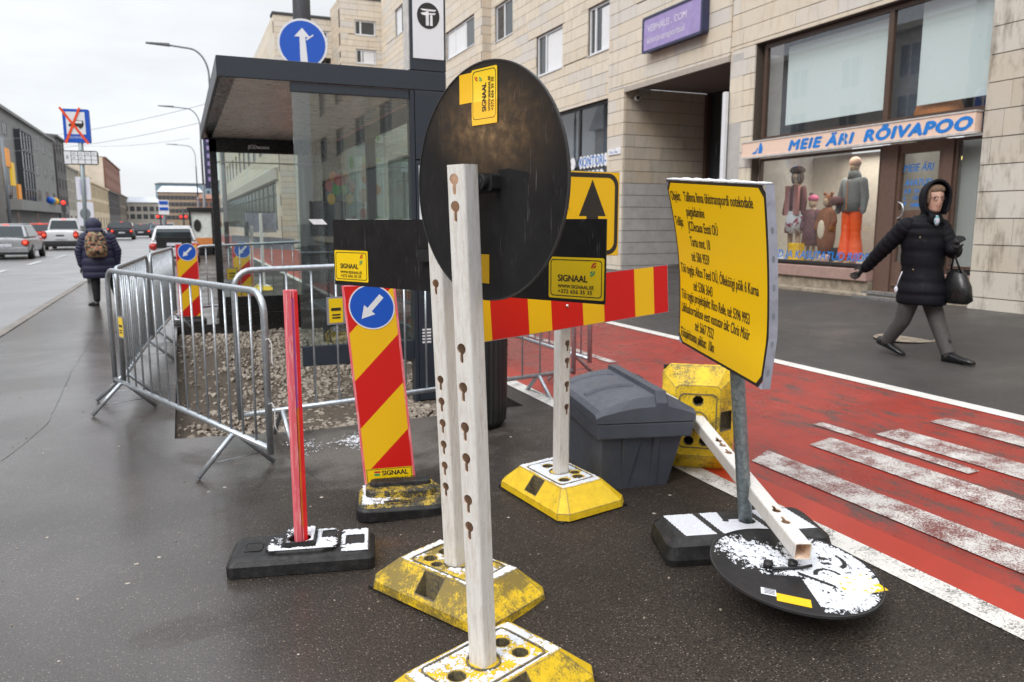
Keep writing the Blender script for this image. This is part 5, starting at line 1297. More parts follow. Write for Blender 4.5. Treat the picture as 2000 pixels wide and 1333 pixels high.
# --- crowd control barriers -----------------------------------------------------------------------
bar_me = {}
def barrier(label, P, Q, H=1.14, zb=.22, nbar=18, feet=((.12, -.28), (.88, -.28)), z0=0., z1=0., tagp=None, gap_base=(0, 0)):
    P = V((P[0], P[1], 0)); Q = V((Q[0], Q[1], 0)); L = (Q - P).length; u = (Q - P).normalized(); n = V((-u.y, u.x, 0))
    t = root('barrier', label, 'crowd barrier', (P + Q) / 2 + V((0, 0, (z0 + z1) / 2)), math.atan2(u.y, u.x), group='galvanised crowd barriers fencing the works')
    F = lambda s, z, o=0: P + u * s + n * o + V((0, 0, z + z0 + (z1 - z0) * s / L))
    r = .12; path = [F(0, zb - .02)] + [F(0, H - r)] + [F(r - r * math.cos(R(a)), H - r + r * math.sin(R(a))) for a in (15, 30, 45, 60, 75, 90)] + [F(L - r + r * math.sin(R(a)), H - r + r * math.cos(R(a))) for a in (0, 15, 30, 45, 60, 75, 90)] + [F(L, zb - .02)]
    mb = MB(); mb.tube(path, .0195, 12, ref=tuple(n)); mb.build('frame', 'galvanised', t)
    mb = MB(); mb.tube([F(0, zb + .01), F(L, zb + .01)], .0185, 12); mb.build('bottom_rail', 'galvanised', t)
    key = round(H - zb, 3)
    if key not in bar_me:
        mb = MB(); mb.tube([V((0, 0, 0)), V((0, 0, H - zb - .01))], .0072, 7); o = mb.build('bar', 'galvanised', t, world=False); bar_me[key] = o.data; bpy.data.objects.remove(o)
    inv = t.matrix_basis.inverted()
    for k in range(1, nbar):
        s = L * k / nbar; o = bpy.data.objects.new('bar', bar_me[key]); COL.objects.link(o); o.parent = t; o.location = inv @ F(s, zb)
    for fs_, half in feet:
        s = L * fs_; mb = MB(); hw = .24; zt = zb - .0
        mb.tube([F(s, .012 + gap_base[0], hw), F(s, zt, .02), F(s, zt, -.02), F(s, .012 + gap_base[0], -hw)], .0165, 10)
        ft = mb.build('foot', 'galvanised', t)
        mb = MB(); mb.tube([F(s, .085, hw * .62), F(s, .085, -hw * .62)], .003, 5); mb.build('brace_wire', 'galvanised', ft)
    if tagp:
        s, z, w_, h_ = tagp; f = lambda a, b, c=0: F(s + a, z + b, tagp_side * (-.012 - c))
        mb = MB(); mb.plate(rect(-.015, -.012, w_ + .015, h_ + .012), [], f, .002); pl_ = mb.build('plate', 'sheet_metal', t)
        mb = MB(); mb.plate(rect(0, 0, w_, h_), [], fz(f, .002), .001); mb.build('sticker', 'sticker_yellow', pl_)
        mb = MB(); mb.sheet(rect(w_ * .15, h_ * .5, w_ * .85, h_ * .62), [], fz(f, .004)); mb.sheet(rect(w_ * .2, h_ * .3, w_ * .8, h_ * .36), [], fz(f, .004)); mb.sheet(rect(w_ * .2, h_ * .18, w_ * .8, h_ * .24), [], fz(f, .004)); mb.build('lettering', 'print_black', pl_)
    return t
tagp_side = 1
b1 = barrier('nearest steel railing, angled across the left side, its rail running toward the pink stake', (-.555, 6.90), (.395, 4.37), 1.125, .23, feet=((.07, 0), (.83, 0)), nbar=16, tagp=(.24, .62, .1, .15))
mb = MB()
inv = None
for z, dx in ((.86, .03), (.50, .02)):
    mb.tube([V((.392, 4.355, z)), V((.41, 4.34, z + .012)), V((.425, 4.34, z - .02)), V((.423, 4.34, z - .12)), V((.43 + dx * .3, 4.34, z - .16))], .0032, 6)
cd = mb.build('cable_tie', 'cord_white', b1)
b2 = barrier('steel railing crossing behind the striped panel and the white posts, over the gravel pit edge', (.30, 5.285), (2.99, 5.66), 1.19, .22, feet=((.10, 0), (.87, 0)), nbar=16, z0=0, z1=.03, tagp=(.62, .80, .1, .17))
b3 = barrier('steel railing along the red cycle lane behind the arrow sign', (3.06, 8.15), (3.12, 5.62), 1.19, .22, z0=G(3.06), z1=G(3.1), nbar=17)
mb = MB(); mb.tube([V((3.12, 5.60, .95)), V((3.12, 5.56, .95))], .022, 10); mb.build('clamp', 'galvanised', b3)
b4 = barrier('steel railing seen end-on running back from the nearest railing', (-.50, 6.98), (-.36, 9.45), 1.13, .22, nbar=18, feet=((.08, 0), (.86, 0)))
b5 = barrier('steel railing further along the road edge of the works', (-.33, 9.6), (-.12, 12.05), 1.14, .22, nbar=18)
b6 = barrier('steel railing across the back of the works beside the small striped panel', (.18, 12.5), (2.75, 12.75), 1.14, .22, nbar=16, z1=.08, tagp=(.45, .62, .14, .16))
b7 = barrier('steel railing on the far side of the bus shelter by the cycle lane', (2.9, 12.6), (3.0, 9.9), 1.14, .22, z0=G(2.9), z1=G(2.9), nbar=17)
b8 = barrier('steel railing between the shelter back wall and the cycle lane', (3.02, 9.9), (3.06, 8.2), 1.14, .22, z0=G(3), z1=G(3), nbar=12)

delineator('small striped panel with blue arrow seen through the far glass wall of the shelter', obl((.74, 12.98, .10), V((1, -.1, 0)).normalized(), (0, 0, 1), V((-.1, -1, 0)).normalized()), base_frame((.88, 12.98, 0), R(-5)), .30, 1.08, ('black_rubber', 'black_rubber'), logo=False, foot_dims=(.46, .36, .13))
for (src, x, y, rz, lab) in ((s2, 1.25, 16.2, R(150), 'far white post and black board at the other end of the works'), (s3, 1.62, 17.6, R(175), 'far white post with the back of a striped board behind the shelter')):
    c_ = copy_tree(src); c_.matrix_basis = Matrix.Translation(V((x, y, 0))) @ Matrix.Rotation(rz, 4, 'Z'); c_['label'] = lab
# ================================================================== BUS SHELTER
sh = root('bus_shelter', 'dark blue-grey glass bus shelter with flat roof and lit stop totem, standing in the gravel', 'bus shelter', (1.25, 9, -.1))
SX0, SX1, SY0, SY1 = .33, 2.17, 6.5, 11.45
mb = MB(); mb.plate(rect(SX0, SY0, SX1, SY1), [rect(SX0 + .12, SY0 + .02, SX1 - .06, SY1 - .02)], lambda a, b, c=0: V((a, b, 2.62 + (.018 if 0 else 0) - c)), -.12)
mb = MB()
mb.b2((SX0, SY0, 2.605), (SX1, SY0 + .03, 2.76)); mb.b2((SX0, SY1 - .03, 2.605), (SX1, SY1, 2.76)); mb.b2((SX0, SY0 + .03, 2.605), (SX0 + .03, SY1 - .03, 2.76)); mb.b2((SX1 - .03, SY0 + .03, 2.605), (SX1, SY1 - .03, 2.76)); mb.b2((SX0 + .03, SY0 + .03, 2.70), (SX1 - .03, SY1 - .03, 2.75))
rf = mb.build('roof', 'shelter_paint', sh, bev=.004)
mb = MB(); mb.frust([V((SX0 + .03, SY0 + .03, 2.61)), V((SX0 + .03, SY1 - .03, 2.61)), V((SX0 + .15, SY1 - .03, 2.64)), V((SX0 + .15, SY0 + .03, 2.64))], [V((SX0 + .03, SY0 + .03, 2.69)), V((SX0 + .03, SY1 - .03, 2.69)), V((SX0 + .15, SY1 - .03, 2.69)), V((SX0 + .15, SY0 + .03, 2.69))]); mb.build('edge_trim', 'shelter_black', rf)
mb = MB(); mb.b2((SX0 + .15, SY0 + .03, 2.635), (SX1 - .03, SY1 - .03, 2.69)); mb.build('soffit', 'shelter_soffit', rf)
# near end wall
mb = MB(); mb.b2((.875, 6.515, 2.53), (1.845, 6.56, 2.60)); mb.build('glass_rail', 'shelter_paint', sh, bev=.003)
mb = MB(); mb.b2((.885, 6.53, .46), (1.85, 6.545, 2.535)); mb.build('glass_panel', 'shelter_glass', sh)
mb = MB(); mb.b2((.885, 6.515, .30), (1.85, 6.56, .47)); mb.build('kick_beam', 'shelter_paint', sh, bev=.004)
mb = MB(); mb.b2((1.852, 6.505, -.10), (1.888, 6.62, 2.60)); mb.build('column', 'shelter_paint', sh, bev=.004)
mb = MB(); mb.b2((1.892, 6.50, -.08), (2.165, 6.72, 2.02)); mb.b2((1.892, 6.50, 2.03), (2.165, 6.72, 2.60)); tw_ = mb.build('end_case', 'shelter_paint', sh, bev=.005)
mb = MB(); mb.b2((1.915, 6.494, 1.05), (2.14, 6.503, 1.98)); mb.build('timetable_light_box', 'totem_white', sh)
mb = MB()
for k in range(5): mb.sheet(rect(2.02 + .0 * k, .44 + .028 * k, 2.10, .455 + .028 * k), [], lambda a, b, c=0: V((a - .1, 6.4985, b + .0)))
mb.build('emblem', 'logo_white', tw_)
# back wall
mb = MB(); mb.b2((2.06, 6.74, 2.46), (2.12, 11.3, 2.60)); mb.build('back_rail', 'shelter_paint', sh, bev=.004)
for k in range(4):
    y0 = 6.74 + 1.14 * k; mb = MB(); mb.b2((2.085, y0 + .004, .46), (2.095, y0 + 1.136, 2.46)); mb.build('glass_panel', 'shelter_glass', sh)
mb = MB(); mb.b2((2.06, 6.74, .30), (2.12, 11.3, .46)); mb.build('kick_beam', 'shelter_paint', sh, bev=.004)
for y in (8.98,): mb = MB(); mb.b2((2.03, y, -.1), (2.13, y + .08, 2.6)); mb.build('column', 'shelter_paint', sh)
# far end: framed glass wall and dark display case
mb = MB(); mb.b2((.43, 11.36, 2.44), (1.85, 11.44, 2.605)); mb.b2((.43, 11.36, .05), (.52, 11.44, 2.605)); mb.b2((.52, 11.36, .24), (1.85, 11.44, .47)); mb.b2((.52, 11.36, .06), (1.6, 11.44, .235)); fe = mb.build('end_frame', 'shelter_black', sh)
mb = MB(); mb.b2((.52, 11.395, .47), (1.85, 11.405, 2.44)); mb.build('glass_panel', 'shelter_glass', sh)
mb = MB(); text(mb, 'JCDecaux', lambda a, b, c=0: V((a, 11.358 - c, b)), .93, 2.50, .046, 1.05, bold=.0025); mb.build('lettering', 'logo_white', fe)
mb = MB(); mb.b2((1.852, 10.95, -.05), (2.12, 11.44, 2.60)); dc = mb.build('display_case', 'shelter_black', sh)
mb = MB(); mb.b2((1.9, 10.94, .5), (2.1, 10.949, 2.3)); mb.build('poster', 'window_dark_glass', dc)
for k, (x, z, m_) in enumerate(((1.93, 2.0, 'poster_red'), (1.99, 2.12, 'poster_orange'), (2.03, 1.95, 'poster_green'), (1.96, 1.82, 'banner_yellow'), (2.06, 2.08, 'poster_red'))):
    mb = MB(); mb.sheet(circ(x, z, .055, 12, .08), [], lambda a, b, c=0, k=k: V((a, 10.938 - k * .0006, b))); mb.build('poster_patch', m_, dc)
# bench
mb = MB(); mb.b2((1.55, 8.6, .42), (1.95, 10.6, .47)); mb.build('bench_seat', 'shelter_paint', sh, bev=.01)
for y in (8.75, 10.4): mb = MB(); mb.b2((1.7, y, -.1), (1.8, y + .06, .42)); mb.build('leg', 'shelter_paint', sh)
# white slanted markers on the glass
for k, x in enumerate((.975, 1.28, 1.53, 1.77)):
    mb = MB(); mb.sheet([(x, 1.525), (x + .115, 1.525), (x + .155, 1.482), (x + .04, 1.482)], [], lambda a, b, c=0: V((a, 6.527, b))); mb.build('glass_marker', 'logo_white', sh)
for k in range(3):
    mb = MB(); mb.b2((1.0 + .0 * k, 11.385, 2.28 - .22 * 0), (1.84, 11.39, 2.29)); 
mb = MB(); mb.b2((.52, 11.38, 2.30), (1.85, 11.39, 2.315)); mb.build('glass_rail', 'fascia_frame', sh)
# totem
mb = MB(); mb.b2((1.86, 6.5, 2.765), (2.172, 6.70, 4.2)); tt = mb.build('totem', 'shelter_paint', sh, bev=.004)
mb = MB(); mb.b2((1.883, 6.492, 2.86), (2.152, 6.502, 4.15)); mb.build('light_box', 'totem_white', tt)
mb = MB(); mb.b2((1.852, 6.52, 2.77), (1.8595, 6.68, 4.2)); mb.build('side_panel', 'fascia_frame', tt)
LG = lambda a, b, c=0: V((2.018 + a, 6.4905 - c, 3.205 + b))
mb = MB(); mb.sheet(circ(0, 0, .098, 40, .104), [], fz(LG, .0005)); mb.build('logo_disc', 'logo_black', tt)
mb = MB()
for pts in ([(-.068, .052), (.07, .052), (.058, .038), (-.03, .038), (-.052, .040)], [(-.066, .018), (-.02, .030), (.0, .046), (.012, .046), (.0, .022), (.068, .026), (.055, .012), (.004, .010), (.004, -.078), (-.022, -.078), (-.022, .002), (-.05, .004)], [(.016, .008), (.035, .008), (.038, -.078), (.013, -.078)]):
    mb.sheet(pts, [], fz(LG, .001))
mb.build('logo', 'logo_white', tt)
# ================================================================== POLES, SIGNS, LAMPS
rs = root('road_sign', 'round blue ahead-only sign with white arrow on a thick dark column above the shelter', 'sign', (1.83, 12.2, 0))
mb = MB(); mb.tube([(1.84, 12.25, 0), (1.87, 12.25, 9)], [.15, .11], 20); mb.build('column', 'lamp_pole_dark', rs)
RS = frame((1.822, 12.06, 4.085), (1, -.15, 0), (0, 0, 1)); RSn = (lambda a, b, c=0: RS(a, b, c))
if RS(0, 0, 1).y > RS(0, 0, 0).y: RSn = lambda a, b, c=0: RS(a, b, -c)
mb = MB(); mb.plate(circ(0, 0, .355, 48), [], RSn, .02); dsk = mb.build('sign_disc', 'sheet_white', rs)
mb = MB(); mb.sheet(circ(0, 0, .325, 48), [], fz(RSn, .003)); mb.build('face', 'sheet_blue', dsk)
mb = MB(); mb.sheet([(-.04, -.31), (.07, -.31), (.04, .10), (.115, .09), (.0, .225), (-.115, .10), (-.04, .10)], [], fz(RSn, .006)); mb.sheet([(.05, .07), (.15, .14), (.16, .125), (.06, .05)], [], fz(RSn, .0062)); mb.build('arrow', 'sheet_white', dsk)
def lamp(label, x, y, H, reach, col='lamp_pole_grey'):
    t = root('street_lamp', label, 'street lamp', (x, y, 0), group='slender street lamps along the avenue')
    mb = MB(); mb.tube([(x, y, 0), (x, y, H * .45)], [.10, .085], 12); mb.build('mast', col, t)
    mb = MB(); mb.tube([(x, y, H * .45), (x, y, H * .78)], .06, 10); mb.build('upper_mast', 'lamp_pole_dark', t)
    n = 8; r = H * .12
    mb = MB(); mb.tube([(x, y, H * .78), (x, y, H - r)] + [(x - r * (1 - math.cos(math.pi / 2 * k / n)) * .7, y, H - r + r * math.sin(math.pi / 2 * k / n)) for k in range(1, n + 1)] + [(x - reach * .7, y, H + .06), ], .035, 8); mb.build('arm', 'lamp_pole_grey', t)
    mb = MB(); mb.frust([V((x - reach - .1, y - .12, H + .06)), V((x - reach * .65, y - .12, H + .02)), V((x - reach * .65, y + .12, H + .02)), V((x - reach - .1, y + .12, H + .06))], [V((x - reach - .1, y - .06, H + .10)), V((x - reach * .65, y - .06, H + .12)), V((x - reach * .65, y + .06, H + .12)), V((x - reach - .1, y + .06, H + .10))]); mb.build('lamp_head', 'lamp_pole_dark', t)
    return t
lamp('nearest tall street lamp with curved arm reaching left over the road', 1.40, 33, 8.05, 2.05)
lamp('second street lamp with curved arm, middle one of the receding row', 1.60, 55, 8.7, 2.3)
lamp('farthest and smallest street lamp with curved arm at the end of the row', 1.95, 88, 9.3, 2.6)
bs_ = root('bus_stop_sign', 'blue bus stop sign crossed out with red tape above a timetable plate on a pole', 'sign', (-2.05, 21.8, 0))
mb = MB(); mb.tube([(-2.17, 22.05, 0), (-2.10, 22.05, 4.1)], .055, 12); mb.build('pole', 'galvanised_pole', bs_)
BS = frame((-2.171, 22, 3.83), (1, -.12, 0), (.02, 0, 1))
BSn = BS if BS(0, 0, 1).y < BS(0, 0, 0).y else (lambda a, b, c=0: BS(a, b, -c))
mb = MB(); mb.plate(rrect(-.29, -.40, .29, .40, .03), [], BSn, .12); f_ = mb.build('sign_box', 'sheet_blue', bs_)
mb = MB(); mb.sheet(rect(-.22, -.20, .20, .33), [], fz(BSn, .003)); mb.build('white_field', 'sheet_white', f_)
mb = MB(); mb.sheet([(-.16, -.02), (.15, -.02), (.17, .05), (.15, .13), (-.05, .14), (-.08, .05), (-.17, .04)], [], fz(BSn, .006)); mb.sheet(circ(.09, -.02, .045, 12), [], fz(BSn, .007)); mb.build('bus_symbol', 'print_black', f_)
mb = MB(); mb.sheet(rect(-.03, .06, .13, .12), [], fz(BSn, .009)); mb.build('bus_window', 'sheet_white', f_)
mb = MB(); text(mb, 'KREUTZWALDI', fz(BSn, .003), -.21, -.30, .05, .75); mb.build('lettering', 'sheet_white', f_)
for q, (a, b) in enumerate((((-.34, .43), (.24, -.42)), ((.10, .43), (-.26, -.42)))):
    d = V((b[0] - a[0], b[1] - a[1])); d.normalize(); w_ = .028; mb = MB()
    P = [(a[0] - d.y * w_, a[1] + d.x * w_), (a[0] + d.y * w_, a[1] - d.x * w_), (b[0] + d.y * w_, b[1] - d.x * w_), (b[0] - d.y * w_, b[1] + d.x * w_)]
    mb.sheet(P, [], fz(BSn, .012 + q * .003)); mb.build('tape', 'tape_red', bs_)
TP = lambda a, b, c=0: BSn(a + .05, b - .76, c)
mb = MB(); mb.plate(rrect(-.40, -.17, .38, .17, .06), [], TP, .03); tp = mb.build('timetable_plate', 'print_black', bs_)
mb = MB()
xs_ = [-.38, -.22, -.07, .08, .22, .36]
for i in range(5):
    for j in range(3 if i else 1):
        z0, z1 = (-.15, .15) if i == 0 else (-.15 + .1 * j + .004, -.15 + .1 * (j + 1) - .004)
        mb.sheet(rrect(xs_[i] + .006, z0, xs_[i + 1] - .006, z1, .012), [], fz(TP, .002))
mb.build('cell', 'sheet_white', tp, kind='stuff')
mb = MB()
text(mb, 'B', fz(TP, .003), -.33, -.03, .08, .8)
for i, s_ in enumerate(('2A', '15', 'M2', '51')): text(mb, s_, fz(TP, .003), xs_[i + 1] + .03, .075, .045, .9)
for i, s_ in enumerate(('60', '63')): text(mb, s_, fz(TP, .003), xs_[i + 1] + .03, -.025, .045, .9)
mb.build('lettering', 'print_black', tp)
mb = MB(); mb.plate(rect(-.13, -1.78, .19, -1.22), [], lambda a, b, c=0: BSn(a, b, c - .04), .02); nn_ = mb.build('notice', 'paper_white', bs_)
mb = MB()
for k in range(6): mb.sheet(rect(-.05, -1.34 - .06 * k, .10, -1.31 - .06 * k), [], lambda a, b, c=0: BSn(a, b, c - .037))
mb.build('print', 'purple_sign', nn_)
mb = MB(); mb.plate(rrect(-.14, -2.42, .22, -1.83, .04), [], lambda a, b, c=0: BSn(a, b, c - .03), .03); n2_ = mb.build('timetable_case', 'paper_white', bs_)
mb = MB(); mb.sheet(circ(.03, -2.12, .12, 18, .14), [], lambda a, b, c=0: BSn(a, b, c - .026)); mb.build('map', 'lamp_pole_grey', n2_)
st2 = root('bus_stop_sign', 'small far blue and white bus stop sign in front of the distant brick buildings', 'sign', (-.78, 45, 0))
mb = MB(); mb.tube([(-.70, 45, 0), (-.70, 45, 2.6)], .09, 8); mb.build('pole', 'lamp_pole_grey', st2)
mb = MB(); mb.b2((-.95, 44.9, 1.9), (-.45, 44.94, 2.65)); pl_ = mb.build('plate', 'logo_white', st2)
mb = MB(); mb.b2((-.91, 44.88, 2.12), (-.49, 44.90, 2.28)); mb.b2((-.91, 44.88, 2.42), (-.49, 44.90, 2.60)); mb.build('bands', 'sheet_blue', pl_)
sh2 = root('bus_shelter', 'far dark bus shelter with a poster, beyond the waiting cars', 'bus shelter', (.95, 38, 0))
mb = MB(); mb.b2((.35, 37.8, 1.95), (1.9, 41, 2.15)); mb.build('roof', 'shelter_black', sh2); mb = MB(); mb.b2((.42, 37.85, 0), (.5, 38, 1.95)); mb.b2((1.35, 37.85, 0), (1.5, 38, 1.95)); mb.b2((.42, 37.85, 0), (1.5, 38, .45)); mb.build('frame', 'shelter_black', sh2)
mb = MB(); mb.b2((.5, 37.9, .45), (1.35, 37.94, 1.9)); po = mb.build('poster', 'poster_pale', sh2)
mb = MB(); mb.b2((.5, 37.86, .45), (1.35, 37.88, .8)); mb.build('poster_patch', 'poster_orange', po); mb = MB(); mb.sheet(circ(.75, 1.35, .16, 12, .28), [], lambda a, b, c=0: V((a, 37.87, b))); mb.build('poster_patch', 'dark_interior', po)
for k, (x, y, z) in enumerate(((-2.2, 45, 5.0), (-2.0, 60, 6.2), (-1.5, 60, 4.9))): pass
ms = root('mast', 'grey overhead-line mast standing at the kerb beyond the lamps', 'mast', (2.4, 45, 0))
mb = MB(); mb.tube([(2.35, 45, 0), (2.35, 45, 9.5)], [.13, .09], 10); mb.build('pole', 'lamp_pole_grey', ms)
ms2 = root('mast', 'grey overhead-line mast on the far left pavement before the big grey building', 'mast', (-15.5, 78, 0))
mb = MB(); mb.tube([(-15.0, 88, 0), (-15.0, 88, 9.5)], [.17, .12], 10); mb.build('pole', 'lamp_pole_grey', ms2)
for k, (a, b, sag, lab) in enumerate((((2.35, 45, 7.9), (-15.5, 88, 9.3), .5, 'upper thin overhead wire crossing the sky toward the left buildings'), ((2.35, 45, 7.0), (-15.5, 88, 8.2), .5, 'lower thin overhead wire crossing the sky beneath the other'), ((1.2, 70, 8.3), (-18, 120, 12.5), .9, 'faint overhead wire sagging far beyond the lamps'))):
    mb = MB(); mb.tube([tuple(a[i] + (b[i] - a[i]) * t / 12 - (sag * 4 * (t / 12) * (1 - t / 12) if i == 2 else 0) for i in range(3)) for t in range(13)], .013, 5)
    tag(mb.build('overhead_wire', 'lamp_pole_grey'), lab, 'wire', 'overhead wires')
bn = root('shop_banner', 'narrow dark vertical banner with white letters hanging from the far wing', 'banner', (3.6, 83, 8))
mb = MB(); mb.b2((2.6, 82.95, 4.8), (3.6, 83.05, 10.3)); mb.build('cloth', 'purple_edge', bn)
mb = MB()
for k in range(6): mb.b2((2.9, 82.88, 5.5 + .75 * k), (3.25, 82.9, 5.9 + .75 * k))
mb.build('print', 'purple_sign', bn)
# ================================================================== CARS
def car(label, x, y, col, W=1.75, H=1.48, Ln=4.4, kind='hatch', rz=0., lights=True):
    t = root('car', label, 'car', (x, y, -.06), rz, group='cars waiting and driving on the avenue')
    def B(u, v, w): return V((u, v, w))         # u across, v along (rear at 0), w up
    def sec(v, wb, wm, wt, zb, zm, zt): return [B(-wb, v, zb), B(-wm, v, zb + .18), B(-wm, v, zm), B(-wt, v, zt), B(0, v, zt + .015), B(wt, v, zt), B(wm, v, zm), B(wm, v, zb + .18), B(wb, v, zb)]
    h = W / 2; bl = H * .60
    mb = MB()
    S = [sec(0, h * .80, h * .90, h * .86, .30, bl * .8, bl * .98), sec(.10, h * .9, h * .97, h * .93, .24, bl * .9, bl * 1.04), sec(Ln * .25, h * .93, h, h * .95, .22, bl * .9, bl * 1.05), sec(Ln * .68, h * .93, h, h * .93, .22, bl * .88, bl * 1.0), sec(Ln * .93, h * .86, h * .92, h * .8, .24, bl * .72, bl * .84), sec(Ln, h * .7, h * .78, h * .7, .32, bl * .6, bl * .7)]
    mb.smooth = True; mb.rings(S); body = mb.build('body', col, t, world=False); sbm = body.modifiers.new('s', 'SUBSURF'); sbm.levels = sbm.render_levels = 2
    mb = MB(); r0 = .10 if kind != 'pickup' else Ln * .36; f1, f2_ = (Ln * .12, Ln * .56) if kind != 'pickup' else (Ln * .40, Ln * .60)
    if kind == 'sedan': r0, f1 = Ln * .14, Ln * .26
    fe_ = Ln * .70
    zt = H; zb = bl * 1.02; wt = h * .72; wb = h * .92
    base = [B(-wb, r0, zb), B(wb, r0, zb), B(wb, fe_, zb), B(-wb, fe_, zb)]; top = [B(-wt, f1, zt - .03), B(wt, f1, zt - .03), B(wt, f2_, zt - .02), B(-wt, f2_, zt - .02)]
    mb.frust(base, top); cb = mb.build('cabin', col, t, world=False, bev=.09); cb.modifiers[0].segments = 4
    mb = MB(); mb.frust([B(-wt, f1, zt - .03), B(wt, f1, zt - .03), B(wt, f2_, zt - .02), B(-wt, f2_, zt - .02)], [B(-wt * .9, f1 + .12, zt), B(wt * .9, f1 + .12, zt), B(wt * .9, f2_ - .1, zt), B(-wt * .9, f2_ - .1, zt)]); mb.build('roof', col, t, world=False, bev=.015)
    lerp = lambda a, b, s: a + (b - a) * s
    mb = MB(); q = [lerp(base[0], base[1], .07), lerp(base[0], base[1], .93), lerp(top[0], top[1], .94), lerp(top[0], top[1], .06)]
    a_, b_ = q[0].copy(), q[1].copy(); q[0] = lerp(a_, q[3], .10); q[1] = lerp(b_, q[2], .10); q[3] = lerp(a_, q[3], .86); q[2] = lerp(b_, q[2], .86)
    mb.add([p + V((0, -.012, .006)) for p in q], [(0, 1, 2, 3)]); mb.build('rear_window', 'car_glass', t, world=False)
    for s_, (i, j) in ((1, (1, 2)), (-1, (0, 3))):
        mb = MB(); q = [lerp(base[i], base[j], .10), lerp(base[i], base[j], .86), lerp(top[i], top[j], .86), lerp(top[i], top[j], .06)]
        q2 = [lerp(q[0], q[3], .08), lerp(q[1], q[2], .08), lerp(q[1], q[2], .88), lerp(q[0], q[3], .88)]
        mb.add([p + V((s_ * .012, 0, .004)) for p in q2], [(0, 1, 2, 3)]); mb.build('side_window', 'car_glass', t, world=False)
    for s_ in (-1, 1):
        for v in (Ln * .18, Ln * .80):
            mb = MB(); mb.tube([B(s_ * (h - .20), v, .31), B(s_ * (h + .005), v, .31)], .31, 18); w = mb.build('wheel', 'tyre', t, world=False)
            mb = MB(); mb.tube([B(s_ * (h + .0), v, .31), B(s_ * (h + .012), v, .31)], .19, 14); mb.build('rim', 'rim', w, world=False)
        mb = MB(); z0, z1 = (bl * .66, bl * .92) if kind != 'pickup' else (bl * .62, bl * .98)
        mb.ball((s_ * h * .82, .04, (z0 + z1) / 2), (.15, .09, (z1 - z0) * .62), 12, 8); mb.build('tail_light_housing', 'tail_red', t, world=False)
        mb = MB(); mb.ball((s_ * h * .82, -.02, (z0 + z1) / 2), (.085, .06, .07), 10, 6); mb.build('tail_light', 'brake_light' if lights else 'tail_red', t, world=False)
    mb = MB(); mb.b2((-h * .93, -.07, .30), (h * .93, .10, .52)); mb.build('bumper', 'bumper_dark' if kind == 'pickup' else col, t, world=False, bev=.03)
    mb = MB(); mb.b2((-h * .85, -.02, .20), (h * .85, .1, .30)); mb.build('undertray', 'bumper_dark', t, world=False)
    mb = MB(); mb.b2((-.26, -.08, bl * .55 + .05), (.26, -.06, bl * .55 + .17)); mb.build('number_plate', 'plate_white', t, world=False)
    if lights:
        mb = MB(); mb.b2((-.12, f1 - .02, zt - .05), (.12, f1 + .02, zt - .025)); mb.build('high_brake_light', 'brake_light', t, world=False)
    return t
car('silver estate car at the left edge with lit brake lights', -6.75, 38.0, 'car_silver', 1.8, 1.5, 4.6)
car('red hatchback just ahead of the silver estate', -8.6, 60, 'car_red', 1.75, 1.5, 4.1)
cp = car('white pickup truck with black rear bumper waiting in the queue', -6.2, 50.0, 'car_white', 1.9, 1.78, 5.2, 'pickup')
mb = MB(); mb.b2((-.2, -.01, .78), (.2, .0, .86)); mb.build('badge', 'bumper_dark', cp, world=False)
car('dark crossover with three red lights, left of the two lower cars', -4.75, 77, 'car_dark', 1.85, 1.62, 4.5)
car('dark low sedan between the crossover and the pale blue car', -3.6, 86, 'car_dark', 1.8, 1.4, 4.6, 'sedan')
car('pale blue-grey sedan nearest the white hatchback in the queue', -2.2, 92, 'car_blue_grey', 1.8, 1.42, 4.5, 'sedan')
wc = car('white hatchback with black tailgate pulled up beside the kerb', -.22, 31.2, 'car_white', 1.72, 1.42, 4.4, lights=False)
mb = MB(); mb.b2((-.60, -.035, .62), (.60, -.0, 1.02)); mb.build('tailgate_panel', 'shelter_black', wc, world=False, bev=.02)
mb = MB(); mb.b2((-.58, .02, 1.0), (.58, .16, 1.2)); mb.build('spoiler_glass', 'car_glass', wc, world=False)
mb = MB(); mb.b2((-.25, -.055, .70), (.25, -.04, .81)); mb.build('plate', 'plate_white', wc, world=False)
for k, (x, y, c_) in enumerate(((-5.9, 105, 'car_white'), (-7.6, 110, 'car_dark'), (-3.2, 118, 'car_dark'), (-1.3, 108, 'car_silver'), (-9.8, 92, 'car_dark'))):
    car(('white car far down the queue behind the dark crossover', 'dark car far left in the distant queue', 'dark car deepest in the middle lane', 'silver car far ahead of the white hatchback', 'dark car on the far lane beyond the pickup')[k], x, y, c_)
tl = root('traffic_light', 'far traffic light showing red above the white pickup', 'traffic light', (-6.6, 60, 0))
mb = MB(); mb.tube([(-7.3, 62, 0), (-7.3, 62, 3.2)], .06, 8); mb.build('pole', 'lamp_pole_dark', tl); mb = MB(); mb.b2((-7.45, 61.9, 2.2), (-7.15, 62.1, 3.1)); mb.build('housing', 'lamp_pole_dark', tl); mb = MB(); mb.ball((-7.3, 61.88, 2.85), .13, 10, 6); mb.build('red_lens', 'traffic_red', tl)
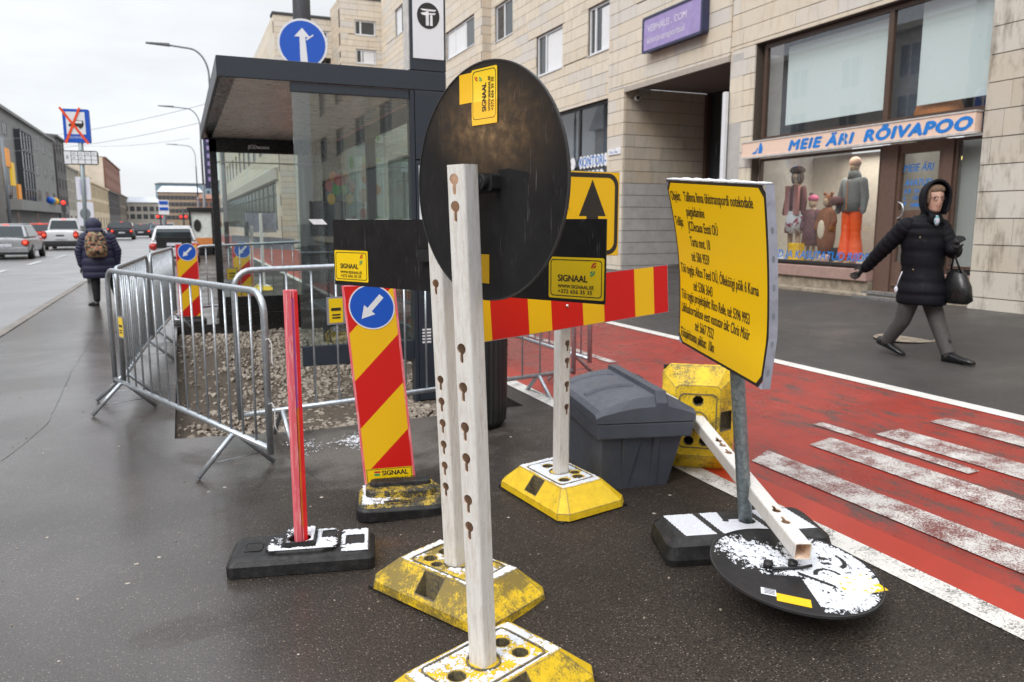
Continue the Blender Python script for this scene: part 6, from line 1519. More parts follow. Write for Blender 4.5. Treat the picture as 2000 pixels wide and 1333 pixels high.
for k, (x, y, z, lab) in enumerate(((-.95, 48, 2.0, 'far red traffic light left one of the pair above the white hatchback'), (.25, 50, 2.0, 'far red traffic light right one of the pair above the white hatchback'))):
    t = root('traffic_light', lab, 'traffic light', (x, y, 0))
    mb = MB(); mb.tube([(x, y, 0), (x, y, 2.3)], .05, 8); mb.build('pole', 'lamp_pole_dark', t); mb = MB(); mb.b2((x - .22, y - .05, 1.68), (x + .22, y + .05, 1.95)); mb.build('housing', 'lamp_pole_dark', t)
    for dx in (-.14, .14): mb = MB(); mb.ball((x + dx, y - .06, 1.82), .07, 8, 6); mb.build('red_lens', 'traffic_red', t)

# ================================================================== FAR BUILDINGS
def far_building(name, label, x, y0, y1, h, mat, floors, nwin, roof='roof_dark', depth=14, win=(.9, 1.5), wm='far_glass', rh=1.2, gf=3.6, end=True, frame_m=None):
    t = root(name, label, 'building', (x - depth / 2, (y0 + y1) / 2, 0))
    mb = MB(); mb.b2((x - depth, y0, -.4), (x, y1, h)); mb.build('wall', mat, t)
    mb = MB(); mb.frust([V((x - depth, y0, h)), V((x + .35, y0, h)), V((x + .35, y1, h)), V((x - depth, y1, h))], [V((x - depth * .6, y0, h + rh)), V((x - depth * .35, y0, h + rh)), V((x - depth * .35, y1, h + rh)), V((x - depth * .6, y1, h + rh))]); mb.build('roof', roof, t)
    mb = MB(); mb.b2((x - .1, y0, h - .35), (x + .4, y1, h)); mb.build('cornice', mat, t)
    me = mf = None; inv = t.matrix_basis.inverted(); fh = (h - gf - .6) / floors
    for f in range(floors):
        for k in range(nwin):
            yy = y0 + (y1 - y0) * (k + .5) / nwin; zz = gf + fh * (f + .5)
            if me is None:
                mb = MB(); mb.plate(rect(-win[0] / 2 - .08, -win[1] / 2 - .08, win[0] / 2 + .08, win[1] / 2 + .08), [rect(-win[0] / 2, -win[1] / 2, -.04, win[1] / 2), rect(.04, -win[1] / 2, win[0] / 2, win[1] / 2)], lambda a, b, c=0: V((c + .06, a, b)), .06); o = mb.build('window', frame_m or mat, t, world=False); me = o.data
                mb = MB(); mb.sheet(rect(-win[0] / 2, -win[1] / 2, win[0] / 2, win[1] / 2), [], lambda a, b, c=0: V((.02, a, b))); p = mb.build('pane', wm, o, world=False); mf = p.data
            else:
                o = bpy.data.objects.new('window', me); COL.objects.link(o); o.parent = t; p = bpy.data.objects.new('pane', mf); COL.objects.link(p); p.parent = o
            o.location = inv @ V((x, yy, zz))
    mb = MB()
    for k in range(max(2, nwin // 2)):
        yy = y0 + (y1 - y0) * (k + .5) / max(2, nwin // 2); mb.b2((x - .02, yy - 1.0, .4), (x + .03, yy + 1.0, gf - .9))
    mb.build('shop_glazing', 'far_glass', t, kind='stuff')
    if end:
        mb = MB()
        for f in range(floors):
            for k in range(3):
                xx = x - 2.2 - 3.4 * k; zz = gf + fh * (f + .5); mb.b2((xx - win[0] / 2, y0 - .03, zz - win[1] / 2), (xx + win[0] / 2, y0 + .02, zz + win[1] / 2))
        mb.build('end_windows', wm, t, kind='stuff')
    return t
b0_ = far_building('office_building', 'old brown low building with a balcony at the left edge', -18, 74, 100, 7.4, 'facade_olive', 1, 7, 'roof_snow', rh=1.0)
g1 = far_building('office_building', 'big grey concrete office block with glazed bay and orange banners', -18, 104, 146, 14.6, 'facade_grey', 3, 6, 'roof_snow', rh=2.6, win=(2.2, 1.3), end=False)
mb = MB(); mb.b2((-18.05, 113, 3.2), (-17.4, 121, 12.8)); gz = mb.build('glazed_bay', 'far_glass', g1)
mb = MB()
for k in range(5): mb.b2((-17.4, 113 + 2 * k - .1, 3.2), (-17.3, 113 + 2 * k + .1, 12.8))
for k in range(5): mb.b2((-17.4, 113, 3.2 + 2.4 * k - .12), (-17.3, 121, 3.2 + 2.4 * k + .12))
mb.build('mullions', 'lamp_pole_dark', gz)
mb = MB(); mb.b2((-18, 104, 2.9), (-16.4, 146, 4.1)); mb.build('canopy', 'facade_grey', g1)
mb = MB(); mb.b2((-17.2, 106.5, 3.8), (-17.0, 108.4, 5.9)); mb.build('banner', 'banner_orange', g1); mb = MB(); mb.b2((-17.2, 103.5, 5.6), (-17.0, 105.4, 8.2)); mb.build('banner', 'banner_yellow', g1); mb = MB(); mb.b2((-17.25, 101.5, 7.6), (-17.05, 103.6, 9.6)); mb.build('banner', 'banner_orange', g1)
for k, m_ in enumerate(('sheet_blue', 'poster_teal', 'banner_orange', 'banner_yellow')): mb = MB(); mb.ball((-16.3, 125 + 1.6 * k, 4.5), .5, 8, 6); mb.build('logo_dot', m_, g1)
for k, y in enumerate((107, 119)):
    a_ = root('roof_antenna', ('thin roof antenna left one on the grey office block', 'thin roof antenna right one on the grey office block')[k], 'antenna', (-22, y, 16)); mb = MB(); mb.tube([(-22, y, 15), (-22, y, 21.5)], .07, 6); mb.build('rod', 'lamp_pole_grey', a_); mb = MB(); mb.b2((-22.4, y, 20.5), (-21.6, y + .05, 20.6)); mb.build('crossbar', 'lamp_pole_grey', a_)
far_building('office_building', 'dark narrow tower beside the big grey office block', -17.8, 147, 158, 15.6, 'facade_dark', 4, 3, rh=.3)
far_building('apartment_block', 'grey-brown block with rows of small windows beyond the dark tower', -18, 159, 178, 11.6, 'facade_pale', 4, 7, 'roof_dark', win=(1.2, 1.6))
far_building('apartment_block', 'cream block with brick-red roof behind the bus stop sign', -18, 179, 200, 11.4, 'facade_cream', 3, 8, 'facade_brick', win=(1.2, 1.6))
far_building('apartment_block', 'yellow-cream block with tall pilasters and snowy roof right of the sign', -18, 201, 248, 10.6, 'facade_cream', 2, 12, 'roof_snow', win=(1.6, 2.4), rh=1.8)
far_building('apartment_block', 'dark brown block with snow on the roof edge in mid street', -18, 249, 292, 10.5, 'facade_dark', 3, 10, 'roof_snow', win=(1.6, 1.8), rh=.8)
far_building('apartment_block', 'olive-brown block with dark windows nearer the street end', -18, 293, 350, 11.0, 'facade_brown', 2, 9, 'roof_dark', win=(2.4, 2.4), rh=.8)
far_building('apartment_block', 'tall beige windowless gable with brick side rising above its neighbours', -22, 300, 372, 23.5, 'facade_brick', 5, 8, 'roof_dark', win=(1.6, 1.6), rh=.5, depth=26, end=False)
mb = MB(); mb.b2((-48.2, 299.4, 0), (-22.6, 299.9, 23.3)); tag(mb.build('gable_wall', 'facade_beige'), 'plain beige gable wall of the tall block above the dark roofs', 'wall')
# street end: facades facing us
def end_block(label, x0, x1, y, h, mat, floors, n, roof, rh=2.2, win=(1.6, 1.8)):
    t = root('apartment_block', label, 'building', ((x0 + x1) / 2, y + 6, 0)); mb = MB(); mb.b2((x0, y, -1), (x1, y + 14, h)); mb.build('wall', mat, t)
    mb = MB(); mb.frust([V((x0 - .5, y - .5, h)), V((x1 + .5, y - .5, h)), V((x1 + .5, y + 14, h)), V((x0 - .5, y + 14, h))], [V((x0 + 2, y + 5, h + rh)), V((x1 - 2, y + 5, h + rh)), V((x1 - 2, y + 9, h + rh)), V((x0 + 2, y + 9, h + rh))]); mb.build('roof', roof, t)
    me = None; inv = t.matrix_basis.inverted()
    for f in range(floors):
        for k in range(n):
            if me is None: mb = MB(); mb.b2((-win[0] / 2, -.1, -win[1] / 2), (win[0] / 2, .02, win[1] / 2)); o = mb.build('window', 'far_glass', t, world=False); me = o.data
            else: o = bpy.data.objects.new('window', me); COL.objects.link(o); o.parent = t
            o.location = inv @ V((x0 + (x1 - x0) * (k + .5) / n, y, 2.2 + (h - 3.2) * (f + .5) / floors))
    return t
end_block('low beige building closing the street on its left, snow on the roof', -19.5, -6, 330, 9.0, 'facade_pale', 2, 6, 'roof_snow')
end_block('large brown brick building with hipped snowy roof closing the street', -8.5, 11, 400, 15.5, 'facade_sand', 4, 11, 'roof_snow', 3)
end_block('reddish long building right of the brown one at the street end', 8, 42, 380, 12.0, 'facade_brick', 3, 14, 'facade_brick')
end_block('pale blue modern block rising behind the street-end roofs', -12, 30, 520, 24.5, 'facade_blue', 3, 12, 'roof_dark', 1.0)
end_block('grey modern block farthest away behind the other roofs', 18, 50, 560, 29, 'facade_grey', 3, 10, 'roof_dark', .6)

# the other side of the street, abreast of and behind the viewer
far_building('apartment_block', 'pale block across the road outside the left edge of the view', -20, 22, 60, 12.5, 'facade_pale', 3, 9, 'roof_snow', win=(1.3, 1.7), rh=2.5)
far_building('apartment_block', 'sand-coloured block across the road behind the viewer', -20, -40, 16, 13.5, 'facade_sand', 3, 12, 'roof_dark', win=(1.3, 1.7), rh=2.5)
ch_ = root('church', 'pale church with steep gable roof and spire across the road', 'church', (-32, 62, 0))
mb = MB(); mb.b2((-40, 60.5, 0), (-22, 73, 11)); mb.build('wall', 'facade_pale', ch_)
mb = MB(); mb.frust([V((-40, 60, 11)), V((-21.5, 60, 11)), V((-21.5, 73.5, 11)), V((-40, 73.5, 11))], [V((-40, 66.6, 19)), V((-21.5, 66.6, 19)), V((-21.5, 66.9, 19)), V((-40, 66.9, 19))]); mb.build('roof', 'roof_snow', ch_)
mb = MB(); mb.b2((-26, 64, 0), (-21, 69.5, 18)); mb.frust([V((-26, 64, 18)), V((-21, 64, 18)), V((-21, 69.5, 18)), V((-26, 69.5, 18))], [V((-23.6, 66.7, 34)), V((-23.4, 66.7, 34)), V((-23.4, 66.9, 34)), V((-23.6, 66.9, 34))]); mb.build('spire', 'roof_dark', ch_)
# ================================================================== PEOPLE
def skin_mesh(name, pts, edges, rad, mat, parent, sub=2, rootv=0):
    me = bpy.data.meshes.new(name); me.from_pydata([tuple(p) for p in pts], edges, []); o = bpy.data.objects.new(name, me); COL.objects.link(o)
    sk = o.modifiers.new('skin', 'SKIN'); sk.use_smooth_shade = True; sk.branch_smoothing = .6
    for i, r in enumerate(rad):
        v = me.skin_vertices[0].data[i]; v.radius = (r, r) if isinstance(r, (int, float)) else r; v.use_root = (i == rootv)
    sb_ = o.modifiers.new('sub', 'SUBSURF'); sb_.levels = sub; sb_.render_levels = sub
    dg = bpy.context.evaluated_depsgraph_get(); m2 = bpy.data.meshes.new_from_object(o.evaluated_get(dg)); bpy.data.objects.remove(o)
    m2.materials.clear(); m2.materials.append(M(mat))
    for p in m2.polygons: p.use_smooth = True
    n = bpy.data.objects.new(name, m2); COL.objects.link(n); n.parent = parent; n.matrix_parent_inverse = (parent.matrix_basis if parent.parent is None else parent.parent.matrix_basis @ parent.matrix_basis).inverted()
    return n
def sect(mb, secs, n=28, quilt=None, p=2.3):
    """stack of super-ellipses: (centre, rx, ry, yaw); quilt = (amplitude, count)"""
    rs = []; old = mb.smooth; mb.smooth = True; out_ = []
    if quilt:
        amp, cnt = quilt; m_ = cnt * 6
        for k in range(m_ + 1):
            f = k / m_ * (len(secs) - 1); i = min(int(f), len(secs) - 2); t = f - i; a, b = secs[i], secs[i + 1]
            bul = abs(math.sin(math.pi * k / 6)) ** .6 * amp
            out_.append((V(a[0]).lerp(V(b[0]), t), a[1] + (b[1] - a[1]) * t + bul - amp * .5, a[2] + (b[2] - a[2]) * t + bul - amp * .5, a[3] + (b[3] - a[3]) * t))
    else: out_ = secs
    for q, (c, rx, ry, yw) in enumerate(out_):
        r_ = []
        for k in range(n):
            a = 2 * math.pi * k / n; x = rx * math.copysign(abs(math.cos(a)) ** (2 / p), math.cos(a)); y = ry * math.copysign(abs(math.sin(a)) ** (2 / p), math.sin(a))
            w_ = noise.noise(V((k * .9, q * .35, rx * 40))) * rx * .05
            x += math.copysign(w_, x); r_.append(V(c) + V((x * math.cos(yw) - y * math.sin(yw), x * math.sin(yw) + y * math.cos(yw), 0)))
        rs.append(r_)
    mb.rings(rs); mb.smooth = old; return mb
def sleeve(mb, pts, rad, quilt=.006, cnt=10, n=16):
    P = [V(p) for p in pts]; seg = [0]
    for a, b in zip(P[:-1], P[1:]): seg.append(seg[-1] + (b - a).length)
    path, rr = [], []; m_ = cnt * 5
    for k in range(m_ + 1):
        d = seg[-1] * k / m_; i = 0
        while i < len(P) - 2 and seg[i + 1] < d: i += 1
        t = (d - seg[i]) / max(1e-6, seg[i + 1] - seg[i]); path.append(P[i].lerp(P[i + 1], t)); rr.append(rad[i] + (rad[i + 1] - rad[i]) * t + abs(math.sin(math.pi * k / 5)) ** .6 * quilt - quilt * .4)
    mb.tube(path, rr, n); mb.ball(P[0], rad[0] * .97, 14, 8); mb.ball(P[-1], rad[-1] * .9, 12, 6); return mb
def shoe(mb, heel, yaw, L=.26, W=.045, pitch=0., H=.075):
    c, s = math.cos(yaw), math.sin(yaw); F = lambda a, b, z: V(heel) + V((c * a - s * b, s * a + c * b, z + a * math.tan(pitch)))
    old = mb.smooth; mb.smooth = True; rs = []
    for a, w_, h in ((-.035, .5, .5), (-.025, .85, .95), (.03, 1, 1.25), (.09, .95, 1.05), (.15, 1.1, .75), (.21, 1.05, .6), (.245, .7, .42), (.258, .3, .25)):
        a *= L / .26; r_ = []
        for k in range(14):
            t = 2 * math.pi * k / 14; y = W * w_ * math.cos(t); z = H * h * (.5 + .5 * math.sin(t)); r_.append(F(a, y, z if math.sin(t) > -.3 else max(0, z - .01)))
        rs.append(r_)
    mb.rings(rs); mb.smooth = old; return mb
def fingers(parent, wrist, d, up, side, mat, s=1., curl=.5):
    """mitten-free hand: palm plus four fingers and a thumb, one skinned mesh"""
    d = V(d).normalized(); up = V(up); up = (up - d * up.dot(d)).normalized(); sd = d.cross(up) * side; w = V(wrist)
    pts = [w, w + d * .035 * s, w + d * .075 * s]; ed = [(0, 1), (1, 2)]; rad = [(.022 * s, .018 * s), (.032 * s, .016 * s), (.036 * s, .015 * s)]
    for k, (o, l) in enumerate(((-.027, .062), (-.009, .072), (.010, .068), (.027, .052))):
        b = len(pts); k1 = w + d * .085 * s + sd * o * s; k2 = k1 + (d * math.cos(curl) - up * math.sin(curl)) * l * .5 * s; k3 = k2 + (d * math.cos(curl * 2.2) - up * math.sin(curl * 2.2)) * l * .5 * s
        pts += [k1, k2, k3]; ed += [(2, b), (b, b + 1), (b + 1, b + 2)]; rad += [.0095 * s, .009 * s, .0075 * s]
    b = len(pts); t1 = w + d * .035 * s - sd * .036 * s; t2 = t1 + (d * .8 - sd * .5).normalized() * .032 * s; t3 = t2 + (d * .95 - sd * .1 - up * .2).normalized() * .028 * s
    pts += [t1, t2, t3]; ed += [(1, b), (b, b + 1), (b + 1, b + 2)]; rad += [.012 * s, .010 * s, .008 * s]
    return skin_mesh('hand', pts, ed, rad, mat, parent, 1)
# --- woman walking right along the pavement
wx = 6.06
wm = root('person', 'person in black hooded puffer coat and grey trousers striding past the clothes shop', 'person', (wx, 4.86, G(wx)))
Wp = lambda y, z, dx=0.: V((wx + dx, y, z))
# body: one continuous figure
pts = [Wp(4.86, 1.0), Wp(4.87, 1.25), Wp(4.87, 1.47), Wp(4.85, 1.58), Wp(4.82, 1.70),
       Wp(4.86, .98, .09), Wp(4.74, .64, .07), Wp(4.58, .40, .06), Wp(4.86, .98, -.09), Wp(4.96, .63, -.06), Wp(5.15, .42, -.06),
       Wp(4.90, 1.46, -.16), Wp(5.11, 1.26, -.19), Wp(5.30, 1.07, -.2), Wp(4.84, 1.46, .15), Wp(4.70, 1.24, .18), Wp(4.60, 1.30, .05)]
ed = [(0, 1), (1, 2), (2, 3), (3, 4), (0, 5), (5, 6), (6, 7), (0, 8), (8, 9), (9, 10), (2, 11), (11, 12), (12, 13), (2, 14), (14, 15), (15, 16)]
rad = [.14, .13, .12, .055, .075, .10, .06, .04, .10, .06, .04, .055, .04, .03, .055, .04, .03]
skin_mesh('body', pts, ed, rad, 'puffer_black', wm, 2)
mb = MB()
sect(mb, [((wx, 4.85, .78), .175, .200, 0), ((wx, 4.855, .90), .185, .200, 0), ((wx, 4.865, 1.05), .155, .165, 0), ((wx, 4.875, 1.25), .17, .165, 0), ((wx, 4.88, 1.40), .185, .155, 0), ((wx, 4.875, 1.49), .18, .13, 0), ((wx, 4.86, 1.56), .10, .09, 0)], quilt=(.009, 8)); coat = mb.build('coat', 'puffer_black', wm)
mb = MB(); sleeve(mb, [(wx - .16, 4.93, 1.47), (wx - .20, 5.12, 1.265), (wx - .205, 5.305, 1.075)], [.078, .068, .048], .005, 9); mb.build('sleeve', 'puffer_black', wm)
mb = MB(); sleeve(mb, [(wx + .10, 4.80, 1.46), (wx + .15, 4.69, 1.25), (wx + .0, 4.59, 1.27)], [.078, .068, .048], .005, 8); mb.build('sleeve', 'puffer_black', wm)
fingers(wm, (wx - .205, 5.315, 1.062), (.0, .8, -.55), (1, 0, 0), 1, 'knit_black', 1.05, .6)
fingers(wm, (wx + .0, 4.585, 1.275), (-.2, -.5, .75), (-1, .0, 0), -1, 'knit_black', 1.05, .8)
for a, b, c, d0 in ((.085, 4.86, 4.745, 4.59), ):
    mb = MB(); sleeve(mb, [(wx + .085, 4.85, .88), (wx + .075, 4.73, .62), (wx + .06, 4.585, .355)], [.088, .068, .057], .0, 9); mb.build('trouser_leg', 'trouser_grey', wm)
mb = MB(); sleeve(mb, [(wx - .085, 4.88, .88), (wx - .07, 4.97, .62), (wx - .06, 5.135, .40)], [.088, .068, .057], .0, 9); mb.build('trouser_leg', 'trouser_grey', wm)
mb = MB(); shoe(mb, (wx + .06, 4.60, G(wx) + .005), R(-92), .27, .046, R(3)); mb.build('shoe', 'leather_black', wm)
mb = MB(); shoe(mb, (wx - .06, 5.19, G(wx) + .075), R(-90), .26, .045, R(-14)); mb.build('shoe', 'leather_black', wm)
# head turned three quarters toward the road
hd = V((wx - .025, 4.785, 1.70)); yw = R(-114)
rot = Matrix.Rotation(yw, 3, 'Z')        # local +x is the face direction
mb = MB(); mb.smooth = True; rs = []
prof = [(-.115, .020, .018, .03), (-.105, .045, .04, .025), (-.085, .058, .052, .012), (-.05, .072, .060, .004), (-.01, .080, .067, 0), (.03, .084, .072, -.004), (.07, .078, .07, -.008), (.10, .058, .055, -.010), (.118, .025, .025, -.010)]
for z, a, b, o in prof:
    r_ = []
    for k in range(24):
        t = 2 * math.pi * k / 24; x = a * math.cos(t) + o; y = b * math.sin(t)
        if k in (0,) and -.06 < z < .0: x += .022 if z < -.03 else .016
        if k in (1, 23) and -.06 < z < .0: x += .006
        if k in (1, 2, 22, 23) and 0 < z < .05: x -= .007
        r_.append(hd + rot @ V((x, y, z)))
    rs.append(r_)
mb.rings(rs); hdm = mb.build('head', 'skin', wm)
mb = MB(); mb.ball(hd + rot @ V((.078, 0, -.062)), (.007, .020, .005), 10, 6, rot); mb.build('mouth', 'lips', hdm)
for s_ in (-1, 1):
    mb = MB(); mb.ball(hd + rot @ V((.070, s_ * .027, .008)), (.006, .011, .006), 8, 6, rot); mb.build('eye', 'eye_dark', hdm)
    mb = MB(); mb.tube([hd + rot @ V((.084, s_ * (.028 + .020 * math.cos(t)), .004 +   .017 * math.sin(t))) for t in [2 * math.pi * k / 12 for k in range(13)]], .0026, 5, False); mb.tube([hd + rot @ V((.084, s_ * .008, .006)), hd + rot @ V((.086, 0, .007))], .0015, 5); mb.tube([hd + rot @ V((.084, s_ * .048, .008)), hd + rot @ V((.02, s_ * .072, .010))], .0018, 5); mb.build('glasses_rim', 'eye_dark', hdm)
mb = MB(); mb.ball(hd + rot @ V((.016, 0, .078)), (.062, .076, .046), 18, 10, rot); mb.ball(hd + rot @ V((.03, -.066, .02)), (.03, .018, .07), 12, 8, rot); mb.build('hair', 'hair_brown', hdm)
# hood: open shell with a padded rim
mb = MB(); mb.smooth = True; rs = []
for k in range(15):
    f = k / 14; r_ = []
    for j in range(18):
        t = R(-140 + 280 * j / 17)          # 0 = top
        a = .12; z = math.cos(t) * (.142 if abs(t) < 1.6 else .19); y = math.sin(t) * .112
        x = .055 - .19 * f; sc_ = math.sqrt(max(.04, 1 - (max(0, f - .25) / .78) ** 2.4)); w_ = 1 + .03 * abs(math.sin(math.pi * f * 3))
        r_.append(hd + rot @ V((x, y * sc_ * w_, z * sc_ * w_ + .015)))
    rs.append(r_)
b0_ = 0
vs_ = [p for r_ in rs for p in r_]; n_ = 18
mb.add(vs_, [(a * n_ + i, a * n_ + i + 1, (a + 1) * n_ + i + 1, (a + 1) * n_ + i) for a in range(14) for i in range(n_ - 1)])
mb.tube(rs[0], .013, 8); mb.build('hood', 'puffer_black', wm)
mb = MB(); sect(mb, [(hd + V((.02, .03, -.21)), .105, .10, 0), (hd + V((.01, .02, -.15)), .085, .08, 0), (hd + V((.0, .01, -.10)), .06, .055, 0)]); mb.build('collar', 'puffer_black', wm)
mb = MB(); mb.ball(hd + rot @ V((.035, .0, -.155)), (.028, .036, .028), 12, 8, rot); mb.ball(hd + rot @ V((.072, .0, -.19)), (.018, .024, .040), 12, 8, rot); mb.build('scarf', 'scarf_mix', wm)
# bag, cord
mb = MB(); mb.smooth = True
sect(mb, [((wx + .12, 4.60, .80), .05, .10, 0), ((wx + .12, 4.60, .83), .085, .135, 0), ((wx + .12, 4.605, .95), .075, .12, 0), ((wx + .12, 4.62, 1.06), .05, .08, 0), ((wx + .12, 4.63, 1.10), .03, .04, 0)]); bg_ = mb.build('handbag', 'leather_black', wm)
mb = MB(); mb.tube([(wx + .1, 4.56, 1.06), (wx + .04, 4.585, 1.2), (wx + .02, 4.60, 1.26)], .009, 6); mb.tube([(wx + .12, 4.68, 1.06), (wx + .06, 4.62, 1.2), (wx + .02, 4.60, 1.26)], .009, 6); mb.build('strap', 'leather_black', bg_)
mb = MB(); mb.tube([(wx - .205, 4.90, 1.07), (wx - .215, 4.925, .99), (wx - .22, 4.935, .93)], .004, 6); mb.ball((wx - .222, 4.938, .91), (.006, .02, .028), 8, 6); mb.build('cord', 'paper_white', wm)
mb = MB(); mb.ball((wx - .195, 4.80, 1.09), .008, 6, 4); mb.ball((wx - .19, 4.76, 1.37), .009, 6, 4); mb.build('button', 'glasses', wm)
# --- person with backpack walking away on the left
px_, py = -1.38, 15.8
pl2 = root('person', 'person in long navy hooded coat with camouflage backpack walking away along the kerb', 'person', (px_, py, 0))
pts = [V((px_, py, .78)), V((px_, py, 1.02)), V((px_, py - .0, 1.24)), V((px_ - .02, py + .03, 1.36)), V((px_ - .03, py + .08, 1.46)),
       V((px_ - .09, py, .74)), V((px_ - .10, py, .42)), V((px_ - .08, py - .02, .10)), V((px_ + .10, py, .74)), V((px_ + .20, py + .04, .42)), V((px_ + .27, py + .02, .10)),
       V((px_ - .2, py, 1.22)), V((px_ - .28, py, .96)), V((px_ - .27, py + .02, .74)), V((px_ + .2, py, 1.22)), V((px_ + .29, py + .02, .96)), V((px_ + .27, py + .08, .76))]
skin_mesh('body', pts, ed, [.14, .13, .12, .05, .075, .09, .055, .04, .09, .055, .04, .055, .04, .03, .055, .04, .03], 'legging_black', pl2, 2)
mb = MB(); sect(mb, [((px_ + .0, py, .50), .27, .17, 0), ((px_ + .0, py, .70), .28, .18, 0), ((px_, py, .95), .255, .17, 0), ((px_, py, 1.15), .245, .165, 0), ((px_ - .01, py + .0, 1.28), .19, .13, 0), ((px_ - .02, py + .02, 1.36), .10, .10, 0)], quilt=(.015, 9)); mb.build('coat', 'puffer_navy', pl2)
for s_ in (-1, 1):
    mb = MB(); sleeve(mb, [(px_ + s_ * .20, py, 1.24), (px_ + s_ * .30, py + .01, .98), (px_ + s_ * .285, py + .03, .73)], [.085, .078, .055], .009, 9); mb.build('sleeve', 'puffer_navy', pl2)
    fingers(pl2, (px_ + s_ * .283, py + .03, .72), (.0, .05, -1), (0, 1, 0), s_, 'knit_black', 1., .5)
mb = MB(); mb.ball((px_ - .045, py + .03, 1.44), (.135, .13, .145), 20, 12); mb.ball((px_ - .03, py - .03, 1.34), (.15, .11, .08), 18, 8); mb.build('hood', 'puffer_navy', pl2)
mb = MB(); mb.ball((px_ - .05, py + .12, 1.44), (.075, .06, .10), 12, 8); mb.build('head', 'skin', pl2)
mb = MB(); sect(mb, [((px_ + .0, py - .235, .88), .12, .05, 0), ((px_, py - .24, .92), .16, .075, 0), ((px_ - .005, py - .24, 1.08), .175, .08, 0), ((px_ - .01, py - .235, 1.24), .15, .07, 0), ((px_ - .015, py - .22, 1.33), .09, .045, 0)], p=2.8); bp = mb.build('backpack', 'camo', pl2)
mb = MB(); sect(mb, [((px_ - .0, py - .30, .93), .10, .03, 0), ((px_, py - .31, 1.0), .115, .04, 0), ((px_, py - .30, 1.08), .10, .03, 0)], p=3); mb.build('pocket', 'camo', bp)
for s_ in (-1, 1): mb = MB(); mb.tube([(px_ + s_ * .10, py - .18, 1.28), (px_ + s_ * .13, py - .02, 1.33), (px_ + s_ * .13, py + .14, 1.22)], .018, 6); mb.build('strap', 'knit_black', bp)
for s_, x_, y_ in ((-1, px_ - .08, py - .06), (1, px_ + .275, py - .02)):
    mb = MB(); sleeve(mb, [(x_ + (0 if s_ < 0 else -.13), y_ + .05, .55), (x_ + (.0 if s_ < 0 else -.05), y_ + .05, .32), (x_, y_ + .05, .09)], [.085, .07, .055], .002, 5); mb.build('legging', 'legging_black', pl2)
    mb = MB(); shoe(mb, (x_, y_, .0), R(125 if s_ < 0 else 80), .25, .045); mb.build('boot', 'leather_black', pl2)
# --- mannequins in the shop window
def mannequin(label, x, y, z, h, facing=math.pi, group='mannequins in the clothes shop window'):
    t = root('mannequin', label, 'mannequin', (x, y, z), facing - math.pi / 2, group=group)
    k = h / 1.75; P = lambda a, b, c: V((a * k, b * k, c * k))
    pts = [P(0, 0, .95), P(0, 0, 1.15), P(0, 0, 1.38), P(0, 0, 1.50), P(0, .01, 1.63), P(-.09, 0, .90), P(-.10, 0, .50), P(-.10, -.01, .07), P(.09, 0, .90), P(.11, 0, .50), P(.12, -.01, .07), P(-.19, 0, 1.38), P(-.24, .01, 1.12), P(-.26, .05, .88), P(.19, 0, 1.38), P(.25, .01, 1.12), P(.26, .05, .88)]
    b = skin_mesh('body', [V((0, 0, 0)) + p for p in pts], ed, [q * k for q in [.12, .11, .12, .045, .085, .085, .055, .035, .085, .055, .035, .05, .035, .025, .05, .035, .025]], 'mannequin_skin', t, 2)
    b.matrix_parent_inverse = Matrix.Identity(4)
    def part(nm, mat, fn):
        mb = MB(); fn(mb, P, k); return mb.build(nm, mat, t, world=False)
    part('foot', 'mannequin_skin', lambda mb, P, k: (shoe(mb, P(-.10, 0, 0), R(90), .24 * k, .04 * k, 0, .06 * k), shoe(mb, P(.12, 0, 0), R(90), .24 * k, .04 * k, 0, .06 * k)))
    return t, part
def SEC(P, k, L_): return [(P(a, b, c), rx * k, ry * k, 0) for a, b, c, rx, ry in L_]
t, part = mannequin('tall mannequin in dark fur hat, pink vest and flower-print skirt', 9.62, 10.25, .87, 1.50)
part('head', 'mannequin_skin', lambda mb, P, k: mb.ball(P(0, .01, 1.64), (.075 * k, .09 * k, .11 * k)))
part('hat', 'fur_brown', lambda mb, P, k: (mb.ball(P(0, 0, 1.74), (.15 * k, .15 * k, .085 * k)), mb.ball(P(-.08, -.01, 1.6), (.05 * k, .08 * k, .13 * k)), mb.ball(P(.08, -.01, 1.6), (.05 * k, .08 * k, .13 * k))))
part('top', 'knit_burgundy', lambda mb, P, k: (sect(mb, SEC(P, k, [(0, 0, .92, .15, .11), (0, 0, 1.15, .135, .10), (0, 0, 1.38, .17, .11), (0, 0, 1.46, .09, .07)])), sleeve(mb, [P(-.18, 0, 1.38), P(-.24, .01, 1.12), P(-.26, .05, .90)], [.06 * k, .05 * k, .04 * k], 0, 5), sleeve(mb, [P(.18, 0, 1.38), P(.25, .01, 1.12), P(.26, .05, .90)], [.06 * k, .05 * k, .04 * k], 0, 5)))
part('vest', 'vest_pink', lambda mb, P, k: [mb.box(P(s * .12, .10, 1.16), (.11 * k, .06 * k, .56 * k)) for s in (-1, 1)])
part('skirt', 'skirt_print', lambda mb, P, k: sect(mb, SEC(P, k, [(0, 0, .52, .20, .17), (0, 0, .75, .19, .16), (0, 0, .95, .155, .12)])))
t, part = mannequin('child mannequin in plaid coat and pink bobble hat', 9.62, 9.86, .87, 1.02)
part('head', 'mannequin_skin', lambda mb, P, k: mb.ball(P(0, .01, 1.62), (.11 * k, .12 * k, .15 * k)))
part('hat', 'beanie_pink', lambda mb, P, k: mb.ball(P(0, 0, 1.74), (.15 * k, .15 * k, .11 * k)))
part('bobble', 'fur_brown', lambda mb, P, k: mb.ball(P(.08, 0, 1.86), .06 * k))
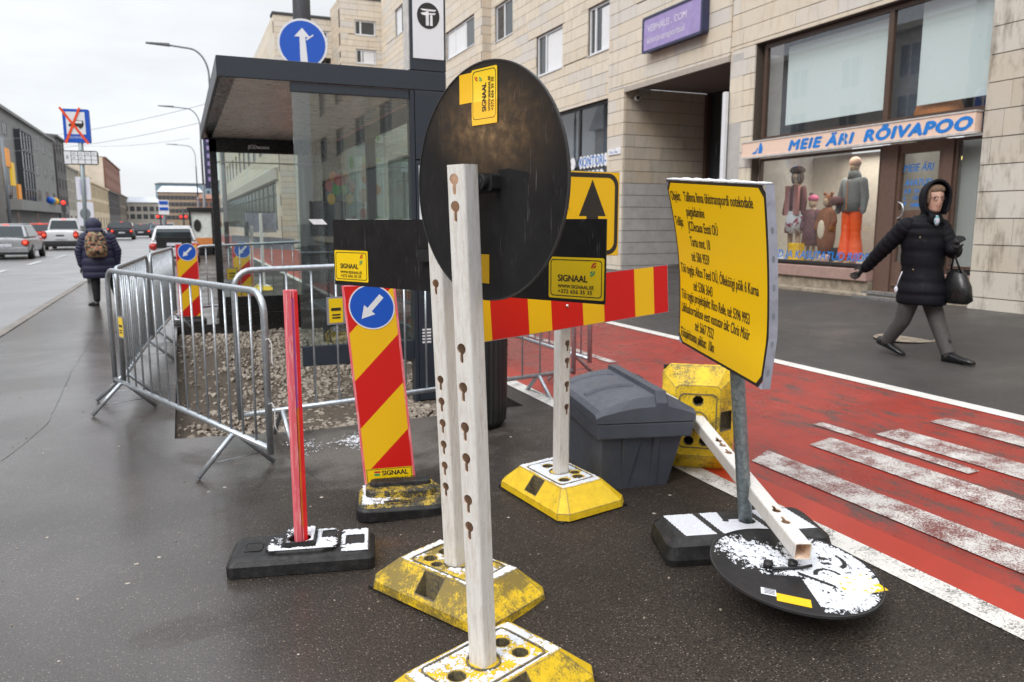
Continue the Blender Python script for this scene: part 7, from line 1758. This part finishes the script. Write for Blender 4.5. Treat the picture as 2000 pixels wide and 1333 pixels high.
part('coat', 'plaid', lambda mb, P, k: (sect(mb, SEC(P, k, [(0, 0, .42, .30, .2), (0, 0, .8, .26, .18), (0, 0, 1.2, .22, .16), (0, 0, 1.44, .16, .12)])), [sleeve(mb, [P(s * .2, 0, 1.36), P(s * .29, .02, 1.1), P(s * .27, .1, .9)], [.09 * k, .08 * k, .07 * k], 0, 5) for s in (-1, 1)]))
t, part = mannequin('child mannequin in brown spotted animal costume with pale belly', 9.60, 9.52, .87, 1.02)
part('costume', 'deer_brown', lambda mb, P, k: (sect(mb, SEC(P, k, [(0, 0, .22, .20, .14), (0, 0, .6, .25, .2), (0, 0, 1.0, .25, .22), (0, 0, 1.38, .19, .15), (0, 0, 1.48, .12, .1)])), [sleeve(mb, [P(s * .2, 0, 1.34), P(s * .28, .02, 1.1), P(s * .25, .12, .9)], [.09 * k, .08 * k, .07 * k], 0, 5) for s in (-1, 1)], mb.ball(P(0, -.03, 1.66), (.16 * k, .15 * k, .2 * k)), mb.ball(P(-.13, 0, 1.86), .05 * k), mb.ball(P(.13, 0, 1.86), .05 * k)))
part('belly', 'cream', lambda mb, P, k: mb.ball(P(0, .20, .88), (.13 * k, .05 * k, .26 * k)))
part('head', 'mannequin_skin', lambda mb, P, k: mb.ball(P(0, .06, 1.63), (.10 * k, .09 * k, .13 * k)))
t, part = mannequin('tall mannequin in grey hooded jacket and bright orange snow trousers', 9.60, 9.02, .87, 1.58)
part('head', 'mannequin_skin', lambda mb, P, k: mb.ball(P(0, .01, 1.62), (.075 * k, .09 * k, .11 * k)))
part('hat', 'beanie_tan', lambda mb, P, k: mb.ball(P(0, 0, 1.70), (.095 * k, .11 * k, .10 * k)))
part('collar', 'jacket_grey', lambda mb, P, k: sect(mb, SEC(P, k, [(0, 0, 1.40, .12, .10), (0, 0, 1.50, .10, .10), (0, .02, 1.56, .08, .09)])))
part('jacket', 'jacket_grey', lambda mb, P, k: (sect(mb, SEC(P, k, [(0, 0, .88, .19, .14), (0, 0, 1.15, .17, .13), (0, 0, 1.36, .20, .13), (0, 0, 1.46, .10, .08)])), [sleeve(mb, [P(s * .19, 0, 1.38), P(s * .26, .01, 1.12), P(s * .27, .05, .88)], [.075 * k, .065 * k, .05 * k], 0, 5) for s in (-1, 1)]))
part('zip', 'poster_orange', lambda mb, P, k: mb.box(P(0, .145, 1.15), (.012 * k, .01 * k, .5 * k)))
part('trousers', 'snow_pants_orange', lambda mb, P, k: [sleeve(mb, [P(s * .085, 0, .95), P(s * .10, 0, .5), P(s * .125, -.01, .13)], [.105 * k, .085 * k, .115 * k], .004, 8) for s in (-1, 1)])
part('held_hat', 'knit_burgundy', lambda mb, P, k: mb.ball(P(.20, .16, 1.06), (.14 * k, .09 * k, .085 * k)))
for k, (nm, lab, x, y, z, d, mt) in enumerate((('display_box', 'yellow and white box on the display floor by the skirted mannequin', 9.45, 10.0, .87, (.14, .22, .28), 'banner_yellow'), ('display_box', 'small white box at the left end of the display floor', 9.4, 10.28, .87, (.1, .16, .10), 'logo_white'), ('display_box', 'low black box between costume and orange trousers', 9.7, 9.28, .87, (.2, .3, .22), 'dark_interior'), ('soft_toy', 'pale pink soft bundle at the feet of the spotted costume', 9.42, 9.36, .90, (.1, .14, .08), 'poster_skin'))):
    mb = MB()
    if nm == 'soft_toy': mb.ball((x, y, z + .03), (.06, .11, .055), 10, 6); mb.ball((x, y - .08, z + .06), .04, 8, 6)
    else: mb.b2((x - d[0] / 2, y - d[1] / 2, z), (x + d[0] / 2, y + d[1] / 2, z + d[2])); mb.b2((x - d[0] / 2 - .004, y - d[1] / 2 - .004, z + d[2] * .8), (x + d[0] / 2 + .004, y + d[1] / 2 + .004, z + d[2] + .003))
    tag(mb.build(nm, mt, bev=.004), lab, 'box' if nm == 'display_box' else 'toy')
